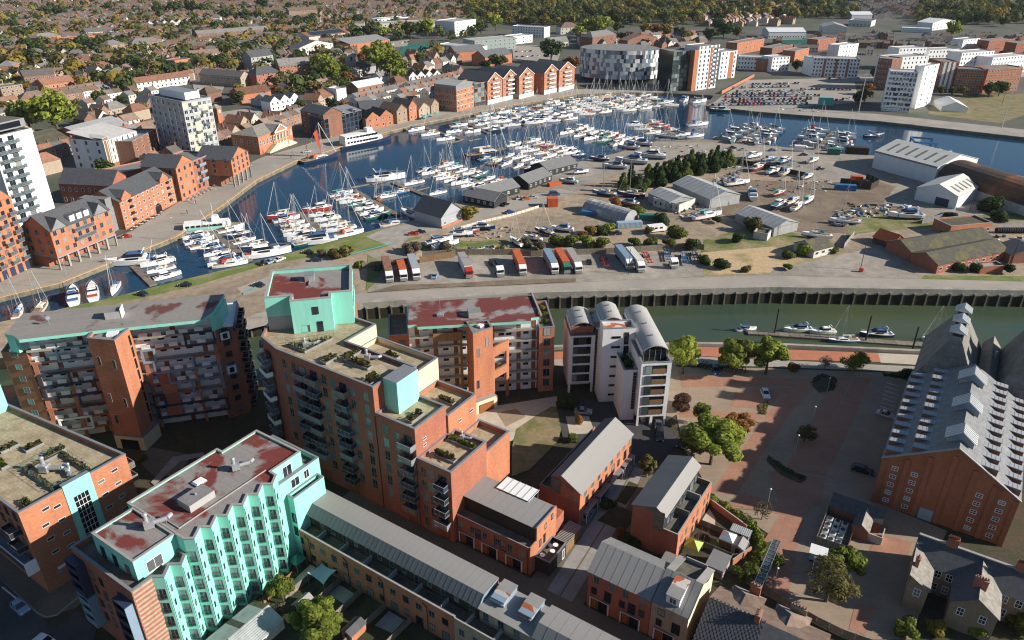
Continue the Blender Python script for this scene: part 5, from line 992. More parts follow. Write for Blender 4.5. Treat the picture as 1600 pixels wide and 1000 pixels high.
# gardens below the zigzag flats and long terrace
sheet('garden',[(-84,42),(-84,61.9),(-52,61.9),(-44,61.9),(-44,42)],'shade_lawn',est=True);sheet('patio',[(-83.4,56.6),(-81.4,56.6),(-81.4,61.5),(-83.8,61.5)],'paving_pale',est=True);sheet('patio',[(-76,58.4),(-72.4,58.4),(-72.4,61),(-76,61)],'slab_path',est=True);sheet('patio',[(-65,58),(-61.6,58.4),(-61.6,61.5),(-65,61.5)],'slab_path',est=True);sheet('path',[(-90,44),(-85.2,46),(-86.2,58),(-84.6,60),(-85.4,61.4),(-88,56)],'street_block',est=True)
for i,(pts,lb) in enumerate((([(-81.2,61.5),(-81.2,53.5)],'garden fence nearest the turquoise flats'),([(-76.2,61.5),(-76.2,54)],'garden fence beside the blue sail canopy'),([(-71.4,61.8),(-71.4,53)],'garden fence above the large round tree'),([(-65.8,61.6),(-66.4,51)],'garden fence at the paved patio'),([(-60.4,61.8),(-60.8,50)],'garden fence under the terrace at the bottom edge'))): fence('garden_fence',lb,pts,1.7)
fence('garden_fence','slatted brown boundary fence below the turquoise flats',[(-84.2,40),(-83.7,50.8)],1.9,1.8,'timber','timber');fence('garden_fence','orange brown fence running up to the long terrace',[(-83.6,51),(-84,58)],1.8,1.8,'timber')
r=thing('sail_canopy','pale blue sail canopy stretched over a terrace garden','canopy',(*E2W(-78.6,59.9),0),EA);m=MB();g=8
for i in range(g):
 for j in range(g):
  def S(a,c): x,y=a/g*2-1,c/g*2-1;sx=1-.16*(1-y*y);sy=1-.16*(1-x*x);return (x*1.95*sx,y*1.7*sy,2.7-.25*(1-x*x)+.3*x*y)
  m.poly([S(i,j),S(i+1,j),S(i+1,j+1),S(i,j+1)],'tarp_blue')
m.build('sail',r);m=MB();[m.tube((sx*2,sy*1.75,0),(sx*1.95,sy*1.7,2.7+.3*sx*sy),.05,.04,6,'steel') for sx in (-1,1) for sy in (-1,1)];m.build('pole',r)
r=thing('trampoline','round trampoline in the garden under the sail canopy','trampoline',(*E2W(-79.3,57.4),0),EA);m=MB();m.tube((0,0,.5),(0,0,.56),.95,.95,14,'rubber');m.build('bed',r);m=MB();m.tube((0,0,.45),(0,0,.58),1.08,1.08,14,'green_box',False);m.build('rim',r)
shed('small brown shed with a grey felt roof beside the trampoline',-77.5,54.1,1.7,3.0,1.9,'timber','zinc_flat');shed('pitched shed behind the large round tree',-66.6,55,2.2,3.2,2.0,'brick_orange','slate');shed('grey lidded shed at the bottom edge of the gardens',-59,54.0,2.4,3.4,2.0,'timber_grey','zinc_flat')
r=thing('workshop','long low workshop with patched corrugated roof at the bottom edge','workshop',(*E2W(-80.3,45),0),EA);m=MB();m.prism([(-3.6,-9),(3.4,-9),(3.4,4.6),(-3.6,4.6)],0,2.3,'plaster_dirty',cap=False);m.poly([(-3.6,4.6,2.3),(3.4,4.6,2.3),(0,4.6,3.4)],'plaster_dirty');m.build('wall',r)
for i in range(12):
 m=MB();y=-9+i*1.14;mt=('corrugated','corrugated','moss_roof','corrugated')[(i*3+1) % 4] if i % 3 else 'corrugated';m.slab([(-3.8,y,2.25),(0,y,3.5),(0,y+1.12,3.5),(-3.8,y+1.12,2.25)],.05,mt);m.build('roof_sheet',r);m=MB();m.slab([(3.6,y,2.25),(0,y,3.5),(0,y+1.12,3.5),(3.6,y+1.12,2.25)],.05,'corrugated' if i != 4 else 'moss_roof');m.build('roof_sheet',r)
gazebo('drab green gazebo at the foot of the turquoise flats',-85.2,60.0,2.4,'green_box')
# ------------------------------------------------------------ trees of the near bank
for i,(px,h,r,mt,n,lf,sh,lb) in enumerate((
 ((1066,584),11,5.0,'leaf_lime',2600,.075,'round','full lime green tree close beside the white barrel roofed flats'),((1147,585),10.4,5.6,'leaf_lime',2800,.07,'round','middle lime green tree of three by the red promenade'),((1196,585),10.8,5.2,'leaf_lime',2600,.075,'round','lime green tree nearest the moored boats of the channel'),
 ((1332,582),6.2,4.0,'leaf_lime',750,.075,'round','thin spreading lime tree beside the pale quay'),((1110,726),11,7.6,'leaf_lime',5200,.06,'round','largest dense yellow green tree at the edge of the brick car park'),((1080,715),6.8,2.9,'leaf_olive',1500,.08,'round','olive tree touching the large green car park tree'),((1152,682),5.8,3.7,'leaf_rust',1700,.08,'round','russet tree behind the large green car park tree'),((1094,665),6.5,2.3,'leaf_green',1000,.09,'round','thin green sapling behind the large car park tree'),
 ((1067,640),4.4,2.9,'leaf_purple',1700,.09,'bush','round purple leaved shrub beside the white flats'),((1256,690),4.2,2.6,'leaf_olive',650,.09,'round','small sparse tree alone in the shaded car park'),((1190,812),4.2,2.2,'leaf_bare',520,.09,'round','bare little tree by the lamp at the ivy hedge'),((1290,940),9.0,5.0,'leaf_olive',1500,.045,'round','large thin olive tree in the lower car park'),((1318,905),6.6,3.4,'leaf_green',2000,.08,'round','green tree behind the thin olive tree by the plant yard'),
 ((1010,746),5.6,2.1,'leaf_olive',1000,.1,'round','slender pale trunked tree on the lawn between two terraces'),((968,842),3.2,1.1,'leaf_rust',420,.14,'bush','russet shrub by the paved path'),((500,998),7.4,4.6,'leaf_green',4600,.065,'round','large round green tree in the gardens of the long terrace'),((444,945),6.2,2.7,'leaf_green',2000,.085,'round','smaller green tree beside the garden shed'),((428,970),4.2,2.5,'leaf_bare',900,.1,'bush','dry twiggy shrub beside the patched corrugated roof'),
 ((1240,578),3.6,1.7,'leaf_rust',520,.12,'bush','reddish shrub near the end of the red promenade'),((1288,576),3.8,2.2,'leaf_bare',420,.1,'round','bare sapling behind the pedestrian railing'),((1418,590),2.4,3.4,'leaf_dark',800,.1,'bush','dark shrub against the malt kiln corner'),((886,640),5.2,2.8,'leaf_dark',1500,.09,'bush','dark shrubs in the gap beside the brick flats'),((905,662),2.8,1.5,'leaf_rust',360,.13,'bush','russet bush beside the parked white saloon'),((894,690),2.6,1.6,'leaf_green',420,.12,'bush','small green bush behind the pitched grey roof'),
 ((222,722),2.8,1.3,'leaf_gold',420,.13,'bush','golden potted shrub in the dark courtyard'),((208,745),2.2,1.5,'leaf_green',420,.13,'bush','green shrub at the corner of the corner flats'),((1415,990),3.6,2.0,'leaf_green',1100,.1,'bush','green garden shrub behind the buff brick house'),((1462,990),3.2,1.8,'leaf_gold',900,.1,'bush','golden garden shrub under the buff brick gable'),((1526,994),3.2,1.9,'leaf_lime',900,.1,'bush','lime garden shrub between the rear wings'),((1592,985),5.0,2.6,'leaf_green',1300,.09,'bush','dark green garden tree at the lower right corner'),
 ((990,850),2.6,2.0,'leaf_dark',600,.12,'bush','dark hedge clump behind the corner terrace'),((950,790),2.0,2.2,'leaf_dark',500,.12,'bush','dark low shrub bed beside the paved path'),((1212,885),3.0,1.5,'leaf_green',500,.11,'bush','bush at the end of the steel cycle shelter'),((1170,905),3.4,2.2,'leaf_green',900,.1,'bush','bushy growth behind the brick boundary wall'))):
 bs={'round': .2,'bush': .02}[sh]
 tree('tree' if sh=='round' else 'shrub',lb,G(*px),h,r,mt,i+3,int(n*(2.6 if 'bare' not in mt else 1.4)),lf*(.78 if 'bare' not in mt else .6),sh,bs,None,'tree' if sh=='round' else 'shrub',(9 if 'bare' in mt else 5) if sh=='round' else 0,'bark_pale' if 'bare' in mt or 'pale' in lb else 'bark')
for i,(pts,lb) in enumerate((([(1080,572),(1130,578),(1165,580)],'dark clipped hedge below the promenade trees'),([(1270,600),(1282,588),(1302,592),(1296,610)],'dark planted island with a lamp near the promenade'),([(1186,636),(1192,648),(1198,628)],'small planted island beside the white car'),([(1202,716),(1215,728),(1232,738),(1258,750)],'curved planted island in the shaded car park'),([(1380,586),(1425,590)],'dark hedge beside the maltings'))): hedge(lb,[G(*p) for p in pts],.6 if i else 2.0,2.0 if i != 2 else 1.2,'leaf_dark' if i != 2 else 'leaf_gold',700,False,.13,seed=i+20)
# ------------------------------------------------------------ lamps
lm=MB();lm.tube((0,0,0),(0,0,5.6),.075,.05,7,'steel');lm=lm.data('column');lh=MB();lh.tube((0,0,5.6),(0,0,5.75),.1,.22,8,'dark_metal');lh.tube((0,0,5.75),(0,0,5.95),.22,.1,8,'white_paint');lh=lh.data('lantern')
for px,lb in (((1290,622),'white lamp post on the dark planted island'),((1267,668),'white lamp post beside the small sparse tree'),((1241,714),'white lamp post at the curved planted island'),((1197,800),'lamp post beside the bare little tree'),((1207,926),'lamp post at the long weathered fence'),((1264,909),'lamp post under the thin olive tree')):
 r=thing('lamp_post',lb,'lamp post',(*G(*px),0));link('column',lm,r);link('lantern',lh,r)
# ------------------------------------------------------------ white flats with three barrel roofs
OD=(29.5,139.2);AD=RAD(4.4)
b=Bld('apartment_block','white rendered flats with three grey barrel vault roofs beside the channel','apartment block',-14.4,1.0,AD,OD)
b.block([(-.8,.8),(6.0,.8),(6.0,24.2),(-.8,24.2)],2.7,17.0,'white_render','decking',1.0,.3)
b.block([(-4.0,3.4),(-.85,3.4),(-.85,24.2),(-4.0,24.2)],0,13.8,'white_render','decking',.9,.3)
b.block([(-7.6,11.3),(.0,11.3),(.0,15.5),(-7.6,15.5)],0,20.3,'white_render','flat_roof_rust',.6,.3)
b.block([(-14.4,16.3),(-8.3,16.3),(-8.3,26.5),(-14.4,26.5)],2.7,16.0,'white_render','decking',.9,.3)
m=MB();m.prism([(-8.28,16.9),(-7.65,16.9),(-7.65,25),(-8.28,25)],0,17.8,'dark_metal');m.prism([(-7.65,15.55),(-.85,15.55),(-.85,25),(-7.65,25)],0,18.2,'white_render','flat_roof_rust');m.prism([(-8.3,16.0),(-7.65,16.0),(-7.65,25),(-8.3,25)],17.8,18.0,'flat_roof_rust');b.put('link_wall',m)
for x0,x1,y1 in ((-.8,6.0,24),(-14.4,-8.3,26)):                  # legs and back wall of the open ground floor
 m=MB();m.box(x0,.8 if x0>-5 else 16.3,0,x0+.5,1.3 if x0>-5 else 16.8,2.7,'white_render');m.box(x1-.5,.8 if x0>-5 else 16.3,0,x1,1.3 if x0>-5 else 16.8,2.7,'white_render');m.box(x0+.3,5 if x0>-5 else 20,0,x1-.3,y1,2.7,'white_render');m.box((x0+x1)/2-.3,.82 if x0>-5 else 16.32,0,(x0+x1)/2+.3,1.3 if x0>-5 else 16.8,2.7,'white_render') if x0>-5 else 0;b.put('undercroft',m)
def barrel(x0,x1,y0,y1,zs,zc,name='barrel_roof'):
 N=14;m=MB();P1=[]
 for i in range(N+1):
  t=i/N;P1.append((x0-.15+(x1-x0+.3)*t,zs+(zc-zs)*(1-(2*t-1)**2)))
 for i in range(N):
  (a,za),(c,zc2)=P1[i],P1[i+1];m.poly([(a,y0-.5,za),(c,y0-.5,zc2),(c,y1,zc2),(a,y1,za)],'barrel_metal');m.poly([(a,y0-.5,za-.22),(a,y0-.5,za),(c,y0-.5,zc2),(c,y0-.5,zc2-.22)],'coping_light')
 m.box(x0-.2,y0-.5,zs-.25,x0-.05,y1,zs+.02,'coping');m.box(x1+.05,y0-.5,zs-.25,x1+.2,y1,zs+.02,'coping');o=b.put(name,m)
 w=MB()
 for i in range(N):
  (a,za),(c,zc2)=P1[i],P1[i+1];w.poly([(a,y0+.02,zs-3),(c,y0+.02,zs-3),(c,y0+.02,zc2-.2),(a,y0+.02,za-.2)],'glass_dark')
 for i in range(5): x=x0+.1+(x1-x0-.2)*i/4;w.box(x-.06,y0-.06,zs-2.9,x+.06,y0+.02,zs+.1,'grey_metal')
 w.box(x0,y0+.03,zs-2.9,x0+.12,y1-.1,zs-.2,'white_render');w.box(x1-.12,y0+.03,zs-2.9,x1,y1-.1,zs-.2,'white_render');b.put('top_storey',w)
 for k in range(3 if y1-y0>12 else 2):
  y=y0+(y1-y0)*(k+.7)/(3.4 if y1-y0>12 else 2.4);v=MB();v.box((x0+x1)/2-.3,y-.2,zc-.1,(x0+x1)/2+.3,y+.2,zc+.3,'grey_metal');b.put('roof_vent',v)
barrel(.1,5.5,3.4,23.6,19.0,20.2);barrel(-7.0,-2.3,15.8,24,20.2,21.2);barrel(-14.0,-8.7,17.4,25.6,18.2,19.3)
m=MB();m.box(-14.2,17.3,15.2,-8.6,17.38,18.0,'brick_red');b.put('brick_panel',m)
for i in range(5):
 z=3.1+2.72*i
 m=MB();m.box(.2,.72,z+.25,5.0,.79,z+2.35,'glass_dark');m.box(1.7,.66,z+.3,4.9,.72,z+1.5,'timber');m.box(.2,.64,z+.25,1.65,.72,z+2.35,'glass_green');m.box(1.65,.62,z+.25,1.75,.72,z+2.35,'dark_metal');m.box(4.9,.62,z+.25,5.0,.72,z+2.35,'dark_metal');m.box(.2,.62,z+2.3,5,.72,z+2.4,'dark_metal');b.put('window_bay',m)
 z=3.0+2.58*i
 m=MB();m.box(-13.6,16.22,z+.25,-9.3,16.29,z+2.2,'glass_dark');m.box(-12.4,16.16,z+.3,-10.4,16.22,z+2.1,'timber_dark');m.box(-13.6,16.14,z+.25,-12.45,16.22,z+2.2,'glass');m.box(-13.6,16.12,z+2.15,-9.3,16.22,z+2.25,'dark_metal');b.put('window_bay',m)
for i in range(7): b.win(-4.4,11.28,2.0+2.62*i,'F',2.1,.55,'black')
b.win(-2.0,11.28,16.0,'F',1.1,3.2,'black');b.win(-1.9,11.28,13.6,'F',1.2,2.0,'black')
m=MB();m.box(-1.75,3.32,3.2,-.95,3.39,13.2,'glass_dark')
for k in range(14): m.box(-1.8,3.27,3.2+k*.76,-.9,3.33,3.3+k*.76,'grey_metal')
b.put('stair_glazing',m);m=MB();m.box(-8.15,16.82,.3,-7.75,16.89,17.5,'glass_dark')
for k in range(22): m.box(-8.25,16.78,.3+k*.8,-7.7,16.84,.4+k*.8,'grey_metal')
b.put('stair_glazing',m)
for i in range(5):                                                          # curved glass balconies on the car park side
 z=3.6+2.75*i;m=MB();pts=[(6.02,3)]+[(6.02+1.5*math.sin(math.pi*k/8),3+(5*k/8)) for k in range(1,8)]+[(6.02,8)];m.prism(pts,z-.2,z,'coping_light')
 for a,c in zip(pts[:-1],pts[1:]): m.poly([(*a,z),(*c,z),(*c,z+1.1),(*a,z+1.1)],'rail_glass')
 b.put('balcony',m);b.win(6.01,5.4,z+.05,'R',2.0,2.1,'grey','balcony_door');b.win(6.01,12.5,z+.3,'R',1.6,1.6,'grey');b.win(6.01,18,z+.3,'R',1.6,1.6,'grey')
rx=lambda x,y,o=OD,a=AD: (o[0]+x*math.cos(a)-y*math.sin(a),o[1]+x*math.sin(a)+y*math.cos(a))
for i,(x,y,r_,lb) in enumerate(((-2.2,6.5,1.3,'dark potted shrub on the lower white flats terrace'),(-2.6,9.4,1.2,'taller potted shrub at the back of the lower white flats terrace'))): tree('potted_shrub',lb,rx(x,y),1.9,r_,'leaf_dark',40+i,420,.16,'bush',.02,None,'potted shrub',0,z=12.9)
tree('potted_shrub','lime potted shrub on the terrace below the longest barrel roof',rx(.4,1.8),1.2,.6,'leaf_lime',44,160,.2,'bush',.02,None,'potted shrub',0,z=16.0)
# ------------------------------------------------------------ flats with access decks and an orange stair tower
OC=(-22,147.5);AC=RAD(9)
b=Bld('apartment_block','white gallery access flats with an orange brick stair tower and stained red roof','apartment block',-1.5,3.2,AC,OC)
m=MB();m.prism([(-1.5,4.6),(29.2,4.6),(29.2,15),(-1.5,15)],0,20.3,'white_render');b.put('wall',m)
m=MB();m.prism([(-1.6,3.2),(.5,3.2),(.6,2.0),(16.2,1.4),(26.9,.8),(27.2,2.4),(29.2,2.6),(29.9,14.4),(-.7,15.6)],20.3,21.0,'teal','flat_roof_maroon');b.put('roof',m)
m=MB();m.box(-1.6,15.2,21.0,29.8,15.5,21.5,'coping_light');m.box(29.5,2.8,21.0,29.9,15.2,21.5,'coping_light');b.put('parapet',m)
flz=[2.9*i for i in range(7)]
dk=lambda x0,x1,z: (x0,x1,z)
for i,z in enumerate(flz):
 m=MB()
 if i: m.box(-1.5,3.3,z-.22,12,4.58,z,'concrete');m.box(17.5,3.3,z-.22,29.2,4.58,z,'concrete');m.box(-1.5,3.25,z,12,3.3,z+.25,'coping_light');m.box(17.5,3.25,z,29.2,3.3,z+.25,'coping_light');b.put('gallery',m)
 if i:
  r_=MB()
  for xa,xb in ((-1.5,12),(17.5,29.2)):
   for h in (.55,.8,1.08): r_.box(xa,3.26,z+h,xb,3.29,z+h+.03,'steel')
   for k in range(int((xb-xa)/1.4)+1): r_.box(xa+k*1.4,3.25,z+.2,xa+k*1.4+.04,3.3,z+1.1,'steel')
  b.put('railing',r_)
 for x,kind in ((.4,'d'),(2.4,'w'),(4.6,'d'),(7.0,'w'),(9.4,'d'),(11.2,'w'),(18.2,'d'),(20.4,'w'),(22.2,'w'),(24.6,'d'),(26.4,'w'),(28.3,'d')):
  if kind=='d': b.win(x,4.58,z+.05,'F',.98,2.1,'wood','door')
  else: b.win(x,4.58,z+1.25,'F',1.3,.6,'black')
for x in (4.4,10.6):
 m=MB();m.box(x-.3,2.95,0,x+.3,3.2,17.4,'timber');b.put('timber_pier',m)
m=MB();m.box(4.1,2.9,16.2,10.9,3.2,18.4,'timber');b.put('timber_panel',m)
tp=[(11.9,2.6),(12.8,-3.6),(17.6,-1.4),(17.0,2.4)]
b.block(tp,0,21.2,'brick_orange','flat_roof_red',.5,.35,names=('tower_wall','tower_roof','tower_coping'))
m=MB();p=[(12.75,-5.2),(18.3,-2.6),(17.6,-1.4),(12.8,-3.6)];m.prism(p,0,3.5,'cream_render','coping_light');b.put('porch',m)
d=(Vector((17.6,-1.4))-Vector((12.8,-3.6))).normalized();aT=math.atan2(d.y,d.x)
for t,z in ((.25,14.6),(.7,16.8),(.2,6.2)): q=Vector((12.8,-3.6))+d*(5.28*t);b.win(q.x,q.y-.02,z,aT,.8,2.3,'grey')
q=Vector((12.75,-5.2))+(Vector((18.3,-2.6))-Vector((12.75,-5.2)))*.5;b.win(q.x,q.y-.03,.2,math.atan2(2.6,5.55),4.0,2.3,'wood','garage_door')
m=MB()                                                                   # brick screen with openings beside the tower
A,C_=Vector((17.6,-1.35)),Vector((21.9,2.2));L=(C_-A).length;dd=(C_-A)/L;nn=Vector((-dd.y,dd.x))*.4
def scr(s0,s1,z0,z1,mt='brick_orange'): p0,p1=A+dd*s0,A+dd*s1;m.prism([tuple(p0),tuple(p1),tuple(p1+nn),tuple(p0+nn)],z0,z1,mt)
scr(.02,.5,0,15.8);scr(L-.9,L,0,15.8);scr(.5,L-.9,13.4,15.8);scr(.5,L-.9,7.2,9.2);scr(.5,L-.9,9.2,9.5,'timber');scr(.5,L-.9,13.1,13.4,'timber');b.put('brick_screen',m)
b.block([(29.3,2.7),(33,2.7),(33.8,17),(30,17)],0,18.0,'brick_orange','decking',.9,.25,names=('wing_wall','wing_roof','wing_coping'))
for i in range(6): b.win(31.2,2.68,1.6+2.85*i,'F',1.7,2.1,'grey')
b.block([(-6.2,5.8),(-1.6,5.8),(-1.6,17),(-6.2,17)],0,17.2,'brick_red','decking',.8,.25,names=('wing_wall','wing_roof','wing_coping'));b.win(-3.2,5.78,13.6,'F',1.4,2.2,'dark')
rc=lambda x,y: rx(x,y,OC,AC)
for i,(x,y,mt,lb) in enumerate(((31.4,6.5,'leaf_dark','dark potted bush on the narrow roof garden beside the stained red roof'),(31.8,10,'leaf_green','green potted bush in the middle of the narrow roof garden'),(32,13.6,'leaf_gold','pale potted bush at the far end of the narrow roof garden'))): tree('potted_shrub',lb,rc(x,y),1.8,1.1,mt,50+i,300,.18,'bush',.02,None,'potted shrub',0,z=17.1)
skylight('white domed skylight on the orange stair tower roof',*[0,0],20.7,1.3,1.5,.6)
o=[q for q in COL.objects if q.get('label')=='white domed skylight on the orange stair tower roof'][0];o.location=(*rc(14.9,.3),20.7)
r=thing('lift_overrun','grey box on the stained red gallery flats roof','lift housing',(*rc(14.2,6),21.0),AC);m=MB();m.box(-1.5,-1.5,0,1.5,1.5,1.3,'grey_render','roof_grey_flat');m.build('housing_wall',r)
r=thing('antenna','thin aerial mast on the stained red gallery flats roof','aerial',(*rc(6.2,6.8),21.0),0);m=MB();m.tube((0,0,0),(0,0,5),.05,.03,5,'steel');m.box(-.8,-.6,0,.8,.6,.5,'steel');m.build('mast',r)
# ------------------------------------------------------------ long flats at the left with a brick stair tower
OF=(-103,133.6);AF=RAD(15)
b=Bld('apartment_block','long brick and white deck access flats with blue framed bays and a tall stair tower','apartment block',-4,.6,AF,OF)
m=MB();m.prism([(-2.4,1.6),(42.4,1.6),(42.6,13.6),(-2.0,13.6)],0,23.5,'white_render');m.prism([(1.6,1.6),(39,1.6),(40.4,9.6),(-.9,10)],23.5,26.9,'white_render',cap=False);b.put('wall',m)
m=MB();m.prism([(-1.8,.9),(.2,-.4),(1.8,-2.7),(17,-2.5),(36.9,-2.9),(38.0,-1.1),(39.0,.6),(40.6,9.6),(-1.1,10.4)],26.9,27.6,'teal','flat_roof');b.put('roof',m)
m=MB();m.prism([(-1.75,1),(.2,-.3),(.6,.3),(-1.4,1.6)],23.4,26.9,'teal');m.prism([(38.2,-.9),(40,.4),(40.9,8.5),(39.2,8.5)],23.5,26.9,'teal');b.put('corner_panel',m)
m=MB();m.prism([(-4.2,2.2),(1.2,.2),(1.2,13.5),(-4,13.5)],0,23.0,'brick_red','decking');b.put('side_wall',m);m=MB();m.prism([(38.6,.2),(42.6,1.6),(42.9,13.5),(38.6,13.5)],0,23.0,'brick_red','decking');b.put('side_wall',m)
m=MB();m.box(42.4,-.2,22.7,42.9,1.4,23.6,'navy_panel');m.box(38.6,13.2,23,43,13.5,24,'coping');m.box(42.6,2,23,42.9,13.2,24,'coping');b.put('parapet',m)
rr=random.Random(11)
for i in range(9):
 z=2.93*i
 if i:
  m=MB();m.box(1.25,.1,z-.22,38.5,1.58,z,'concrete');b.put('gallery',m)
  m=MB()                                                          # brick bands and rails in front of the deck
  for xa,xb in ((1.25,16.2),(22.6,38.5)): m.box(xa,.02,z-.42,xb,.3,z+.04,'brick_red' if i<8 else 'concrete')
  b.put('brick_band',m);r_=MB()
  for xa,xb in ((1.25,16.2),(22.6,38.5)):
   for h in (.5,.8,1.08): r_.box(xa,.1,z+h,xb,.13,z+h+.03,'steel')
  b.put('railing',r_)
 xs=[3.4,6.2,8.4,11.4,14.3,24.2,27.0,29.8,32.4,35.6]
 for k,x in enumerate(xs):
  if (k+i) % 4==3: b.win(x,1.58,z+.05,'F',1.0,2.1,'wood','door')
  else: b.win(x,1.58,z+1.3,'F',1.3,.75,'black')
  m=MB();m.box(x-1.2,.25,z+.05,x+.6,.3,z+1.0,'white_render',None,True)
  if i and (k*3+i) % 3: b.put('privacy_screen',m)
for xs_,z0,z1 in (((1.5,2.4),0,23.2),((7.2,7.9),0,20.4),((12.6,15.9),0,20.4),((22.8,23.6),0,20.4),((25.0,28.2),0,20.4),((32.6,33.2),0,20.4),((37.6,38.5),0,23.2)):
 for i in range(int(z1/2.93)):
  if (i*7+int(xs_[0])*3) % 5==0 and xs_[1]-xs_[0]>1.5: continue
  m=MB();m.box(xs_[0],.04,2.93*i+.04,xs_[1],.28,2.93*(i+1)-.42,'brick_red' if (i+int(xs_[0])) % 2 else 'brick_orange');b.put('brick_pier',m)
def bay(x0,x1,f0,f1,mt):
 z0,z1=2.93*f0-.45,2.93*f1+.1;m=MB();t=.42;m.box(x0,-.25,z0,x1,.015,z0+t,mt,None,True);m.box(x0,-.25,z1-t,x1,.015,z1,mt,None,True);m.box(x0,-.25,z0+t,x0+t,.015,z1-t,mt);m.box(x1-t,-.25,z0+t,x1,.015,z1-t,mt);b.put('bay_frame',m)
for a in ((6.6,16.0,7,8,'blue_panel'),(13.4,16.1,6,7,'blue_panel'),(2.0,8.0,5,6,'navy_panel'),(2.0,14.2,4,5,'navy_panel'),(8.2,16.1,3,4,'navy_panel'),(13.6,16.2,2,3,'navy_panel'),(2.8,9.6,1,2,'white_paint'),(22.7,25.6,6,7,'blue_panel'),(24.6,33.0,5,6,'blue_panel'),(27,38.4,4,5,'blue_panel'),(31.4,38.4,3,4,'blue_panel'),(22.7,25.4,2,3,'navy_panel'),(23,38.4,1,2,'navy_panel'),(32,38.4,7,8,'navy_panel')): bay(*a)
tp=[(14.9,-5.2),(20.6,-7.7),(22.5,-2.6),(21.6,1.5),(15.6,1.5)]
b.block(tp,3.4,27.4,'brick_orange','flat_roof',.6,.4,names=('tower_wall','tower_roof','tower_coping'))
m=MB();m.prism([(14.6,-5.6),(21.0,-8.4),(23.4,-3.2),(22.0,1.0),(15.4,1.0)],0,3.4,'cream_render','coping');b.put('porch',m)
d=Vector((5.7,-2.5)).normalized();aT=math.atan2(d.y,d.x)
for t,z in ((.22,21),(.75,20.5),(.22,12),(.75,11),(.22,6.5)): q=Vector((14.9,-5.2))+d*(6.2*t);b.win(q.x,q.y-.03,z,aT,.7,2.2,'grey')
d2=Vector((1.9,5.1)).normalized();aR=math.atan2(d2.y,d2.x);q=Vector((20.6,-7.7))+d2*4.6
for k in range(8): b.win(q.x+.02,q.y,4.2+2.8*k,aR,.6,2.3,'black')
q=Vector((14.6,-5.6))+Vector((6.4,-2.8))*.5;b.win(q.x,q.y-.03,.1,math.atan2(-2.8,6.4),4.2,2.5,'black','entrance_door')
for x,y,f in ((-1.5,1.15,RAD(-20)),(40.4,.85,RAD(19))):
 for i in range(8): b.win(x,y-.03,1.6+2.93*i-.4,f,1.4,1.4,'green' if x<0 else 'dark')
for z,mt in ((20.5,'navy_panel'),(11.7,'blue_panel')):
 m=MB();q=(40.4,.8);m.obox(40.4,.62,z-.3,2.6,.24,z+2.2,RAD(19),mt);m.obox(40.4,.45,z,2.0,.12,z+1.9,RAD(19),'white_render');m.obox(40.4,.37,z+.3,1.0,.08,z+1.6,RAD(19),'glass_dark');b.put('bay_frame',m)
for i in range(8):
 for y in (4.0,7.0,10.5): b.inst('balcony',balcony_mesh(2.2,1.3,'dark_metal'),42.75,y,1.2+2.93*i,math.pi/2)
rf=lambda x,y: rx(x,y,OF,AF)
r=thing('lift_overrun','grey box on the long flats roof behind the stair tower','lift housing',(*rf(18.6,3.6),27.6),AF);m=MB();m.box(-1.6,-1.2,0,1.6,1.2,1.6,'grey_render','roof_grey_flat');m.box(1.62,-1.3,0,1.75,1.3,2.2,'white_render');m.build('housing_wall',r)
r=thing('roof_skylight','white skylight on top of the tall brick stair tower','skylight',(*rf(19.4,-3.6),26.8),AF);m=MB();m.box(-1.1,-.8,0,1.1,.8,.5,'white_paint');m.build('dome',r)
r=thing('antenna','small satellite aerial on the long flats roof','aerial',(*rf(6.0,3.2),27.6),0);m=MB();m.tube((0,0,0),(0,0,1.7),.05,.04,5,'steel');m.tube((0,-.05,1.5),(.1,-.25,1.6),.45,.35,10,'steel');m.build('mast',r)
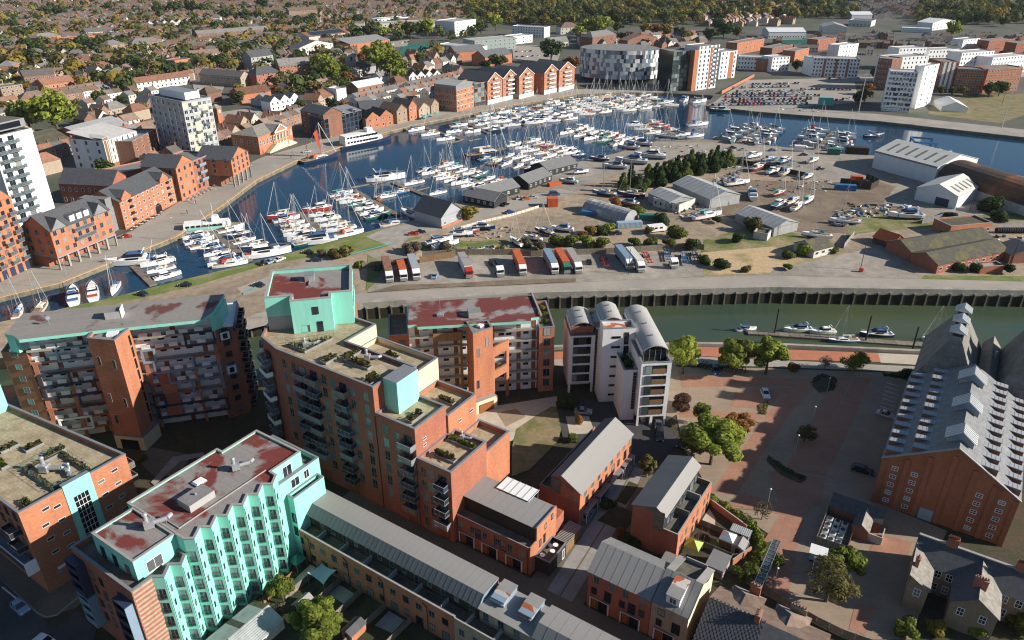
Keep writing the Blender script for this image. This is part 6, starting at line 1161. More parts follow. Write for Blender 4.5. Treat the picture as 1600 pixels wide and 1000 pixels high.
# ------------------------------------------------------------ cars
def car_parts(L=4.3,Wd=1.78,Hh=1.47,van=False,est=False):
 lo=MB();z0,z1=.22,.78 if not van else 1.0;n=12
 prof=[(-L/2,.42),(-L/2+.1,.72),(-L/2+.5,z1+.04),(L/2-1.1,z1),(L/2-.25,z1-.12),(L/2,.5),(L/2-.05,.25),(-L/2+.05,.25)]
 def ext(b,pr,w0,w1,mat):
  k=len(b.v);n=len(pr);i=b.mi(mat);b.v+=[(x,-w0/2 if z<.6 else -w1/2,z) for x,z in pr]+[(x,w0/2 if z<.6 else w1/2,z) for x,z in pr]
  for a in range(n): c=(a+1) % n;b.f.append((k+a,k+c,k+n+c,k+n+a));b.m.append(i)
  b.f.append(tuple(k+a for a in range(n))[::-1]);b.m.append(i);b.f.append(tuple(k+n+a for a in range(n)));b.m.append(i)
 ext(lo,prof,Wd,Wd*.97,'CAR')
 for sy in (-1,1): lo.box(L/2-.12,sy*Wd*.36-.16,.52,L/2+.01,sy*Wd*.36+.16,.66,'white_paint');lo.box(-L/2-.01,sy*Wd*.37-.14,.6,-L/2+.09,sy*Wd*.37+.14,.76,'red_paint')
 g=MB();xb=-L/2+(.35 if van or est else .75);xf=L/2-(1.0 if van else 1.25)
 xr0,xr1=xb+(.25 if van or est else .6),xf-.75;zt=Hh if not van else 2.0
 def cab(b,a0,a1,c0,c1,za,zb,wa,wb,mat):
  k=len(b.v);i=b.mi(mat);b.v+=[(a0,-wa/2,za),(a1,-wa/2,za),(a1,wa/2,za),(a0,wa/2,za),(c0,-wb/2,zb),(c1,-wb/2,zb),(c1,wb/2,zb),(c0,wb/2,zb)]
  for q in ((0,1,5,4),(1,2,6,5),(2,3,7,6),(3,0,4,7),(4,5,6,7)): b.f.append(tuple(k+a for a in q));b.m.append(i)
 cab(g,xb,xf,xr0,xr1,z1-.02,zt-.06,Wd*.93,Wd*.74,'glass_dark')
 cab(lo,xr0-.04,xr1+.04,xr0+.05,xr1-.05,zt-.09,zt,Wd*.76,Wd*.70,'CAR')
 for sy in (-1,1):
  for t in ((.0,.0),(.5,.5),(1,1)):
   p=Vector((xb+(xf-xb)*t[0],sy*Wd*.465,z1-.03));q=Vector((xr0+(xr1-xr0)*t[1],sy*Wd*.372,zt-.05));lo.bar(p,q,.08,.06,'CAR')
 w=MB();w.tube((0,-.1,0),(0,.1,0),.32,.32,12,'rubber');w.tube((0,-.112,0),(0,.112,0),.19,.19,8,'steel');return lo,g,w,L,Wd
_CM={}
def car(label,pos,ang,col,kind='car',group=None,cat='car',z=0.0,name='parked_car',sc=1.0):
 k=(kind,col)
 if k not in _CM:
  L,Wd,Hh=dict(car=(4.25,1.78,1.46),small=(3.8,1.7,1.5),estate=(4.6,1.82,1.5),van=(5.2,2.0,2.0),suv=(4.6,1.9,1.75))[kind]
  lo,g,w,L,Wd=car_parts(L,Wd,Hh,kind=='van',kind in ('estate','small','suv','van'));lo.mats=[col if q=='CAR' else q for q in lo.mats];_CM[k]=(lo.data('body'),g.data('cabin_glass'),w.data('wheel'),L,Wd)
 bo,gl,wh,L,Wd=_CM[k];r=thing(name,label,cat,(pos[0],pos[1],z),ang,group);link('body',bo,r);link('cabin_glass',gl,r)
 for sx in (-1,1):
  for sy in (-1,1): link('wheel',wh,r,(sx*L*.31,sy*(Wd/2-.11),.32))
 if sc != 1: r.scale=(sc,)*3
 return r
def pxang(a,c): p,q=G(*a),G(*c);return math.atan2(q[1]-p[1],q[0]-p[0])
for a,c,col,kind,lb in (((1368,645),(1399,655),'car_silver','car','silver saloon parked in the shade beside the maltings'),((1330,732),(1365,742),'car_black','estate','black estate car in the deep shade by the maltings gable'),((1193,612),(1198,624),'car_white','small','white hatchback on the small planted island'),((1115,577),(1120,586),'car_blue','small','blue hatchback parked below the promenade trees'),
 ((898,644),(924,646),'car_silver','car','silver saloon in the white flats yard'),((1030,675),(1031,690),'car_black','suv','black car beside the garage doors of the white flats'),((1028,662),(1029,672),'car_grey','car','dark car half inside the white flats garage'),((1068,690),(1062,700),'car_black','small','black hatchback under the large green car park tree'),
 ((22,942),(44,962),'car_pale_blue','small','pale blue hatchback turning on the shaded corner road'),((60,1000),(84,1012),'car_white','car','white car cut by the bottom edge of the shaded road'),((915,812),(921,803),'car_pale_blue','small','pale blue hatchback parked at the end of the pitched terrace'),((440,418),(452,422),'car_navy','car','x')):
 if lb != 'x': car(lb,((G(*a)[0]+G(*c)[0])/2,(G(*a)[1]+G(*c)[1])/2),pxang(a,c),col,kind)
r=thing('box_trailer','white roofed box trailer parked beside the plant yard fence','trailer',(*E2W(-8.0,113),0),EA+.1);m=MB();m.box(-1.4,-1.1,.5,1.4,1.1,2.1,'tarp_blue');m.slab([(-1.5,-1.2,2.1),(1.5,-1.2,2.1),(1.5,1.2,2.35),(-1.5,1.2,2.35)],.1,'white_paint');m.build('box_body',r);m=MB();[m.tube((x,y-.1,.32),(x,y+.1,.32),.32,.32,10,'rubber') for x in (-.8,.8) for y in (-1,1)];m.build('wheel',r)
# ------------------------------------------------------------ the far banks
OCC=[(p[0]+(q[0]-p[0])*t/4,p[1]+(q[1]-p[1])*t/4,17) for L_ in (offs(ql,8),offs(qr,10)) for p,q in zip(L_,L_[1:]) for t in range(4)]                                              # ground already built on: centre and radius
def gb(name,label,cat,a,b,dep,h,wall='brick_town',roof='flat',rmat='roof_grey_flat',nf=0,cols=0,sc=0,side='R',ws=(1.2,1.6,'town'),z0=1.1,rise=3.0,ng=1,world=False,base=0.0,mat2=None,fh=None,skipf=()):
 """building from its front ground corners a, b (as seen), depth dep, wall height h"""
 A,C_=(a,b) if world else (G(*a),G(*b));ang=math.atan2(C_[1]-A[1],C_[0]-A[0]);L=math.hypot(C_[0]-A[0],C_[1]-A[1])
 B=Bld(name,label,cat,0,0,ang,A);B.L,B.D,B.h=L,dep,h;B.A=A
 n=max(1,int(L/dep+.5)) if L>dep else max(1,int(dep/L+.5))
 for i in range(n):
  t=(i+.5)/n;x,y=(L*t,dep/2) if L>dep else (L/2,dep*t);OCC.append((A[0]+x*math.cos(ang)-y*math.sin(ang),A[1]+x*math.sin(ang)+y*math.cos(ang),min(L,dep)/2+3))
 if roof=='flat': B.block([(0,0),(L,0),(L,dep),(0,dep)],base,h,wall,rmat,.5,.3,'coping_light')
 elif roof=='mono':
  m=MB();m.prism([(0,0),(L,0),(L,dep),(0,dep)],base,h,wall,cap=False);B.put('wall',m);m=MB();m.slab([(-.3,-.3,h),(L+.3,-.3,h),(L+.3,dep+.3,h+rise),(-.3,dep+.3,h+rise)],.2,rmat);B.put('roof',m)
 else:
  ax=roof[-1];m=MB();m.prism([(0,0),(L,0),(L,dep),(0,dep)],base,h,wall,cap=False);r=MB()
  for k in range(ng):
   x0,x1=(L*k/ng,L*(k+1)/ng) if ax=='y' else (0,L);y0,y1=(0,dep) if ax=='y' else (dep*k/ng,dep*(k+1)/ng);r.gable(x0,y0,x1,y1,h,h+rise,ax,rmat,None if 'hip' in roof else wall,.0 if ng>1 else .3,.18,None,min(L,dep)/2*.9 if 'hip' in roof else 0)
  B.put('wall',m);B.put('roof',r)
 fh=fh or (h-base)/max(1,nf)
 for f in range(nf):
  z=base+z0+f*fh
  for c in range(cols):
   if (f,c) not in skipf: B.win(L*(c+.5)/cols,0,z,'F',*ws)
  for c in range(sc):
   y=dep*(c+.5)/sc;B.win(L if side=='R' else 0,y,z,side,*ws)
 return B
def part(B,name,*bx,mat='white_paint'):
 m=MB()
 for q in bx: m.box(*q,mat,None,True)
 return B.put(name,m)
def bal(B,u,y,z,w=2.6,d=1.2,rail='rail_glass',face='F'): B.inst('balcony',balcony_mesh(w,d,rail),u,y,z,FACE[face])
# left end of the town quay
B=gb('apartment_block','orange gabled flats with glass balconies at the left edge of the quay','apartment block',(-60,468),(52,417),16,25,'brick_orange','gable_y','slate',8,9,3,ws=(1.3,1.7,'dark'),rise=5,ng=3)
for f in range(1,7):
 for u in (4.5,9,15,19.5,23.4): bal(B,u*B.L/25,0,.9+f*3.1)
m=MB();[m.box(B.L*k/9+.5,-.12,0,B.L*k/9+B.L/9-.6,-.01,3.0,'navy_panel') for k in range(9)];B.put('shop_front',m)
B=gb('tower_block','tall white tower with a blank grey side wall and glass balconies','tower block',(36,374),(94,352),17,38,'white_render','flat','flat_roof',12,0,2,ws=(1.3,2.0,'dark'),fh=3.1)
for f in range(12):
 for u in (.18,.45): B.win(B.L*u,0,1+f*3.1,'F',2.4,2.2,'grey');bal(B,B.L*u,0,.8+f*3.1,4.2,1.5)
B2=gb('tower_block','white stepped wing of the tall tower with balconies at the picture edge','tower block',(-40,380),(40,368),16,34,'white_render','flat','flat_roof',11,4,0,ws=(1.9,2.2,'dark'))
for f in range(1,11):
 for u in (.3,.55,.8): bal(B2,B2.L*u,0,.8+f*3.05,3.2,1.5)
for f in range(1,12): bal(B,B.L,B.D*.85,.8+f*3.2,2.8,1.4,face='R')
m=MB();m.prism([(.6,1),(B.L-1,1),(B.L-1,13),(.6,13)],39,42,'grey_metal','decking');B.put('penthouse',m);m=MB();m.box(1,.93,39.5,B.L-3,.99,41.5,'glass_dark');B.put('penthouse_glazing',m)
B=gb('apartment_block','orange brick flats raised on grey stilts over the quay','apartment block',(96,422),(185,384),13,14,'brick_orange','gable_x','slate',3,8,3,'L',(1.4,1.7,'grey'),1.0,4.5,base=4.6)
for k in range(7): x=B.L*k/6;part(B,'stilt',(x-.35 if k else 0,.05,0,x+.35 if k<6 else B.L,.7,4.6),mat='concrete')
part(B,'undercroft',(.5,6,0,B.L-.5,12.8,4.6),mat='brick_red');part(B,'floor_beam',(-.1,-.1,4.2,B.L+.1,13.1,4.6),mat='blue_panel')
for x in (.14,.84):
 m=MB();m.gable(B.L*x-3,-.3,B.L*x+3,6.5,14,17.6,'y','slate','grey_metal',.2);B.put('gable',m);m=MB();m.box(B.L*x-2.9,-.12,13.6,B.L*x+2.9,-.01,14.4,'blue_panel');B.put('gable_beam',m)
for k in range(3): x=B.L*(.4+.12*k);m=MB();m.box(x-1,.6,14.3,x+1,4.5,16.4,'white_paint','slate');B.put('dormer',m)
for f in (1,2): bal(B,B.L*.5,0,5+f*3.1,8,1.2)
B=gb('warehouse','long orange brick warehouse with white windows and a dark carriage arch','warehouse',(197,359),(277,316),15,11.2,'brick_orange','gable_x','slate',4,11,0,ws=(1.2,1.3,'white'),z0=.9,rise=4,skipf={(0,7),(0,6)})
for x in (.12,.83):
 m=MB();m.gable(B.L*x-2.8,-.25,B.L*x+2.8,6,12.4,14.8,'y','slate','brick_orange',.15);m.box(B.L*x-2.8,-.25,10.8,B.L*x+2.8,3,12.4,'brick_orange');B.put('gable',m);m=MB();[m.box(B.L*x+.9,-.9,z,B.L*x+2.2,-.05,z+.9,'dark_metal') for z in (2,4.6,7.2,9.6)];B.put('hoist_balcony',m)
m=MB();m.poly([(B.L*.63+2*math.cos(t),-.04,max(0,1.6+2*math.sin(t))) for t in [math.pi*k/8 for k in range(9)]]+[(B.L*.63-2,-.04,0),(B.L*.63+2,-.04,0)],'glass_dark');B.put('carriage_arch',m)
m=MB();[m.box(0,-.07,z,B.L,-.01,z+.12,'coping') for z in (2.7,5.5,8.3)];B.put('string_course',m);m=MB();m.prism([(-3.6,3),(-.1,3),(-.1,14),(-3.6,14)],0,13.2,'grey_metal','zinc');B.put('stair_tower',m)
gb('warehouse','slate roofed rear range with a row of dormers behind the orange warehouse','warehouse',(100,318),(182,322),12,9,'brick_red','gable_x','slate',2,8,0,rise=5)
gb('warehouse','grey roofed rear block with roof lights behind the orange warehouse','warehouse',(168,312),(250,292),12,10,'brick_red','flat','zinc',0,0,0)
B=gb('apartment_block','orange and grey gabled flats above the quayside cafe tables','apartment block',(285,314),(310,300),16,14.5,'brick_orange','gable_y','slate',4,3,3,'L',(1.4,1.7,'grey'),rise=4)
B=gb('apartment_block','pale balconied flats joined to the cafe gable','apartment block',(310,299),(342,284),16,13.6,'brick_red','flat','zinc',4,5,0,ws=(1.6,1.9,'grey'))
for f in range(1,4):
 for u in (.3,.7): bal(B,B.L*u,0,.8+f*3.3,4.6,1.6,'blue_panel')
B=gb('apartment_block','small gabled orange flats standing on grey columns by the customs house','apartment block',(368,293),(394,277),17,12.6,'brick_orange','gable_y','slate',3,4,3,'L',(1.4,1.8,'grey'),base=5.2,rise=4.2)
for k in range(5): x=B.L*k/4;part(B,'column',(max(0,x-.35),.05,0,min(B.L,x+.35),.7,5.2),mat='concrete')
part(B,'undercroft',(.6,7,0,B.L-.5,16.5,5.2),mat='brick_dark')
B=gb('apartment_block','white panelled flats with a sloping pale roof behind the quay','apartment block',(128,262),(172,268),3,16,'timber','mono','roof_pale_town',0,0,0,rise=.5)
B=gb('apartment_block','white ribbed flats with slanted balconies behind the orange warehouse','apartment block',(172,268),(222,250),20,14.8,'white_render','mono','roof_pale_town',4,6,3,'L',(1.3,1.9,'grey'),rise=3)
m=MB();[m.box(B.L*k/12-.12,-.5,3.5,B.L*k/12+.12,-.02,14.6,'white_paint') for k in range(13)];B.put('facade_fin',m);part(B,'plinth',(-.05,-.06,0,B.L+.05,-.01,3.4),mat='timber')
gb('apartment_block','dark brick flats wedged between the white ribbed flats and the tower','apartment block',(216,262),(252,240),18,13,'brick_dark','flat','zinc',4,4,0)
# the white point tower
B=gb('tower_block','white and grey checkered tower overlooking the quay','tower block',(252,236),(302,250),16,29,'hull_grey','flat','flat_roof',9,6,6,'R',(1.9,2.0,'white'),fh=3.1)
m=MB();rt=random.Random(5)
for f in range(9):
 for k in range(6):
  y=B.D*(k+.5)/6
  if rt.random()<.75: m.box(B.L+.01,y-1.4,.5+f*3.1,B.L+.07,y-.5 if rt.random()<.6 else y+1.2,.9+f*3.1+(2.4 if rt.random()<.5 else .4),'cream_render')
 for k in range(6):
  u=B.L*(k+.5)/6
  if rt.random()<.6: m.box(u-1.6,-.07,.5+f*3.1,u-.9,-.01,3.3+f*3.1,'white_render')
o=B.put('cladding_panel',m);o['kind']='stuff';m=MB();m.prism([(4,4),(B.L-3,4),(B.L-3,B.D-4),(4,B.D-4)],29,32.5,'white_render','grey_metal');B.put('penthouse',m)
for f in range(1,9): bal(B,B.L,B.D*(.4+.3*(f % 2)),.6+f*3.1,2.8,1.2,face='R')
# customs house
B=gb('customs_house','classical brick customs house with a pedimented portico and twin stairs','public building',(407,242),(459,222),17,9.5,'brick_orange','hip_x','slate_pale',1,10,4,'L',(1.3,3.0,'sash'),z0=4.2,rise=3.2)
c=B.L*.55;m=MB();m.gable(c-5,-2.4,c+5,6,9.5,12.6,'y','slate_pale','brick_orange',.2);B.put('pediment',m);m=MB();m.bar((c-5.3,-2.6,9.5),(c,-2.6,12.8),.3,.5,'white_paint');m.bar((c+5.3,-2.6,9.5),(c,-2.6,12.8),.3,.5,'white_paint');m.box(c-5.3,-2.6,9.0,c+5.3,-2.3,9.5,'white_paint');B.put('cornice',m)
for k in range(4): m=MB();x=c-4+k*2.67;m.tube((x,-2,3.4),(x,-2,9),.42,.36,9,'cream_render');B.put('column',m)
part(B,'portico',(c-5,-2.6,0,c+5,-.02,3.4),mat='cream_render')
for s in (-1,1):
 m=MB();k=c+s*5
 for i in range(9): xa,xb=sorted((k+s*i*.8,k+s*(i+1)*.8));m.box(xa,-3.0,0,xb,-.4,3.4-.36*i,'cream_render')
 B.put('stair',m)
B=gb('clock_tower','square brick clock tower beside the customs house','clock tower',(345,207),(352,204),4.2,14,'brick_brown','hip_x','slate_pale',0,0,0,rise=1.6);m=MB();m.tube((B.L/2,-.1,11.6),(B.L/2,-.02,11.6),1.0,1.0,16,'white_paint');m.bar((B.L/2,-.13,11.6),(B.L/2,-.13,12.4),.08,.06,'dark_metal');m.bar((B.L/2,-.13,11.6),(B.L/2+.55,-.13,11.6),.06,.08,'dark_metal');B.put('clock_face',m)
# old quay: mills and gables
B=gb('warehouse','dark stone mill with small windows beyond the customs house','warehouse',(474,209),(509,217),13,13.5,'brick_dark','gable_x','slate',4,4,0,rise=3)
B=gb('restaurant_building','black glass fronted quayside mill with arched roof windows','restaurant building',(510,217),(567,201),12,11,'navy_panel','mono','grey_metal',4,9,0,ws=(2.4,2.2,'black'),z0=.3,rise=2)
for x in (.2,.5,.8): m=MB();m.tube((B.L*x,-.2,11.3),(B.L*x,3,11.6),1.4,1.4,12,'grey_metal');m.tube((B.L*x,-.26,11.3),(B.L*x,-.2,11.3),1.1,1.1,12,'glass_dark');B.put('round_window',m)
gb('silo','white boxy silo standing behind the black glass mill','silo',(514,160),(528,163),8,10,'white_render','flat','roof_pale_town')
for i,(a,b,h,wl,ng,lb) in enumerate((((574,203),(615,196),6.5,'brick_orange',2,'pair of orange gabled quay houses beside the black glass mill'),((621,194),(637,190),8,'brick_buff',1,'narrow buff gabled house on the old quay'),((640,189),(652,186),9,'brick_orange',1,'narrow orange gabled house on the old quay'),((655,186),(672,181),6,'brick_beige',1,'tan gabled inn behind the green parasols'),((674,180),(686,175),6,'brick_buff',1,'timbered gabled house next to the grey roofed mill'))): gb('quay_house',lb,'house',a,b,15,h,wl,'gable_y','roof_brown_town',2,2*ng,2,'L',rise=3.4,ng=ng)
B=gb('warehouse','long black roofed range behind the old quay gables','warehouse',(565,187),(640,181),12,6,'brick_dark','gable_x','slate',0,0,0,rise=4.5)
for i,px in enumerate(((664,187),(671,185.5),(681,182.5))):
 r=thing('parasol','green cafe parasol on the old quay, %s from the left' % ORD[i],'parasol',(*G(*px),0),0,'green parasols on the old quay');m=MB();m.tube((0,0,2.2),(0,0,3.0),2.2,.1,8,'teal_paint');m.build('canopy',r);m=MB();m.tube((0,0,0),(0,0,2.3),.06,.06,5,'steel');m.build('pole',r)
B=gb('apartment_block','square red and cream brick mill with a grey mansard roof','apartment block',(714,175),(741,167),18,13.8,'brick_orange','flat','zinc',4,5,6,'L',(1.5,1.9,'white'));m=MB();m.prism([(.6,.6),(B.L-.6,.6),(B.L-.6,17.4),(.6,17.4)],13.6,16.4,'grey_metal');m.gable(.4,.4,B.L-.4,17.6,16.4,18.4,'y','barrel_metal','grey_metal',.1);B.put('mansard',m);m=MB();[m.box(-.08,-.08,z,B.L+.08,18.08,z+.2,'cream_render') for z in (3.4,6.9,10.4)];B.put('string_course',m)
B=gb('office_block','green glass fronted block between the mill and the gabled flats','office block',(742,167),(762,163),16,15,'brick_orange','flat','roof_grey_flat',5,4,0,ws=(3.4,2.6,'green'),z0=.2)
for i,(a,b,lb) in enumerate((((762,164),(785,158),'first gabled red brick flats after the green glass block'),((786,158),(808,153),'second gabled red brick flats after the green glass block'),((811,155),(834,149),'third gabled red brick flats, beside the gap with the shrub'),((850,148),(871,143),'gabled red brick flats with a long brick side wall past the gap'),((873,143.5),(897,138),'end gabled red brick flats next to the curved tower'))):
 B=gb('apartment_block',lb,'apartment block',a,b,26,15.2,'brick_orange','gable_y','slate',5,4,6,'L',(1.3,1.5,'white'),rise=5,z0=1.3)
 part(B,'plinth',(0,-.08,0,B.L,-.01,2.9),mat='white_paint');m=MB();m.bar((-.3,-.35,15.0),(B.L/2,-.35,20.3),.25,.35,'white_paint');m.bar((B.L+.3,-.35,15.0),(B.L/2,-.35,20.3),.25,.35,'white_paint');B.put('bargeboard',m)
 for f in range(1,6): bal(B,B.L/2,0,.9+f*3.0,B.L*.45 if f<5 else 3,1.4,'white_paint')
# curved checkered office
L0,R0=Vector(G(905,124)),Vector(G(1027,128));mid_=(L0+R0)/2;ux=(R0-L0).normalized();uy=Vector((-ux.y,ux.x));aw=(R0-L0).length/2;ax_=math.atan2(ux.y,ux.x)
B=Bld('office_tower','curved drum shaped office clad in white and blue grey checkered panels','office building',0,0,ax_,tuple(mid_));OCC.append((*(mid_+uy*18),34))
el=lambda t: (aw*math.cos(t),2-17*math.sin(t) if math.sin(t)>0 else 2-26*math.sin(t));pts=[el(-2*math.pi*k/72) for k in range(72)]
m=MB();m.prism(pts,3.2,24.6,'navy_panel','roof_grey_flat');B.put('wall',m);m=MB();m.prism(inset(pts,2.2),0,3.2,'glass_dark',cap=False);B.put('ground_floor',m);rt=random.Random(9);pm={}
N=46
for f in range(7):
 z=3.3+f*3.04;t=math.pi*1.02
 while t>-.02*math.pi:
  dt=math.pi/N*rt.choice((.7,1,1,1.5));p,q=Vector(el(t)),Vector(el(t-dt));d=q-p;mt=rt.choice(('white_paint','white_paint','white_render','hull_grey','blue_panel','blue_panel','grey_metal','glass'));k=mt
  if k not in pm: mm=MB();mm.box(-.5,-.2,0,.5,0,2.95,mt,None,True);pm[k]=mm.data('facade_panel')
  c=(p+q)/2;nn=Vector((d.y,-d.x)).normalized();o=B.inst('facade_panel',pm[k],c.x+nn.x*.1,c.y+nn.y*.1,z,math.atan2(d.y,d.x));o.scale=(d.length*.97,1 if mt != 'glass' else .6,1);t -= dt
# glass and white towers at the head of the dock
B=gb('apartment_block','green glass fronted flats beside the tall white tower','apartment block',(1047,143),(1079,140),18,28,'glass_green','flat','roof_grey_flat',9,7,0,ws=(2.5,2.7,'green'),z0=.2)
B=gb('tower_block','tall white tower with an orange brick fin at the dock head','tower block',(1086,141.5),(1117,137),15,31,'white_render','flat','roof_grey_flat',10,5,3,ws=(1.6,1.9,'grey'));part(B,'brick_fin',(-4.6,-.2,0,-.1,4,29),(12.5,-.3,0,14,-.02,30),mat='brick_orange')
for f in range(1,10): bal(B,B.L*.86,0,.6+f*3.1,4.2,1.3)
B=gb('apartment_block','white end block with green balconies beside the sloping slipway wall','apartment block',(1122,124),(1147,121),14,21,'white_render','flat','roof_pale_town',6,4,3,ws=(1.4,1.8,'grey'));part(B,'brick_panel',(B.L*.55,-.12,0,B.L*.8,-.02,20),mat='brick_orange')
T='apartment_block','apartment block'
for a,b,dep,h,wl,nf,c,s,lb in (((1151,108),(1191,110),16,10.5,'white_render',3,8,0,'long white flats at the back of the surface car park'),((1194,112),(1203,111),14,10,'brick_brown',3,2,0,'brown brick stair block at the back of the car park'),((1204,113),(1231,111),14,12,'white_render',4,5,0,'small white flats beside the brown stair block'),((1252,114),(1266,119),14,14,'white_render',0,0,0,'blank curved white end wall of the car park flats'),((1267,119.5),(1339,122),15,14.5,'white_render',5,14,0,'white and brick flats along the car park road'),
 ((1377,173),(1420,176),13,25,'white_render',8,8,0,'patterned white tower standing on the far quay'),((1429,170),(1452,164),6,27,'white_render',8,2,0,'blank white slab joined to the patterned tower'),((1363,138),(1384,141),16,22,'brick_dark',6,4,0,'dark brick block behind the patterned tower'),((1384,132),(1440,128),14,20,'white_render',6,9,0,'white flats stepping up behind the patterned tower'),((1459,144),(1487,144),18,21.5,'brick_red',6,6,0,'tall red brick student block near the marquee'),((1487,145),(1530,147),14,17,'brick_brown',5,10,0,'brown brick flats behind the marquee'),((1534,146),(1588,142),14,17,'brick_brown',5,12,0,'long brown brick flats at the right edge of the quay lawn'),
 ((1398,110),(1440,108),14,18,'white_render',5,8,0,'white flats in the middle of the student quarter'),((1446,106),(1492,104),14,15,'white_render',4,9,0,'white flats with balconies behind the red student block'),((1495,116),(1545,112),14,17,'white_render',5,10,0,'larger white flats behind the brown brick flats'),((1544,118),(1600,112),14,14,'white_render',4,12,0,'white flats at the far right above the quay lawn'),((1500,84),(1526,81),12,13,'white_render',4,5,0,'small white flats high in the student quarter'),((1540,86),(1580,82),12,13,'brick_red',4,8,0,'red and white flats at the upper right'),((1582,92),(1640,88),12,14,'brick_red',4,8,0,'brick flats cut by the right picture edge'),
 ((1275,80),(1304,76),12,11,'brick_red',3,6,0,'low red brick flats behind the car park'),((1308,92),(1338,88),12,12,'white_render',3,6,0,'white topped brick flats behind the car park'),((1240,98),(1262,92),12,10,'brick_orange',3,4,0,'orange brick flats left of the white car park flats'),((1204,95),(1236,88),12,11,'brick_dark',3,6,0,'dark gabled brick flats behind the small white flats'),((1150,86),(1192,78),12,11,'brick_orange',3,7,0,'orange brick flats above the long white flats')):
 B=gb(T[0],lb,T[1],a,b,dep,h,wl,'flat','roof_pale_town' if wl=='white_render' else 'roof_grey_flat',nf,c,1 if h>12 else 0,ws=(1.3,1.6,'town'))
 if 'patterned white tower' in lb:
  m=MB();rt=random.Random(2)
  for f in range(8):
   x=.3
   while x<B.L-1: w_=rt.uniform(.8,3);m.box(x,-.09,.8+f*3.05+rt.choice((0,.9)),min(B.L-.2,x+w_),-.01,1.4+f*3.05+rt.choice((0,1.2)),rt.choice(('blue_panel','navy_panel','grey_metal')));x+=w_+rt.uniform(.3,1.4)
  o=B.put('facade_panel',m);o['kind']='stuff';part(B,'quay_sign',(0,-.3,1.2,B.L*.7,-.12,2.2),mat='white_paint')
 elif wl=='brick_red' and h>20 or 'along the car park road' in lb:
  m=MB();[m.box(B.L*k/4-.9,-.07,.0,B.L*k/4+.9,-.01,h-.3,'brick_red' if 'along' in lb else 'white_render') for k in (1,2,3)];B.put('facade_panel',m)
# marquee
A=G(1470,174);C_=G(1511,176);ang=math.atan2(C_[1]-A[1],C_[0]-A[0]);B=Bld('marquee','large white marquee on the quayside lawn','marquee',0,0,ang,A);m=MB();m.prism([(0,0),(15.6,0),(15.6,22),(0,22)],0,3.2,'white_paint',cap=False);B.put('side_wall',m);m=MB();m.gable(0,0,15.6,22,3.2,6.4,'y','white_paint','white_paint',.3,.08);B.put('canopy',m);OCC.append((*A,25))
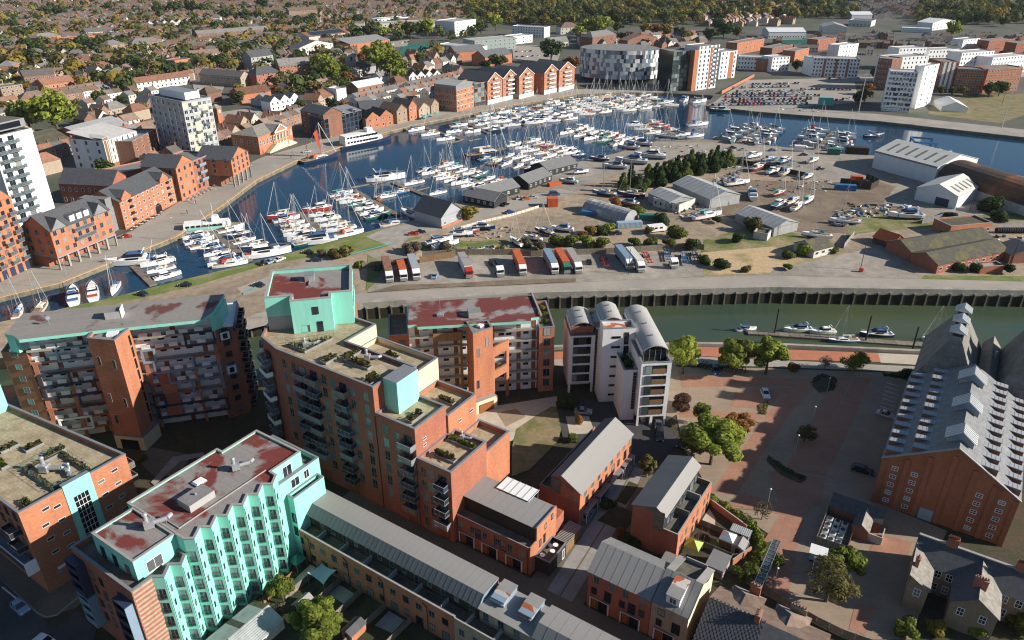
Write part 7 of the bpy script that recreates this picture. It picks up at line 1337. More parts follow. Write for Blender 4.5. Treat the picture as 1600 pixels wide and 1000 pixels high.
# college, mills and church above the old quay
for a,b,dep,h,wl,rf,rm,nf,c,s,lb in (((440,130),(488,126),13,13,'brick_orange','gable_x','roof_slate_town',4,9,0,'long four storey brick mill beside the church trees'),((403,136),(440,130),13,9,'brick_red','hip_x','slate',3,5,2,'hipped brick offices at the end of the brick mill'),((396,117),(430,112),12,14,'grey_render','gable_x','slate',4,5,0,'pale grey malting tower behind the brick mill'),((470,92),(522,84),14,10,'town_render','gable_y','slate',3,7,0,'cream gabled flats above the church trees'),((548,84),(610,76),22,9,'brick_orange','mono','zinc_flat',0,0,0,'round ended brick hall below the tennis courts'),
 ((484,70),(548,62),26,8,'town_render','gable_x','roof_red_town',0,0,0,'solar panelled red roofed hall'),((592,49),(692,45),26,9,'town_render','flat','roof_pale_town',2,14,0,'long pale college block with ribbon windows'),((711,57),(744,52),30,16,'white_render','flat','roof_pale_town',4,4,8,'white four storey college wing'),((682,86),(742,92),20,10,'white_render','flat','roof_pale_town',3,10,0,'white and glass college building by the tennis courts'),((742,82),(806,76),22,11,'glass_green','flat','roof_pale_town',3,9,0,'steel and glass college pavilion'),((712,96),(758,92),16,8,'brick_orange','gable_x','zinc_dark',0,0,0,'blue grey roofed brick hall behind the quay'),((758,104),(800,98),18,8,'brick_orange','gable_x','zinc_dark',0,0,0,'second blue grey roofed brick hall with a tall gable'),
 ((800,56),(850,59),16,11,'white_render','flat','roof_pale_town',4,12,0,'white ribbon windowed college tower near the woods'),((798,70),(832,66),16,8,'white_render','flat','roof_pale_town',2,6,0,'low white college block beside the car park'),((876,54),(906,53),18,8,'town_render','hip_x','roof_brown_town',2,5,0,'white hipped hall with a big arched window'),((858,74),(888,72),10,5,'town_render','gable_x','roof_grey_flat',1,5,0,'low cream hall by the college car park'),((925,78),(962,72),16,12,'brick_dark','hip_x','roof_slate_town',3,5,0,'dark brick chapel behind the curved office'),((980,76),(1026,70),12,8,'brick_dark','gable_y','roof_brown_town',2,6,0,'row of gabled houses behind the curved office'),
 ((1200,60),(1258,60),26,7,'shed_white','gable_x','shed_white',1,14,0,'long white industrial unit below the hill'),((1284,53),(1322,54),34,8,'shed_cream','gable_y','shed_grey',0,0,0,'grey roofed industrial shed below the hill'),((1325,40),(1360,42),26,7,'shed_cream','flat','zinc',1,6,0,'flat roofed industrial unit on the hill road'),((1330,30),(1362,30),22,6,'shed_white','gable_x','shed_white',0,0,0,'white roofed shed at the top of the hill road'),((1408,50),(1455,52),18,5,'shed_white','flat','shed_white',0,0,0,'bright white flat roofed unit below the wood'),((1455,48),(1490,44),20,9,'shed_white','gable_y','shed_white',2,6,0,'white gabled unit beside the wood'),((1215,70),(1262,69),12,5,'green_box','flat','shed_grey',0,0,0,'low green industrial unit'),
 ((135,232),(205,212),24,7,'brick_red','gable_x','shed_grey',0,0,0,'wide grey roofed shed behind the white ribbed flats'),((66,242),(112,232),26,6,'brick_red','gable_x','moss_roof',0,0,0,'dull striped roofed shed behind the white tower'),((590,40),(640,36),16,8,'white_render','flat','zinc',2,8,0,'grey college block beyond the long pale block')):
 B=gb('hall' if 'hall' in lb or 'shed' in lb else 'large_building',lb,'building',a,b,dep,h,wl,rf,rm,nf,c,s,ws=(1.5,1.6,'town'),rise=4.5 if dep<20 else 3.5)
 if 'solar' in lb:
  for i in range(8):
   m=MB();x=B.L*(.12+i*.1);m.slab([(x,2,8.9),(x+B.L*.09,2,8.9),(x+B.L*.09,11,11.35),(x,11,11.35)],.1,'navy_panel');B.put('solar_panel',m)
for a,b,dep,h,wl,rf,rm,nf,c,ng,lb in (((311,69),(421,60),11,10,'brick_town','gable_x','roof_slate_town',3,16,1,'long three storey brick flats with white windows high in the town'),((230,47),(300,43),12,7,'town_render','gable_y','roof_slate_town',2,12,6,'white terrace with six grey gables near the far trees'),((107,73),(160,67),14,8,'brick_orange','flat','roof_red_town',2,8,1,'orange brick block left of the grey hipped hall'),((62,72),(98,67),16,8,'brick_orange','hip_x','roof_slate_town',1,5,1,'wide grey hipped hall in the upper town'),((137,62),(197,58),18,8,'town_render','gable_x','roof_slate_town',0,0,1,'long low grey roofed hall in the upper town'),
 ((174,88),(198,84),14,10,'brick_buff','hip_x','roof_slate_town',3,4,1,'buff stone block with a slate hip'),((209,82),(256,78),14,9,'brick_buff','hip_x','roof_slate_town',2,7,1,'pale stone hall with a long slate hip'),((72,150),(120,143),12,8,'brick_orange','gable_x','roof_red_town',2,8,1,'red tiled brick range above the great lime trees'),((42,138),(90,133),12,9,'brick_town','gable_x','roof_slate_town',2,8,1,'slate roofed brick range above the great lime trees'),((8,162),(42,157),11,11,'brick_buff','flat','roof_slate_town',4,5,1,'cream four storey flats left of the great lime trees'),((36,166),(80,161),12,5,'brick_orange','hip_x','roof_brown_town',1,6,1,'low brown hipped range by the great lime trees'),
 ((216,143),(298,131),9,6,'town_render','gable_x','roof_red_town',2,12,1,'long low red roofed row behind the point tower'),((314,132),(378,137),11,8,'brick_beige','gable_x','roof_slate_town',2,12,1,'grey brick terrace facing the town car park'),((272,99),(345,93),10,6,'town_render','gable_x','roof_brown_town',2,12,1,'long white terrace with brown tiles mid town'),((378,162),(425,155),16,6,'brick_orange','gable_x','roof_red_town',1,6,1,'big red tiled roof behind the customs house'),((424,175),(470,166),10,6,'white_render','gable_y','roof_slate_town',2,6,3,'white gabled cottages behind the customs house'),((0,122),(26,121),16,9,'brick_orange','hip_x','roof_slate_town',1,3,1,'brick chapel with a slate hip at the left edge'),((453,31),(497,29),16,12,'brick_buff','gable_x','roof_brown_town',3,9,1,'tall cream school on the skyline'),((276,112),(300,108),12,9,'brick_orange','flat','roof_slate_town',2,4,1,'square orange brick block in the middle of the town'),((176,132),(200,126),11,7,'brick_orange','gable_x','roof_slate_town',2,4,1,'orange brick house block above the point tower'),((640,132),(690,128),10,6,'white_render','gable_y','roof_brown_town',2,8,4,'row of white gables behind the square mill'),((560,148),(600,140),12,5,'brick_town','gable_x','shed_white',1,5,1,'pale roofed workshop behind the black glass mill')):
 gb('town_block',lb,'building',a,b,dep,h,wl,rf,rm,nf,c,2,ws=(1.3,1.5,'town'),rise=3.4,ng=ng)
B=gb('church_tower','tall flint church tower among autumn trees','church',(545,118),(558,117),6.5,16.5,'grey_render','flat','slate',0,0,0);m=MB();[m.box(x,y,16.6,x+.7,y+.7,18,'grey_render') for x in (0,B.L-.7) for y in (0,5.8)];B.put('pinnacle',m);B.win(B.L/2,0,11.5,'F',1.6,3,'black');B.win(B.L,3.2,11.5,'R',1.6,3,'black')
gb('church_nave','slate roofed church nave right of the flint tower','church',(562,117),(600,112),10,6,'grey_render','gable_x','slate',0,0,0,rise=4)
sheet('sports_court',[(630,70),(690,66),(680,84),(622,86)],'green_box');sheet('car_park',[(606,66),(640,62),(636,72),(612,75)],'asphalt_pale');sheet('car_park',[(800,72),(880,70),(870,100),(802,92)],'asphalt_pale');sheet('car_park',[(300,128),(352,132),(345,150),(305,148)],'asphalt_pale');sheet('car_park',[(330,178),(400,168),(420,185),(340,196)],'asphalt_pale');OCC+=[(*G(655,76),60),(*G(840,85),55),(*G(326,140),35),(*G(372,182),30)]
m=MB();a,c=Vector(G(1127,147)),Vector(G(1178,120));q=c-a;m.box(0,-.2,0,q.length,.2,2.2,'brick_orange','coping_light');r=thing('boundary_wall','long orange brick wall between the white tower and the car park','wall',(*a,0),math.atan2(q.y,q.x));m.build('brickwork',r)
# ------------------------------------------------------------ the island: sheds, lorries, yard
def shed_b(label,a,b,dep,h,wall,rmat,roof='gable_x',rise=2.2,**k): return gb('shed',label,'shed',a,b,dep,h,wall,roof,rmat,rise=rise,**k)
B=gb('boat_shed','long white boat shed with a pale roof and dark roof lights by the hoist','shed',(1362,262),(1458,289),30,8.5,'shed_white','gable_x','shed_cream',rise=4)
for i in range(6): x=B.L*(.12+.15*i);m=MB();m.slab([(x,3,9.42),(x+1.2,3,9.42),(x+1.2,11,11.6),(x,11,11.6)],.06,'zinc');B.put('roof_light',m)
part(B,'eave_band',(0,-.35,7.7,B.L,-.02,8.5),mat='coping')
B=gb('shed','white gabled boat shed with dark roof lights in front of the barrel shed','shed',(1428,312),(1492,327),24,5.6,'shed_white','gable_y','shed_cream',rise=3.4)
for i in range(5): y=4+4*i;m=MB();m.slab([(B.L*.68,y,7.85),(B.L*.68,y+1.2,7.85),(B.L*.92,y+1.2,6.3),(B.L*.92,y,6.3)],.06,'zinc');B.put('roof_light',m)
part(B,'door',(B.L*.5,-.08,0,B.L*.82,-.01,3.4),mat='navy_panel')
A,C_=Vector(G(1460,290)),Vector(G(1620,345));ang=math.atan2((C_-A).y,(C_-A).x);B=Bld('barrel_shed','huge rusty black barrel roofed shed along the dock','shed',0,0,ang,tuple(A));L=(C_-A).length;OCC.append((*((A+C_)/2),30))
m=MB();n=12
for i in range(n):
 t0,t1=math.pi*i/n,math.pi*(i+1)/n;m.poly([(0,11-11*math.cos(t0),4+7*math.sin(t0)),(L,11-11*math.cos(t0),4+7*math.sin(t0)),(L,11-11*math.cos(t1),4+7*math.sin(t1)),(0,11-11*math.cos(t1),4+7*math.sin(t1))],'rust_sheet')
B.put('barrel_roof',m);m=MB();m.prism([(0,.1),(L,.1),(L,21.9),(0,21.9)],0,4,'plaster_dirty',cap=False)
for x in (0,L): m.poly([(x,11-11*math.cos(math.pi*k/n),4+7*math.sin(math.pi*k/n)) for k in range(n+1)],'shed_white')
B.put('wall',m)
for a,b,dep,h,rise,n_,lb in (((1050,300),(1108,326),16,4.2,2.4,9,'ribbed grey fabric shed beside the conifer hedge'),((1148,346),(1208,370),13,3.6,2.0,9,'ribbed grey fabric shed near the scrubland'),((1012,315),(1045,330),12,4,1.6,5,'smaller grey ribbed shed behind the white workshop')):
 B=gb('fabric_shed',lb,'shed',a,b,dep,h,'shed_grey','gable_x','shed_grey',rise=rise);m=MB()
 for i in range(n_+1): x=B.L*i/n_;m.bar((x,-.35,h-.15),(x,dep/2,h+rise+.08),.14,.14,'steel');m.bar((x,dep+.35,h-.15),(x,dep/2,h+rise+.08),.14,.14,'steel')
 B.put('roof_rib',m)
A,C_=Vector(G(909,331)),Vector(G(975,351));ang=math.atan2((C_-A).y,(C_-A).x);L=(C_-A).length;B=Bld('polytunnel','long translucent polytunnel with faint brown patches','polytunnel',0,0,ang,tuple(A));m=MB()
for i in range(9):
 for j in range(10): x0,x1=L*i/9,L*(i+1)/9;t0,t1=math.pi*j/10,math.pi*(j+1)/10;m.poly([(x0,4.5-4.5*math.cos(t0),4.8*math.sin(t0)),(x1,4.5-4.5*math.cos(t0),4.8*math.sin(t0)),(x1,4.5-4.5*math.cos(t1),4.8*math.sin(t1)),(x0,4.5-4.5*math.cos(t1),4.8*math.sin(t1))],'plaster_dirty' if (i*7+j) % 11==0 else 'shed_grey')
for x in (0,L): m.poly([(x,4.5-4.5*math.cos(math.pi*k/10),4.8*math.sin(math.pi*k/10)) for k in range(11)],'shed_grey')
B.put('cover',m);m=MB();[m.bar((L*i/9,4.5-4.56*math.cos(math.pi*j/10),4.86*math.sin(math.pi*j/10)),(L*i/9,4.5-4.56*math.cos(math.pi*(j+1)/10),4.86*math.sin(math.pi*(j+1)/10)),.12,.08,'steel') for i in range(10) for j in range(10)];B.put('hoop',m)
B=shed_b('white flat roofed workshop beside the polytunnel',(1020,322),(1060,333),12,3.6,'plaster_dirty','moss_roof','flat',nf=1,cols=5)
for a,b,dep,h,lb in (((672,345),(686,352),16,4.4,'blue grey boarded clubhouse with a black pitched roof'),): pass
B=gb('clubhouse','grey boarded clubhouse with a steep black roof beside the slipway','clubhouse',(690,357),(723,344),15,4.6,'hull_grey','gable_y','slate',1,3,0,ws=(1.2,1.3,'white'),rise=4.6);part(B,'plinth',(-.1,-.5,0,B.L+2,-.05,.8),mat='brick_orange')
for i,(a,b,dep,lb) in enumerate((((724,316),(772,326),10,'low dark boarded hut nearest the clubhouse tree'),((752,318),(812,302),11,'long grey roofed marina office facing the parked cars'),((826,297),(862,283),11,'dark boarded marina hut beside the orange skip'),((856,276),(902,264),12,'dark marina hut with its gable to the yard'))): shed_b(lb,a,b,dep,3.2,'black_board','zinc',nf=1,cols=5,ws=(1.2,1.2,'white'),rise=2.6)
for lb,a,b,dep,h,wl,rf,rm,nf,c in (('long mossy roofed brick shed beside the track',(1462,428),(1572,405),11,3.4,'brick_red','gable_x','moss_roof',1,10),('second mossy roofed brick range behind the first',(1420,408),(1548,387),11,3.6,'brick_red','gable_x','moss_roof',0,0),('flat roofed brick offices beside the tyres',(1482,370),(1546,364),9,4.2,'brick_orange','flat','moss_roof',1,7),('white walled cottage with a dull roof in the scrub',(1270,404),(1300,396),9,3,'plaster_dirty','gable_x','moss_roof',1,3),('small white hut behind the cottage',(1176,373),(1198,377),6,2.8,'plaster_dirty','flat','moss_roof',0,0),('dark lean-to at the right end of the mossy sheds',(1575,412),(1640,410),9,3.4,'brick_dark','gable_y','slate',0,0),('low brick yard wall block below the mossy sheds',(1530,428),(1566,426),4,2.6,'brick_red','flat','concrete',0,0),('small rusty shed at the end of the mossy range',(1393,390),(1412,384),8,2.6,'rust_sheet','gable_y','orange_paint',0,0)): gb('shed',lb,'shed',a,b,dep,h,wl,rf,rm,nf,c,0,rise=2.4,ws=(1.6,1.1,'town'))
# lorries: trailer and cab of each facing the channel
def lorry(label,px,box='white_paint',cab='white_paint',L=12.4,trailer=True,dx=.10):
 p=G(*px);r=thing('lorry',label,'lorry',(*p,0),0);r.rotation_euler=(0,0,dx);m=MB()
 m.box(-1.22,.5,1.0,1.22,2.2,3.0,cab);m.poly([(-1.22,.5,3.0),(1.22,.5,3.0),(1.22,2.3,3.75),(-1.22,2.3,3.75)],cab);m.box(-1.22,2.0,3.0,1.22,2.3,3.7,cab);m.box(-1.2,.42,.45,1.2,2.2,1.0,'grey_metal');m.box(-1.05,.38,1.0,1.05,.5,1.5,'grey_metal');m.build('cab',r)
 m=MB();m.box(-1.08,.44,1.85,1.08,.5,2.75,'glass_dark');[m.box(s*1.23-.02,.8,1.85,s*1.23+.02,1.7,2.6,'glass_dark') for s in (-1,1)];m.build('windscreen',r);m=MB();[m.box(s*1.4-.1,.7,1.9,s*1.4+.1,.85,2.6,'dark_metal') for s in (-1,1)];m.build('mirror',r)
 w=MB();w.tube((-1.2,0,.5),(-.85,0,.5),.5,.5,10,'rubber');w.tube((.85,0,.5),(1.2,0,.5),.5,.5,10,'rubber');w=w.data('wheel')
 for y in (1.4,3.6)+((L,L-1.3,L+1.2) if trailer else ()): link('wheel',w,r,(0,y,0))
 m=MB();m.box(-.5,1.8,.7,.5,2.4+(L if trailer else 3),1.05,'dark_metal');m.build('chassis',r)
 if box and trailer: m=MB();m.box(-1.25,2.5,1.1,1.25,2.5+L,4.05,box,None,True);[m.box(s*1.26-.015,2.6,1.2+k*.01,s*1.26+.015,2.4+L,1.3,'grey_metal') for s in (-1,1) for k in (0,)];m.box(-1.27,2.48,3.95,1.27,2.52+L,4.07,'coping_light' if box=='white_paint' else box);m.build('trailer',r)
 return r
for lb,px,bx,cb,tr in (('lorry with a brown red container at the left end of the lorry park',(610,444),'roof_red_town','white_paint',1),('lorry with a short orange container beside the brown red one',(632,442),'orange_paint','white_paint',1),('grey boxed lorry beside the orange container',(652,440),'hull_grey','white_paint',1),('white boxed lorry with a red cab standing alone',(734,437),'white_paint','red_paint',1),('white lorry tractor without a box behind it',(783,435),None,'white_paint',1),('red boxed lorry with a white cab beside the bare yachts',(818,433),'orange_paint','white_paint',1),('blue grey boxed lorry in the middle of the park',(868,431),'blue_panel','white_paint',1),('red boxed lorry with a dark green cab',(887,430),'orange_paint','green_box',1),('white boxed lorry beside the dark green cab',(905,430),'white_paint','white_paint',1),('blue grey boxed lorry left of the tallest white box',(985,424),'blue_panel','white_paint',1),('tall white boxed lorry near the red frames',(1003,428),'shed_cream','white_paint',1),('white tractor unit at the right end of the lorry park',(1055,422),None,'white_paint',0)): lorry(lb,px,bx,cb,8.0 if 'short' in lb else 12.4,bool(tr),.25 if px[0]<800 else .17)
for i,(px,mt,lb) in enumerate((((948,420),'red_paint','empty red skeletal trailer right of the middle lorries'),((1016,415),'red_paint','empty red skeletal trailer beside the tall white lorry'),((1045,410),'blue_paint','empty blue skeletal trailer behind the white tractor'),((1072,416),'blue_paint','longer empty blue skeletal trailer'),((1088,412),'navy_panel','dark skeletal trailer at the end of the row'))):
 r=thing('trailer',lb,'trailer',(*G(*px),0),-.1 if px[0]>1030 else .05);m=MB();[m.box(s*.5-.1,0,.9,s*.5+.1,10,1.2,mt) for s in (-1,1)];[m.box(-1.2,y,.95,1.2,y+.25,1.15,mt,None,True) for y in (.2,3,6,9.5)];m.build('chassis',r);m=MB();[m.tube((s*1.1-.15,y,.5),(s*1.1+.15,y,.5),.5,.5,10,'rubber') for s in (-1,1) for y in (7,8.2)];m.build('wheel',r)
fence('timber_fence','long timber fence behind the lorry park',[G(*p) for p in ((566,420),(640,412),(660,402),(712,398),(800,398),(830,401),(960,396),(1080,388),(1100,391))],2.2,3.2,'timber_grey',est=False)
fence('timber_fence','bright orange timber fence beside the white boxed lorry',[G(*p) for p in ((656,411),(710,402))],2.4,2.4,'timber',est=False);fence('metal_fence','grey metal fence in front of the white gabled boat shed',[G(*p) for p in ((1440,350),(1468,344),(1492,333))],2.4,2.6,'grey_metal','grey_metal',False)
fence('timber_fence','white railed fence along the marina car park',[G(*p) for p in ((720,358),(760,347),(800,338),(842,325))],1.2,2.6,'plaster_dirty',est=False);fence('yard_wall','dark block wall behind the laid up yachts',[G(*p) for p in ((1146,255),(1210,267),(1258,278))],2.6,4,'timber_dark',est=False,cat='wall');fence('yard_wall','dark walled scrap bay beside the blue container',[G(*p) for p in ((1312,288),(1360,297),(1372,290),(1352,280))],3.0,4,'timber_dark',est=False,cat='wall');fence('metal_fence','grey sheet fence beside the white cottage',[G(*p) for p in ((1318,388),(1334,368))],2.0,3,'hull_grey',est=False)
def crate(name,label,cat,px,l,w,h,mat,ang=0.0,z=0.0):
 r=thing(name,label,cat,(*G(*px),z),ang);m=MB();m.box(-l/2,-w/2,.12,l/2,w/2,h,mat,None,True)
 for k in range(int(l/.5)): x=-l/2+.25+k*.5;m.box(x-.06,-w/2-.05,.2,x+.06,w/2+.05,h-.15,mat)
 m.build('container_body',r);m=MB();m.box(l/2,-w/2+.1,.2,l/2+.06,w/2-.1,h-.1,'grey_metal');m.build('door',r);return r
for a in (('container','blue shipping container beside the scrap bay','container',(1320,297),9,2.6,2.6,'blue_paint',-.2),('container','row of pale blue storage lockers beside the bushes','container',(983,355),10,2.4,2.4,'tarp_blue',.15),('container','small bright orange container beside the polytunnel yard','container',(863,322),4.4,3.4,3.8,'orange_paint',.1),('container','orange skip near the marina hut','skip',(866,290),6,2.6,1.6,'orange_paint',.4),('container','dark green container under the bushes','container',(1012,344),7,2.5,2.5,'green_box',-.1),('scrap_bin','orange scrap heap bin inside the dark walled bay','bin',(1338,281),5,3,2,'orange_paint',-.2),('container','blue low cradle crate beside the polytunnel','container',(920,336),6,2.4,1.8,'blue_paint',-.2),('container','brown hut sized container on the dock edge','container',(1338,240),11,4,3.6,'timber_dark',-.3),('container','green container on the dock edge beside the brown one','container',(1302,241),6,3,3,'green_box',-.3),('container','white cabin on the dock edge','cabin',(1248,236),5,3,3,'white_paint',-.3),('kiosk','turquoise kiosk on the edge of the far car park','kiosk',(1289,164),9,5,5,'teal_paint',-.25)): crate(*a)
r=thing('caravan','white motor caravan parked behind the bushes','caravan',(*G(1024,362),0),.3);m=MB();m.box(-3.4,-1.15,.5,3.2,1.15,2.9,'white_paint',None,True);m.box(3.2,-1.1,.5,4.3,1.1,1.9,'white_paint');m.build('body',r);m=MB();[m.box(x,-1.19,1.5,x+1.2,-1.15,2.2,'glass_dark') for x in (-2.8,-1,1.2)];m.build('window',r);m=MB();[m.tube((x,s-.1,.4),(x,s+.1,.4),.4,.4,10,'rubber') for x in (-2,2.8) for s in (-1,1)];m.build('wheel',r)
r=thing('boat_hoist','blue four legged boat hoist straddling the dock slip','boat hoist',(*G(1440,247),0),-.3);m=MB();[m.box(x-.4,y-.4,0,x+.4,y+.4,7.4,'blue_paint') for x in (-5,5) for y in (0,11)];m.build('leg',r);m=MB();[m.box(-5.4,y-.4,7.4,5.4,y+.4,8.3,'blue_paint',None,True) for y in (0,11)];m.box(-5.4,.4,7.4,-4.6,10.6,8.2,'blue_paint');m.build('beam',r)
r=thing('tyre_stack','long row of black tyres beside the brick offices','tyre stack',(*G(1580,364),0),0);m=MB();[m.tube((i*.9-6,0,1.1),(i*.9-5.4,0,1.1),1.1,1.1,12,'rubber') for i in range(14)];m.build('tyre',r)
tm_=MB();tm_.tube((0,0,0),(0,0,9),.12,.09,6,'timber_dark');tm_=tm_.data('pole')
for px,lb in (((1344,422),'dark timber post with a red box at the track junction'),((1515,330),'tall timber post beside the barrel shed'),((1580,412),'timber post in front of the mossy sheds'),((732,420),'timber post left of the red cab lorry'),((982,428),'timber post in front of the blue grey lorry'),((1565,165),'tall lamp mast on the quayside lawn')): r=thing('post',lb,'post',(*G(*px),0));link('pole',tm_,r)
m=MB();m.box(-.5,-.5,.2,.5,.5,1.4,'red_paint');r=thing('meter_box','small red box at the foot of the junction post','box',(*G(1345,425),0));m.build('casing',r)
hl=MB();hl.tube((0,0,0),(0,0,24),.3,.16,8,'steel');hl=hl.data('mast')
for px,lb in (((1341,177),'very tall floodlight mast beside the far quay'),((1565,200),'very tall floodlight mast at the end of the quay lawn')): r=thing('floodlight_mast',lb,'floodlight',(*G(*px),0));link('mast',hl,r);m=MB();m.box(-1.4,-.4,24,1.4,.4,24.5,'steel',None,True);m.build('lamp_head',r)
# planting of the island
R=random.Random(21);hp=[(972,300),(985,293),(998,300),(1012,290),(1024,286),(1036,282),(1048,279),(1058,275),(1068,272),(1078,270),(1088,268),(1098,266),(1108,264),(1118,263),(1128,261),(1138,259),(1030,291),(1052,285),(1072,279),(1094,273),(1114,269)]
for i,px in enumerate(hp): tree('conifer','dark conifer in the tall hedge beside the boat yard, %s from the left' % ORD[sorted(hp).index(px)],G(*px),R.uniform(9,11.5),R.uniform(4,5),'leaf_dark' if i % 3 else 'leaf_green',i % 4,2600,.085,'cone',.02,'conifers of the boat yard hedge',limbs=0)
sp=[(872,384,'g',3.4),(890,384,'g',3.6),(918,385,'l',3.4),(938,387,'g',3.4),(924,366,'y',3.2),(938,367,'d',3),(950,362,'l',3),(992,384,'g',3),(1016,385,'g',3),(1046,386,'g',3.2),(1058,372,'g',4),(1034,350,'d',3.6),(962,322,'r',3.2),(996,335,'g',3.2),(1078,390,'d',3.6),(1100,412,'d',2.6),(1128,420,'d',3),(1165,425,'o',2),(1178,362,'o',4.6),(1150,378,'d',3),(1252,398,'l',3.6),(1232,404,'g',2.4),(1231,421,'g',2),(1484,343,'d',3),(1545,330,'d',5.5),(1560,345,'d',3.6),(1570,425,'d',3),(1498,424,'d',2.6),(1520,424,'d',2.6),(730,342,'y',4.6),(780,395,'o',2),(700,395,'b',3.2),(652,392,'b',3.4),(640,396,'b',3),(562,418,'l',2.2),(540,400,'o',3.4),(525,404,'o',3),(505,400,'b',2.4),(845,390,'b',3),(822,385,'b',2.6),(910,372,'r',2.2),(1302,396,'g',2),(1100,300,'d',2),(1012,365,'o',2.4),(1478,372,'d',2.4),(1120,348,'d',2.4)]
mk=dict(g=('leaf_green','green'),l=('leaf_lime','lime green'),y=('leaf_gold','golden'),d=('leaf_dark','dark green'),r=('leaf_rust','russet'),o=('leaf_olive','olive'),b=('leaf_bare','bare twiggy'))
cnt={}
for i,(x,y,k,r_) in enumerate(sorted(sp)):
 cnt[k]=cnt.get(k,0)+1;tree('shrub','%s bush on the island, %s of its colour from the left' % (mk[k][1],ORD[cnt[k]-1]),G(x,y),r_*1.5,r_,mk[k][0],i % 5,1500,.10,'bush',.02,'bushes of the island','bush',0)
# cars of the island and quays
cs=[((222,461),2.8,'car_navy','dark car on the verge road behind the long flats'),((289,447),3.1,'car_black','black car right of it on the verge road'),((414,412),1.0,'car_black','black car at the left of three on the verge'),((424,410),1.0,'car_pale_blue','blue car in the middle of three on the verge'),((437,407),1.0,'car_white','white car at the right of three on the verge'),((481,396),2.9,'car_black','dark green black car higher up the verge'),((494,408),.1,'car_navy','navy car behind the turquoise penthouse'),((404,447),2.8,'car_navy','navy car near the penthouse corner'),((198,371),.35,'car_red','red hatchback alone on the town quay'),((646,367),.1,'car_red','red car near the clubhouse slipway'),((657,364),.2,'car_black','black car near the clubhouse slipway'),((679,433),1.5,'car_pale_blue','small blue car between the parked lorries'),((591,420),1.5,'car_navy','navy car in the lorry shadows'),((920,411),1.6,'car_black','black car behind the white boxed lorry'),((955,367),.2,'car_black','black car among the island bushes'),((963,366),2.9,'car_navy','navy car among the island bushes'),((812,311),.4,'car_silver','silver car in the marina car park'),((822,312),.3,'car_orange','orange car in the marina car park'),((833,310),.2,'car_silver','second silver car in the marina car park'),((768,322),.9,'car_silver','silver car in front of the marina office'),((776,321),.9,'car_pale_blue','blue car in front of the marina office'),((790,321),.9,'car_black','black car in front of the marina office'),((797,333),.3,'car_blue','bright blue car on the marina road'),((866,305),.1,'car_blue','blue van like car by the marina hut'),
 ((1068,247),.2,'car_red','red car beside the conifer hedge'),((1076,245),.2,'car_navy','navy car beside the conifer hedge'),((1083,243),.2,'car_blue','blue car beside the conifer hedge'),((1058,250),.2,'car_white','white car beside the conifer hedge'),((1047,255),.2,'car_black','black car beside the conifer hedge'),((1018,266),.3,'car_navy','navy car behind the big motor yachts'),((1145,232),.1,'car_black','black car on the dock edge'),((1162,235),.1,'car_silver','silver car on the dock edge'),((1207,236),.2,'car_navy','navy car near the white cabin'),((1256,243),.1,'car_navy','blue pickup beside the white cabin'),((1282,265),.4,'car_navy','navy car beyond the laid up yachts'),((1085,291),0,'car_white','white car near the fabric shed'),((480,238),.3,'car_white','white car near the dark stone mill')]
for px,a,c,lb in cs: car(lb,G(*px),a,c,'van' if 'van like' in lb else 'car')
def scrap(name,label,poly,n,s,mats,seed):
 R5=random.Random(seed);P5=[G(*p) for p in poly];o=P5[0];m=MB()
 for _ in range(n):
  a,b_=R5.random(),R5.random();x=sum(p[0]*w for p,w in zip(P5,((1-a)*(1-b_),a*(1-b_),a*b_,(1-a)*b_)));y=sum(p[1]*w for p,w in zip(P5,((1-a)*(1-b_),a*(1-b_),a*b_,(1-a)*b_)));l=s*R5.uniform(.4,2.4);m.obox(x-o[0],y-o[1],0,l,s*R5.uniform(.15,.7),R5.uniform(.1,.7)*s,R5.uniform(0,3),R5.choice(mats))
 tag(m.build(name,None,(*o,0)),label,kind='stuff')
SM=('timber_grey','plaster_dirty','timber','steel','grey_metal','timber_dark','blue_paint','white_render','rust_sheet')
for i,(poly,n,s,lb) in enumerate((([(1320,318),(1425,322),(1420,336),(1345,340)],90,1.2,'timber and scrap strewn before the boat sheds'),([(1310,332),(1350,326),(1342,352),(1296,356)],70,1.6,'stacked planks on the yard mud'),([(1098,290),(1150,268),(1156,276),(1112,300)],70,1.3,'rails and scrap beside the conifer hedge'),([(1050,328),(1120,312),(1110,345),(1068,345)],70,1.2,'boat gear heaped round the fabric shed'),([(700,362),(800,355),(800,372),(715,378)],40,.9,'odds and ends below the railed fence'),([(1120,255),(1250,250),(1255,262),(1130,266)],60,1.0,'pallets and gear along the block wall'),([(1180,280),(1300,282),(1290,300),(1190,310)],50,.9,'props and blocks among the laid up boats'),([(730,386),(800,384),(800,394),(735,396)],60,1.0,'pale rubble heap behind the lorry fence'),([(960,232),(1130,224),(1150,236),(980,246)],50,.9,'gear scattered on the yard quay'),([(1500,366),(1600,372),(1600,395),(1560,384)],40,1.3,'rubbish beside the tyres'),([(1215,165),(1290,170),(1290,176),(1220,172)],24,.8,'benches and bollards on the far quay'))): scrap('scrap',lb,poly,n,s,SM,i)
for i,p in enumerate(offs(ql,4)[2:12]+offs(ql,4)[4:8] if 0 else [(a[0]+(c[0]-a[0])*t,a[1]+(c[1]-a[1])*t) for a,c in zip(offs(ql,4)[1:11],offs(ql,4)[2:12]) for t in (.1,.6)]): r=thing('lamp_post','lamp post along the town quay, %s from the stilted flats end' % ORD[i],'lamp post',(*p,0),0,'lamp posts of the town quay');link('column',lm,r);link('lantern',lh,r)
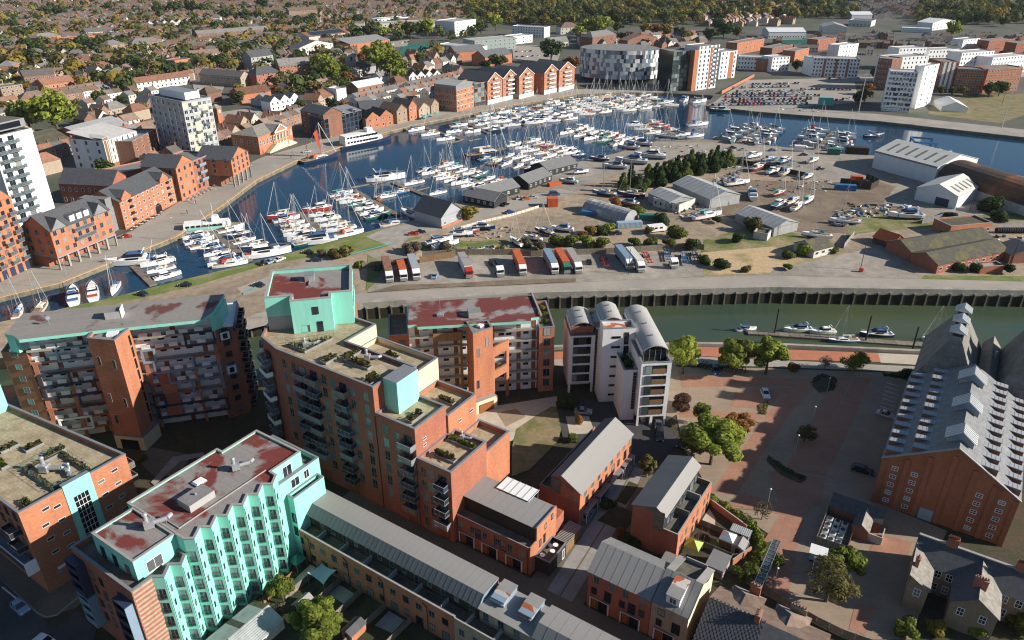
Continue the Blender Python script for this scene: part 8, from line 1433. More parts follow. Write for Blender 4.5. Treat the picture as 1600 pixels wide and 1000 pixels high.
# ------------------------------------------------------------ boats
def hull_mesh(col,B=.30,H=.115,bow=1.0,boot='antifoul_blue',deck='deck_white',L=10.0):
 m=MB();N=9;R_=[]
 for i in range(N+1):
  t=i/N;x=(t-.5)*L;w=B*L/2*(math.sin(math.pi*min(1,.30+t*.70)**1.0)**.7 if t>.0 else .78) if bow else B*L/2*(1-max(0,t-.6)**2*5.2);w=max(.02,w if t<1 else .02);zt=H*L*(.86+.5*t*t);R_.append([(x,-w*.55,-.25),(x,-w*.86,.12),(x,-w,zt),(x,w,zt),(x,w*.86,.12),(x,w*.55,-.25)])
 for i in range(N):
  a,b=R_[i],R_[i+1]
  for k,mt in ((0,boot),(1,col),(3,col),(4,boot)): m.poly([a[k],b[k],b[k+1],a[k+1]],mt)
  m.poly([a[2],b[2],b[3],a[3]],deck)
 m.poly(R_[0][::-1],col);return m
def loft(m,xs,w,z0,z1,mat,taper=.75,front=1.0):
 x0,x1=xs;a,b=w,w*taper;P=[(x0,-a/2,z0),(x1,-a/2*.8,z0),(x1,a/2*.8,z0),(x0,a/2,z0),(x0+.15,-b/2,z1),(x1-front,-b/2*.8,z1),(x1-front,b/2*.8,z1),(x0+.15,b/2,z1)]
 for q in ((0,1,5,4),(1,2,6,5),(2,3,7,6),(3,0,4,7),(4,5,6,7)): m.poly([P[i] for i in q],mat)
_BT={}
def boat(label,kind,pos,ang,L,hull='hull_white',cov='cover_blue',group=None,z=None,boot='antifoul_blue',heel=0.0):
 k=(kind,hull,cov,boot)
 if k not in _BT:
  P=[];P.append(('hull',hull_mesh(hull,.27 if kind=='sail' else .29,.095 if kind=='sail' else .115,1,boot,'deck_teak' if kind=='ketch' else 'deck_white')))
  c=MB()
  if kind in ('sail','ketch'):
   loft(c,(-1.6,2.4),1.9,1.0,1.55,'deck_white',.8,.8);c.box(-1.0,-.9,1.12,1.4,.9,1.38,'glass_dark');c.box(-4.2,-.9,.93,-1.7,.9,1.12,'deck_teak');P.append(('cabin',c))
   s=MB();loft(s,(-2.2,-.9),1.9,1.4,2.15,cov,.8,.5);P.append(('sprayhood',s));r=MB();r.tube((.7,0,1.2),(.7,0,12.8),.10,.07,6,'steel');r.bar((.7,-.8,7.6),(.7,.8,7.6),.07,.05,'steel');P.append(('mast',r))
   r=MB();r.tube((.6,0,2.3),(-3.4,0,2.25),.2,.13,6,cov);P.append(('furled_sail',r));r=MB()
   for q in ((4.8,0,1.3),(-4.9,0,.95),(.5,1.45,1.0),(.5,-1.45,1.0)): r.tube((.7,0,12.6),q,.018 if q[0]<4 else .05,.018 if q[0]<4 else .05,4,'steel' if q[0]<4 else 'deck_white',False)
   P.append(('rigging',r))
   if kind=='ketch': r=MB();r.tube((-3.2,0,1),(-3.2,0,8.6),.1,.06,6,'hull_wood');r.tube((4.6,0,1.5),(6.6,0,1.8),.1,.06,6,'hull_wood');P.append(('mizzen_mast',r))
  else:
   loft(c,(-3.2,3.0),2.25,1.0,1.75,'deck_white',.85,1.9);P.append(('cabin',c));w=MB();loft(w,(-2.6,1.5),2.1,1.7,2.3,'glass_dark',.8,1.0);w.box(-1.8,-1.12,1.2,.6,1.12,1.5,'glass_dark');P.append(('windscreen',w));t=MB();loft(t,(-2.8,.5),1.75,2.27,2.48,'deck_white' if cov != 'cover_blue' else cov,.85,.5);P.append(('hardtop',t))
   t=MB();t.box(-4.3,-1.0,1.02,-3.0,1.0,1.25,cov);P.append(('cockpit_cover',t));t=MB();t.bar((-2.4,-.9,2.3),(-2.9,-.7,3.0),.14,.1,'deck_white');t.bar((-2.4,.9,2.3),(-2.9,.7,3.0),.14,.1,'deck_white');t.bar((-2.9,-.7,3.0),(-2.9,.7,3.0),.2,.1,'deck_white');P.append(('radar_arch',t))
  rl=MB();q=[(-4.6,1.2),(-1,1.42),(2.2,1.15),(4.8,.12)]
  for s in (-1,1):
   for a,b in zip(q,q[1:]): rl.bar((a[0],a[1]*s,1.75+.05*a[0]),(b[0],b[1]*s,1.75+.05*b[0]),.04,.04,'steel')
  P.append(('guard_rail',rl));_BT[k]=[(n,mm.data(n)) for n,mm in P]
 r=thing({'sail': 'sailing_yacht','ketch': 'sailing_ketch'}.get(kind,'motor_cruiser'),label,'sailing boat' if kind != 'motor' else 'motor boat',(pos[0],pos[1],DOCK_Z if z is None else z),ang,group)
 r.scale=(L/10,)*3;r.rotation_euler=(heel,0,ang)
 for n,me in _BT[k]: link(n,me,r)
 return r
HN=dict(hull_white='white',hull_navy='navy blue',hull_blue='blue',hull_red='red',hull_green='green',hull_cream='cream',hull_wood='brown',hull_grey='grey',cover_blue='blue',cover_teal='teal',cover_red='orange red',cover_cream='cream')
KN=dict(sail='sailing yacht',ketch='two masted yacht',motor='motor cruiser');RB=random.Random(31);deck_b=MB();deck_b.box(0,-.5,0,1,.5,.5,'timber_grey',None,True);deck_b=deck_b.data('deck_board')
def pontoon(phrase,p0,p1,nl,nr,Lr=(9,12),motor=.3,z=None,fing=True):
 z=DOCK_Z if z is None else z;A,C_=Vector(G(*p0,z)),Vector(G(*p1,z));d=(C_-A).normalized();L=(C_-A).length;a=math.atan2(d.y,d.x);nn=Vector((-d.y,d.x));r=thing('pontoon','narrow timber pontoon '+phrase,'pontoon',(*A,z),a)
 nb=int(L/3)+1
 for i in range(nb): o=link('deck_board',deck_b,r,(L*i/nb,0,.05));o.scale=(L/nb-.08,2.4,1)
 for s,n,sd in ((1,nl,'left'),(-1,nr,'right')):
  for i in range(n):
   t=(i+.6)/n;bl=RB.uniform(*Lr);k='motor' if RB.random()<motor else 'sail';c=A+d*(L*t)+nn*s*(bl/2+1.5)
   h=RB.choice(['hull_white']*26+['hull_navy','hull_blue','hull_red','hull_cream','hull_green']);cv=RB.choice(('cover_blue','cover_cream','cover_teal','cover_red','cover_cream','cover_cream','cover_blue'));flip=RB.random()<.5
   boat('%s %s, %s cover, %s at %s, pontoon %s' % (HN[h],KN[k],HN[cv],ORD[i],sd,phrase),k,c,a+s*math.pi/2+(math.pi if flip else 0)+RB.uniform(-.04,.04),bl,h,cv,'boats at the marina pontoons',z)
   if fing and i % 2==0: f=MB();q=1.2;f.box(0,-.4,.05,bl*.8,.4,.5,'timber_grey',None,True);p=A+d*(L*(t+.5/n));o=f.build('finger',r,None);o.location=(L*(t+.5/n),s*1.1,0);o.rotation_euler=(0,0,s*math.pi/2)
for a in (('nearest the stilted flats',(240,447),(209,417),0,3,(9,13),.2),('of the turquoise ferry',(390,409),(330,363),7,5,(9,12),.35),('crowded below the verge cars',(521,379),(464,331),7,6,(10,13),.4),('running out from the slipway',(622,338),(553,298),7,1,(10,12),.35),('with empty fingers by the clubhouse',(692,317),(613,286),1,2,(9,11),.4),('behind the marina office',(772,292),(674,262),8,7,(9,12),.3),('of the black schooner',(850,263),(764,244),5,6,(9,12),.25),
 ('behind the end marina hut',(898,250),(812,223),6,7,(9,13),.4),('with the blue workboat',(990,226),(890,204),5,8,(10,13),.4),('beside the boat yard quay',(1062,217),(1000,193),4,4,(10,13),.45),('on the old quay side',(654,197),(722,219),1,3,(11,13),.8),('before the square mill',(722,190),(764,209),4,2,(11,14),.7),('before the green glass block',(766,176),(822,197),5,4,(11,14),.7),('below the gabled red flats',(822,168),(882,190),6,6,(10,14),.6),('below the curved office',(872,158),(936,179),7,7,(10,13),.4),('middle of the dock head',(930,152),(1000,173),8,8,(10,13),.35),('under the white tower',(990,149),(1038,168),5,5,(10,13),.35),('at the yard corner',(1148,226),(1196,199),5,6,(11,15),.5),('beside the white cabin',(1272,240),(1302,206),5,6,(11,15),.5)): pontoon(*a)
def bx(label,kind,px,deg,L,hull='hull_white',cov='cover_blue',z=None,**k): return boat(label,kind,G(*px,DOCK_Z if z is None else max(z,-5)),RAD(deg),L,hull,cov,None,z,**k)
for a in (('white motor cruiser left of two by the verge wall','motor',(116,465),118,14),('white motor cruiser right of two with brown seats','motor',(146,459),118,13.5,'hull_white','cover_red'),('lone white sailing yacht beside the small verge jetty','sail',(180,453),-75,10),('wooden masted cream yacht behind the long flats','ketch',(66,483),100,10,'hull_cream','cover_cream'),('white yacht at the far left behind the long flats','sail',(30,490),110,10),('long sleek white motor yacht by the stilted flats','motor',(205,412),195,17.5),('white motor yacht along the verge with red canopy','motor',(418,399),22,17,'hull_white','cover_red'),('white sailing boat with an orange cover by the verge','sail',(360,415),20,12,'hull_white','cover_red'),('big white motor yacht closest to the grass verge','motor',(492,380),200,17),('white yacht tied at the slipway wall','sail',(617,352),20,12),('white motor cruiser entering the slipway','motor',(642,337),135,13,'hull_white','cover_cream'),('tall white motor sailer at the pontoon head','motor',(603,281),20,19),('wooden dayboat with an orange cover','ketch',(590,312),120,8,'hull_wood','cover_red'),('long black hulled schooner with teak deck','ketch',(762,245),22,24,'hull_navy','cover_cream'),('orange yellow clinker boat below the schooner','sail',(779,257),15,10,'hull_wood','cover_cream'),('white catamaran like cruiser in the middle of the dock','motor',(845,191),20,17),('bright green yellow workboat by the car park quay','motor',(1124,174),175,14,'hull_green','cover_cream'),('white yacht alone in the middle of the dock','sail',(1090,196),20,15),('white yacht lying at the yard edge','sail',(1086,214),20,12),('white cruiser beside the slipway wall','motor',(1070,158),60,15),('white cruiser nearest the sloping slipway wall','motor',(1092,160),30,14),('grey boat under the hoist arms','motor',(1468,243),10,14,'hull_grey','cover_cream'),('workboat with a derrick mast off the right pontoon','motor',(1366,214),10,13,'hull_navy','cover_blue'),
 ('blue covered dinghy at the end of the channel pontoon','motor',(1166,516),10,6.5,'hull_white','cover_blue',CUT_Z),('larger white cabin cruiser on the channel pontoon','motor',(1246,517),185,9,'hull_white','cover_blue',CUT_Z),('low white cruiser on the channel pontoon','motor',(1285,520),185,8,'hull_white','cover_cream',CUT_Z),('navy hulled cabin boat beside the pile','motor',(1368,525),180,10,'hull_navy','cover_blue',CUT_Z),('blue hulled yacht on the near side of the channel pontoon','sail',(1317,534),184,9.5,'hull_blue','cover_cream',CUT_Z),('white yacht half hidden by the kiln','sail',(1462,531),184,9,'hull_white','cover_blue',CUT_Z)): bx(*a)
pontoon('along the green channel',(1168,521),(1450,541),0,0,z=CUT_Z)
pm_=MB();pm_.tube((0,0,-7),(0,0,4.5),.25,.25,8,'timber_dark');pm_=pm_.data('pole')
for i,px in enumerate(((1210,522),(1352,534),(1424,552))): r=thing('mooring_pile','dark mooring pile at the channel pontoon, %s from the left' % ORD[i],'pile',(*G(*px,CUT_Z),CUT_Z+4),0,'mooring piles of the channel pontoon');link('pole',pm_,r)
# laid up boats standing on cradles
cm=MB();[cm.bar((x,s*1.3,0),(x,s*.9,1.5),.14,.14,'antifoul_blue') for x in (-2.5,0,2.5) for s in (-1,1)];[cm.box(x-.1,-1.4,0,x+.1,1.4,.14,'antifoul_blue') for x in (-2.5,0,2.5)];cm.box(-3,-.1,.14,3,.1,.5,'rubber');cm=cm.data('cradle_frame')
for i,(x,y,k,deg,L,h,where) in enumerate(((687,382,'motor',30,11,'hull_white','below the railed fence'),(697,388,'motor',35,11,'hull_white','nearest the orange fence'),(720,370,'motor',5,9,'hull_white','beside the clubhouse road'),(736,366,'motor',15,7,'hull_red','with an orange stripe by the road'),(756,360,'motor',-5,9,'hull_navy','under the railed fence'),(806,382,'sail',120,9,'hull_white','above the red boxed lorry'),(832,376,'sail',150,8,'hull_white','left of the bare masts'),(850,366,'sail',140,9,'hull_navy','with the tall mast in the gravel yard'),(878,362,'motor',165,9,'hull_white','above the island bushes'),(888,287,'motor',160,9,'hull_grey','beside the orange skip'),(908,272,'motor',20,8,'hull_white','behind the end hut'),(944,306,'sail',155,11,'hull_blue','left of the small ribbed shed'),(986,308,'sail',165,12,'hull_navy','black sided beside the ribbed shed'),(980,322,'motor',160,10,'hull_wood','varnished below the black yacht'),(960,264,'motor',170,12,'hull_grey','left of the conifers'),(986,256,'motor',170,16,'hull_grey','largest behind the conifers'),(1015,248,'motor',170,16,'hull_grey','trawler like behind the conifers'),(936,252,'motor',165,10,'hull_navy','on the yard quay'),(982,234,'motor',170,12,'hull_grey','closest to the water'),(1000,228,'motor',170,13,'hull_grey','silver on the yard quay'),(1040,217,'sail',170,13,'hull_grey','with the rusty deck'),(1145,222,'motor',70,10,'hull_white','left of three at the pontoon root'),(1163,222,'motor',70,9,'hull_red','middle of three at the pontoon root'),(1182,225,'motor',70,9,'hull_white','right of three at the pontoon root'),(1178,247,'motor',30,11,'hull_white','behind the dark block wall'),(1202,252,'sail',25,10,'hull_blue','blue with the tall mast at the block wall'),(1226,256,'motor',40,12,'hull_navy','dark striped at the block wall'),(1184,266,'sail',40,12,'hull_red','red keeled in front of the block wall'),(1209,271,'motor',35,10,'hull_white','square backed in front of the block wall'),(1228,273,'sail',45,12,'hull_cream','cream covered in front of the block wall'),(1270,254,'sail',40,10,'hull_white','beside the blue pickup'),(1262,279,'sail',40,9,'hull_white','at the end of the block wall'),(1152,290,'sail',20,13,'hull_white','beside the white wrapped boat'),(1174,308,'motor',80,14,'hull_white','wrapped at the top in white'),(1217,306,'sail',35,9,'hull_red','on a red painted bottom'),(1218,324,'motor',45,12,'hull_navy','navy bottomed among the tall masts'),(1238,318,'sail',40,11,'hull_white','white with the left tall mast'),(1245,327,'sail',50,11,'hull_white','on the green cradle'),(1262,317,'sail',45,11,'hull_white','white with the right tall mast'),(1105,342,'sail',25,14,'hull_white','long white in front of the ribbed shed'),(1318,350,'sail',170,12,'hull_white','beside the scrap timber'),(1275,372,'sail',165,11,'hull_white','lying by the white cottage'),(1414,342,'motor',175,14,'hull_white','steel hulled in the weeds by the metal fence'))):
 p=G(x,y);w='%s laid up %s ' % (HN[h],KN[k]);boat(w+where,k,p,RAD(deg),L,h,RB.choice(('cover_blue','cover_cream','cover_teal')),'boats laid up on the island',.9,'antifoul_red' if i % 3==0 else 'antifoul_blue');c=thing('boat_cradle','steel cradle under the '+w.replace('laid up ','')+where,'cradle',(*p,0),RAD(deg),'boat cradles');c.scale=(L/10,)*3;link('cradle_frame',cm,c)
# passenger ships
def ship(name,label,px,deg,L,Wd,decks,stripe,z=DOCK_Z,funnel=None):
 r=thing(name,label,'ship',(*G(*px,z),z),RAD(deg));m=hull_mesh('hull_white' if stripe != 'hull_navy' else stripe,Wd/L,.055,0,'hull_navy','deck_teak',L);m.build('hull',r);zz=.055*L*.9
 for i in range(decks):
  m=MB();loft(m,(-L*.42,L*(.30-.12*i)),Wd*.86,zz,zz+2.5,'deck_white',.98,.6);m.build('deckhouse',r);g=MB()
  for k in range(int(L*.6/2)): x=-L*.38+k*2;g.box(x,-Wd*.44,zz+1,x+1.3,Wd*.44,zz+1.9,'glass_dark')
  o=g.build('window',r);o['kind']='stuff';zz+=2.5
 m=MB();loft(m,(L*.02,L*.14),Wd*.5,zz,zz+2.2,'deck_white',.9,.5);m.build('wheelhouse',r)
 if stripe != 'hull_navy': m=MB();m.box(-L*.36,-Wd*.44-.06,zz-2.4,L*.16,-Wd*.44,zz-1.4,stripe);m.build('name_band',r)
 m=MB();m.tube((L*.05,0,zz),(L*.05,0,zz+7),.12,.07,6,'deck_white');m.build('mast',r);return r
ship('river_ferry','white river ferry with a turquoise banner along its side',(332,359),16,24,6,1,'teal');ship('passenger_ship','white passenger ship with a dark hull moored by the black mill',(571,225),42,34,7.5,2,'hull_navy')
r=boat('sailing barge with furled red sails beside the customs house','ketch',G(500,250,DOCK_Z),RAD(48),22,'hull_navy','cover_red');r.scale=(2.2,2.0,1.5);m=MB();m.poly([(.5,.1,2.2),(-.9,.1,9.4),(.2,.1,10.4),(.6,.1,5)],'cover_red');m.build('sail',r)
# ------------------------------------------------------------ the far car park
RC=random.Random(8);rows=[(1142,138,1236,136,9),(1150,144,1262,142,11),(1136,148,1258,147,12),(1130,152,1282,150,15),(1130,157,1270,155,14),(1128,161,1262,159,13),(1110,165,1262,163,15),(1248,140,1330,141,8),(1286,160,1330,154,5),(1172,133,1250,131,8),(1290,123.5,1345,123,4)];rows=[(a,b_,c,d,int(n*1.75) if n>6 else n) for a,b_,c,d,n in rows]
rows+=[(802,82,872,79,9),(804,90,868,87,8),(612,70,640,66,6),(335,186,412,178,9),(306,140,346,143,6)]
for j,(x0,y0,x1,y1,n) in enumerate(rows):
 nm='%s row of the %s car park' % (ORD[j],'quayside' if j<11 else 'college' if j<14 else 'town yard')
 for i in range(n):
  if RC.random()<.1: continue
  t=(i+RC.uniform(.3,.7))/n;c=RC.choice(('car_white','car_white','car_silver','car_grey','car_black','car_black','car_silver','car_white','car_blue','car_grey','car_red'));p=G(x0+(x1-x0)*t,y0+(y1-y0)*t);car('%s car, %s along the %s' % (c[4:].replace('_',' '),ORD[i],nm),p,RAD(70 if j<8 else 60)+RC.choice((0,math.pi)),c,RC.choice(('car','small')),'cars in the far car parks')
# ------------------------------------------------------------ people on the quays
def person(label,px,top,ang,z=0.0):
 V=[(0,0,.92),(0,0,1.2),(0,0,1.45),(0,.01,1.55),(0,.02,1.70),(.10,.06,.5),(.11,0,.06),(-.10,-.08,.5),(-.11,-.14,.06),(.22,0,1.4),(.27,.05,1.1),(.26,.16,.88),(-.22,0,1.4),(-.27,-.05,1.1),(-.26,.02,.88)];Ed=[(0,1),(1,2),(2,3),(3,4),(0,5),(5,6),(0,7),(7,8),(2,9),(9,10),(10,11),(2,12),(12,13),(13,14)];Rd=[.15,.14,.15,.06,.10,.08,.06,.08,.06,.06,.05,.04,.06,.05,.04]
 me=bpy.data.meshes.new('person');me.from_pydata(V,Ed,[]);o=link('person',me,None,(*G(*px,z),z),ang);sk=o.modifiers.new('s','SKIN')
 for v,r_ in zip(me.skin_vertices[0].data,Rd): v.radius=(r_,r_)
 me.skin_vertices[0].data[0].use_root=True;sb=o.modifiers.new('d','SUBSURF');sb.levels=sb.render_levels=1;me.materials.append(MAT[top]);tag(o,label,'person')
for a in (('person in dark clothes walking on the town quay',(293,334),'car_navy',1),('person in black near the cafe tables',(306,318),'car_black',2),('person walking beside the sailing barge',(455,248),'car_black',0),('left person of the group on the shaded far quay',(1265,168),'car_black',0),('middle person of the group on the shaded far quay',(1270,167.5),'car_navy',1),('right person of the group on the shaded far quay',(1273,167),'car_black',2),('person on the old quay below the gables',(700,181),'car_grey',1)): person(*a)
cf=MB();cf.tube((0,0,.7),(0,0,.75),.45,.45,8,'white_paint');cf.tube((0,0,0),(0,0,.7),.05,.05,5,'steel');[cf.box(x-.2,-.2,.4,x+.2,.2,.46,'timber',None,True) for x in (-.8,.8)];[cf.box(x*1.25-.03,-.2,.46,x*1.25+.03,.2,.9,'timber') for x in (-.8,.8)];cf=cf.data('table_set')
for i in range(26): x=(296+i*3.0 if i<14 else 206+(i-14)*4.2);y=(315-(i % 2)*3.4-i*1.55 if i<14 else 361-(i-14)*2.3-(i % 2)*2);r=thing('cafe_table','%s cafe table set along the quay outside the %s' % (ORD[i if i<14 else i-14],'grey gabled flats' if i<14 else 'orange warehouse'),'cafe table',(*G(x,y),0),i*.7,'cafe tables on the town quay');link('table_set',cf,r)
# ------------------------------------------------------------ town trees and woods
RT=random.Random(77);TS=dict(g=('leaf_mid','green'),l=('leaf_lime','lime green'),y=('leaf_gold','golden'),d=('leaf_dark','dark green'),r=('leaf_rust','russet'),o=('leaf_olive','olive'))
big=[(48,205,'l',10),(92,210,'l',13),(30,200,'g',8),(68,190,'l',8),(222,178,'o',5),(150,118,'o',8),(230,118,'o',8),(338,108,'d',8),(150,84,'d',9),(130,80,'d',9),(60,88,'d',9),(40,80,'g',8),(75,30,'d',11),(95,28,'d',11),(20,48,'d',9),(170,22,'d',9),(250,26,'d',12),(275,25,'d',12),(300,24,'d',12),(318,22,'d',10),(385,35,'d',11),(355,32,'d',9),(412,18,'d',12),(405,35,'d',9),(268,46,'o',6),(212,38,'r',6),(32,40,'y',4),(505,128,'l',11),(520,132,'l',10),(512,110,'l',9),(535,128,'g',9),(546,132,'r',6),(570,102,'r',7),(590,118,'l',13),(610,125,'l',12),(600,100,'l',11),(578,94,'g',8),(625,118,'o',9),(660,102,'g',7),(580,66,'g',12),(600,62,'l',9),(588,52,'g',8),(642,62,'g',12),(668,60,'l',11),(655,58,'g',9),(752,54,'g',9),(775,48,'l',10),(760,112,'d',6),(778,110,'g',9),(861,98,'d',12),(895,110,'r',8),(885,108,'o',6),(842,147,'d',3),(40,142,'g',5),(375,148,'y',5),(398,140,'o',6),(440,140,'o',6),(625,130,'l',7),(650,125,'o',6),(930,60,'l',11),(915,58,'l',10),(945,55,'l',11),(965,52,'g',9),(905,62,'l',9),(975,68,'d',8),(1010,58,'y',9),(1025,58,'r',9),(1040,60,'y',9),(1060,62,'d',9),(1072,66,'o',8),(1110,66,'d',10),(1130,62,'d',12),(1120,50,'g',10),(1150,60,'o',8),(1485,62,'l',10),(1350,160,'o',6),(1355,148,'r',5),(1340,165,'d',5),(1245,112,'d',6),(1368,125,'d',6),(1470,148,'g',4),(1488,149,'g',4),(1505,149,'o',4),(1545,152,'d',6),(1560,150,'g',7),(1572,152,'d',6),(160,283,'l',4),(140,280,'y',3),(165,275,'d',5),(385,38,'g',8),(290,48,'d',7),(420,60,'d',7),(370,62,'y',6),(455,60,'o',6),(380,122,'y',4),(250,60,'o',5),(560,40,'d',8),(470,40,'o',6),(440,48,'d',6)]
for i in range(150): big.append((RT.uniform(0,560),RT.choice((RT.uniform(28,80),RT.uniform(60,180))),RT.choice('gggddooyr'),RT.uniform(3.5,6.5)))
wd=[]
for (xa,xb,ya,yb,n,ks) in ((735,925,14,45,20,'ggooyy'),(915,1090,12,42,20,'gggdoy'),(1085,1200,8,40,10,'ggdo'),(1200,1335,10,34,10,'ggod'),(1440,1610,16,42,14,'ddgg')):
 for _ in range(n): wd.append((RT.uniform(xa,xb),RT.uniform(ya,yb),RT.choice(ks),RT.uniform(7,11)))
cnt={};seen_t=[]
for j,lst in enumerate((big,wd)):
 for x,y,k,r_ in sorted(lst):
  p=G(x,y)
  if j==0 and r_<6.6 and any((p[0]-q[0])**2+(p[1]-q[1])**2<(q[2]+1)**2 for q in OCC): continue
  wh='old quay streets' if j==0 and x<480 else 'college and church grounds' if j==0 and x<900 else 'far dock side' if j==0 else 'wood above the curved office' if x<1095 else 'wooded hill at the upper right';cnt[k,wh]=cnt.get((k,wh),0)+1;q=cnt[k,wh];OCC.append((*p,r_*.8 if j==0 else r_*.7))
  tree('tree','%s tree in the %s, %s from the left' % (TS[k][1],wh,ORD[q-1]),p,r_*(2.1 if r_>9.5 and k=='l' else RT.uniform(1.5,1.9)),r_,TS[k][0],RT.randrange(4),1500 if r_>8 and y>90 else 520,.075 if r_>8 and y>90 else .13,'round',.12,'trees of the town',limbs=3)
# ------------------------------------------------------------ town houses
LM=dict(zip(('white point tower','customs house','flint church tower','brick mill','long pale college block','black glass mill','square red mill','two great lime trees','solar panelled hall','ribbed white flats','curved checkered office','long white industrial unit','tall white balcony tower'),[G(*p) for p in ((285,235),(430,232),(552,117),(465,128),(640,47),(535,210),(714,172),(80,205),(515,66),(180,262),(965,125),(1228,60),(70,350))]))
HW,HR=('brick_town','brick_town','town_render','town_render','brick_beige'),('roof_brown_town','roof_slate_town','roof_slate_town','roof_brown_town','roof_red_town')
_HM={}
def house_parts(wl,rf,kind):
 k=(wl,rf,kind)
 if k in _HM: return _HM[k]
 w,d,e,r=((6.2,8.5,5.4,8.0),(9.5,8.5,5.2,8.4),(12,10,6.2,9.6),(7.4,12,5.6,9.2))[kind];m=MB();m.prism([(-w/2,0),(w/2,0),(w/2,d),(-w/2,d)],0,e,wl,cap=False);q=MB();ax='y' if kind==3 else 'x';q.gable(-w/2,0,w/2,d,e,r,ax,rf,None,.25 if kind else .0,.15,None,3.2 if kind==2 else 0)
 if kind==3: [m.poly([(-w/2,y,e),(w/2,y,e),(0,y,r-.2)],wl) for y in (0,d)]
 elif kind != 2: [m.poly([(x,0,e),(x,d,e),(x,d/2,r-.2)],wl) for x in (-w/2,w/2)]
 if kind==0: m.prism([(-w/2,d),(0,d),(0,d+4),(-w/2,d+4)],0,4.2,wl,rf)
 c=MB();c.box(w/2-.9,d/2-.5,r-1.2,w/2-.2,d/2+.5,r+1.0,'brick_dark');[c.tube((w/2-.55,d/2+y,r+1),(w/2-.55,d/2+y,r+1.4),.13,.1,5,'roof_red_town') for y in (-.25,.25)];_HM[k]=(m.data('wall'),q.data('roof'),c.data('chimney'),w,d);return _HM[k]
dist=[((0,268,330,108),62,.9),((330,240,520,130),66,.92),((0,110,300,40),20,.82),((300,128,560,46),14,.82),((0,44,730,2),8,.8),((560,180,720,92),58,1.0),((900,80,1090,62),35,1.0),((1090,42,1230,8),60,.6),((1150,90,1600,62),-15,.35),((1320,30,1440,4),75,.7),((1590,120,1680,60),0,.5),((-140,300,0,30),55,1.0)]
cand=[]
for (xa,ya,xb,yb),deg,dens in dist:
 C_=[Vector(G(x,y)) for x,y in ((xa,ya),(xb,ya),(xb,yb),(xa,yb))];a=RAD(deg);d=Vector((math.cos(a),math.sin(a)));nn=Vector((-d.y,d.x));S=[c.dot(d) for c in C_];T=[c.dot(nn) for c in C_];t=min(T)
 def inside(p):
  s=0
  for i in range(4): e=C_[(i+1) % 4]-C_[i];s+=1 if e.x*(p.y-C_[i].y)-e.y*(p.x-C_[i].x)>0 else -1
  return abs(s)==4
 while t<max(T):
  s=min(S);al=RT.uniform(-.12,.12);rw=RT.randrange(5);st=RT.random()
  while s<max(S):
   kind=0 if st<.6 else RT.choice((1,3,2,3));w=(6.25,11,15,9)[kind];p=d*s+nn*(t+(s-min(S))*math.tan(al)*.3);s+=w+(RT.uniform(6,14) if RT.random()<(.08 if kind==0 else .25) else 0)
   if RT.random()>dens or not inside(p): continue
   if any((p.x-q[0])**2+(p.y-q[1])**2<(q[2]+4)**2 for q in OCC): continue
   wi=rw if RT.random()<.7 else RT.randrange(5);cand.append((p.length,p.x,p.y,a+al*.3+(math.pi if RT.random()<.3 and kind else 0),kind,HW[wi],HR[wi if RT.random()<.6 else RT.randrange(5)]))
  t+=RT.choice((13.5,24,14.5,26))
cand=[c for c in cand if c[1]/c[2]*FOC<1400 or True];cand.sort(key=lambda c: c[0]);vis=[c for c in cand if abs(c[1])<c[2]*.74+8]
near,far=vis[:300],vis[300:6500];rk={};wm={}
for D_,x,y,a,kind,wl,rf in near:
 w_,r_,c_,w,d=house_parts(wl,rf,kind);lm=min(LM,key=lambda k: (LM[k][0]-x)**2+(LM[k][1]-y)**2);key=(lm,wl,rf,kind);rk[key]=rk.get(key,0)+1
 lb='%s %s, %s roof, %s nearest the viewer by the %s' % ({'brick_town': 'brick','town_render': 'pale rendered','brick_beige': 'buff brick'}[wl],('terraced house','house','hipped house','gabled house')[kind],{'roof_brown_town': 'brown','roof_slate_town': 'slate','roof_red_town': 'red'}[rf],ORD[rk[key]-1],lm)
 h=thing('house',lb,'house',(x,y,0),a,'houses of the old town');link('wall',w_,h);link('roof',r_,h)
 if kind != 2: link('chimney',c_,h)
 n=2 if kind==0 else 3
 for f in (0,1):
  for i in range(n): link('window',window_mesh(1.1,1.35,'town'),h,(-w/2+w*(i+.5)/n,0,.9+2.7*f))
 for i in (1,2): link('window',window_mesh(1.0,1.3,'town'),h,(-w/2,d*i/3,3.5),-math.pi/2);link('window',window_mesh(1.0,1.3,'town'),h,(w/2,d*i/3,3.5),math.pi/2)
buck={}
for D_,x,y,a,kind,wl,rf in far: buck.setdefault((wl,rf),[]).append((x,y,a,kind))
m=MB()
for (wl,rf),L_ in buck.items():
 for x,y,a,kind in L_:
  for me in house_parts(wl,rf,kind)[:3 if kind != 2 else 2]:
   k0=len(m.v);ca,sa=math.cos(a),math.sin(a);m.v+=[(x+v.co.x*ca-v.co.y*sa,y+v.co.x*sa+v.co.y*ca,v.co.z) for v in me.vertices];mi=[m.mi(q.name) for q in me.materials]
   for pl in me.polygons: m.f.append(tuple(k0+i for i in pl.vertices));m.m.append(mi[pl.material_index])
  w,d=house_parts(wl,rf,kind)[3:]
  if x*x+y*y<900**2:
   ca,sa=math.cos(a),math.sin(a)
   for i in (-.25,.25):
    for z in (1,3.6):
     P=[(w*i-.5,-.03,z),(w*i+.5,-.03,z),(w*i+.5,-.03,z+1.3),(w*i-.5,-.03,z+1.3)];m.poly([(x+q[0]*ca-q[1]*sa,y+q[0]*sa+q[1]*ca,q[2]) for q in P],'glass_town')
o=m.build('distant_houses');tag(o,'dense streets of small brick houses spreading to the horizon',kind='stuff')
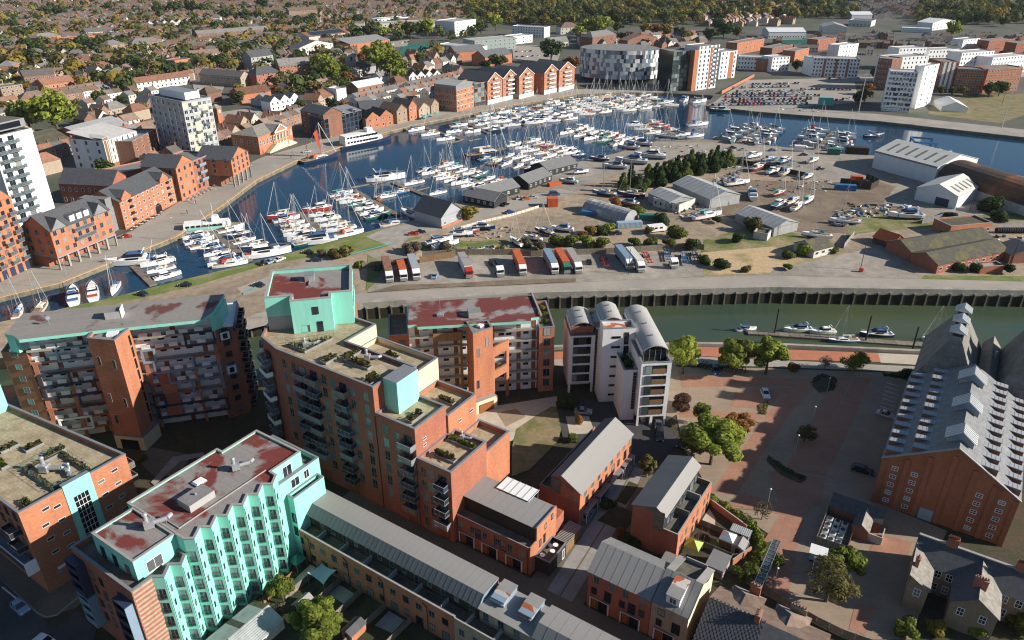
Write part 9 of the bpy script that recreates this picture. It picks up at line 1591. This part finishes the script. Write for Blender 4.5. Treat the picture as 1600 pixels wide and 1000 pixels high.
# far woods and street trees that read as one mass
import numpy as np
def wood(name,label,mat,pts,n=60,leaf=.95):
 rg=np.random.default_rng(5);V=[]
 for x,y,r_,h in pts:
  u=rg.normal(size=(n,3));u /= np.linalg.norm(u,axis=1)[:,None];c=u*np.array([r_,r_,h*.45])*rg.uniform(.7,1.05,(n,1))+np.array([x,y,h*.55]);t1=np.cross(u,rg.normal(size=(n,3)));t1 /= np.linalg.norm(t1,axis=1)[:,None];t2=np.cross(u,t1);s=leaf*r_/5*rg.uniform(.6,1.4,(n,1));V.append(np.stack([c-t1*s-t2*s*.7,c+t1*s-t2*s*.7,c+t1*s+t2*s*.7,c-t1*s+t2*s*.7],1).reshape(-1,3))
 V=np.concatenate(V);k=len(V)//4;me=bpy.data.meshes.new(name);me.vertices.add(len(V));me.vertices.foreach_set('co',V.astype('f').ravel());me.loops.add(len(V));me.loops.foreach_set('vertex_index',np.arange(len(V),dtype='i'));me.polygons.add(k);me.polygons.foreach_set('loop_start',np.arange(k,dtype='i')*4);me.materials.append(MAT[mat]);me.update();me.validate();tag(link(name,me),label,kind='stuff')
for mat,seed in (('leaf_mid',1),('leaf_dark',2),('leaf_olive',3),('leaf_gold',4)):
 R4=random.Random(seed);P4=[]
 for _ in range(1050):
  x,y=R4.choice(((R4.uniform(720,1100),R4.uniform(0,40)),(R4.uniform(720,1100),R4.uniform(-30,30)),(R4.uniform(1090,1340),R4.uniform(-25,30)),(R4.uniform(1430,1660),R4.uniform(-25,38)),(R4.uniform(-40,740),R4.uniform(-45,60)),(R4.uniform(-40,740),R4.uniform(-20,95)),(R4.uniform(0,560),R4.uniform(30,150))));p=G(x,y)
  if math.hypot(*p)>3200 or (mat=='leaf_gold' and R4.random()<.25) or any((p[0]-q[0])**2+(p[1]-q[1])**2<(q[2]+5)**2 for q in OCC): continue
  r_=R4.uniform(3.5,8);P4.append((*p,r_,r_*1.9))
 wood('woodland',{'leaf_mid': 'green','leaf_dark': 'dark','leaf_olive': 'olive','leaf_gold': 'golden'}[mat]+' far tree crowns merging into woods and gardens',mat,P4)
# ------------------------------------------------------------ the air
m=MB();m.box(-4200,-400,-11,4200,5200,101.5,'soil',None,True);hz=m.build('haze');hz['kind']='stuff';hz['label']='thin morning haze paling the far town'
hm=bpy.data.materials.new('haze');hm.use_nodes=True;hm.node_tree.nodes.clear();v=hm.node_tree.nodes.new('ShaderNodeVolumePrincipled');v.inputs['Color'].default_value=(.86,.92,1,1);v.inputs['Density'].default_value=.000025;v.inputs['Anisotropy'].default_value=.0;ho=hm.node_tree.nodes.new('ShaderNodeOutputMaterial');hm.node_tree.links.new(v.outputs[0],ho.inputs['Volume']);hz.data.materials.clear();hz.data.materials.append(hm)
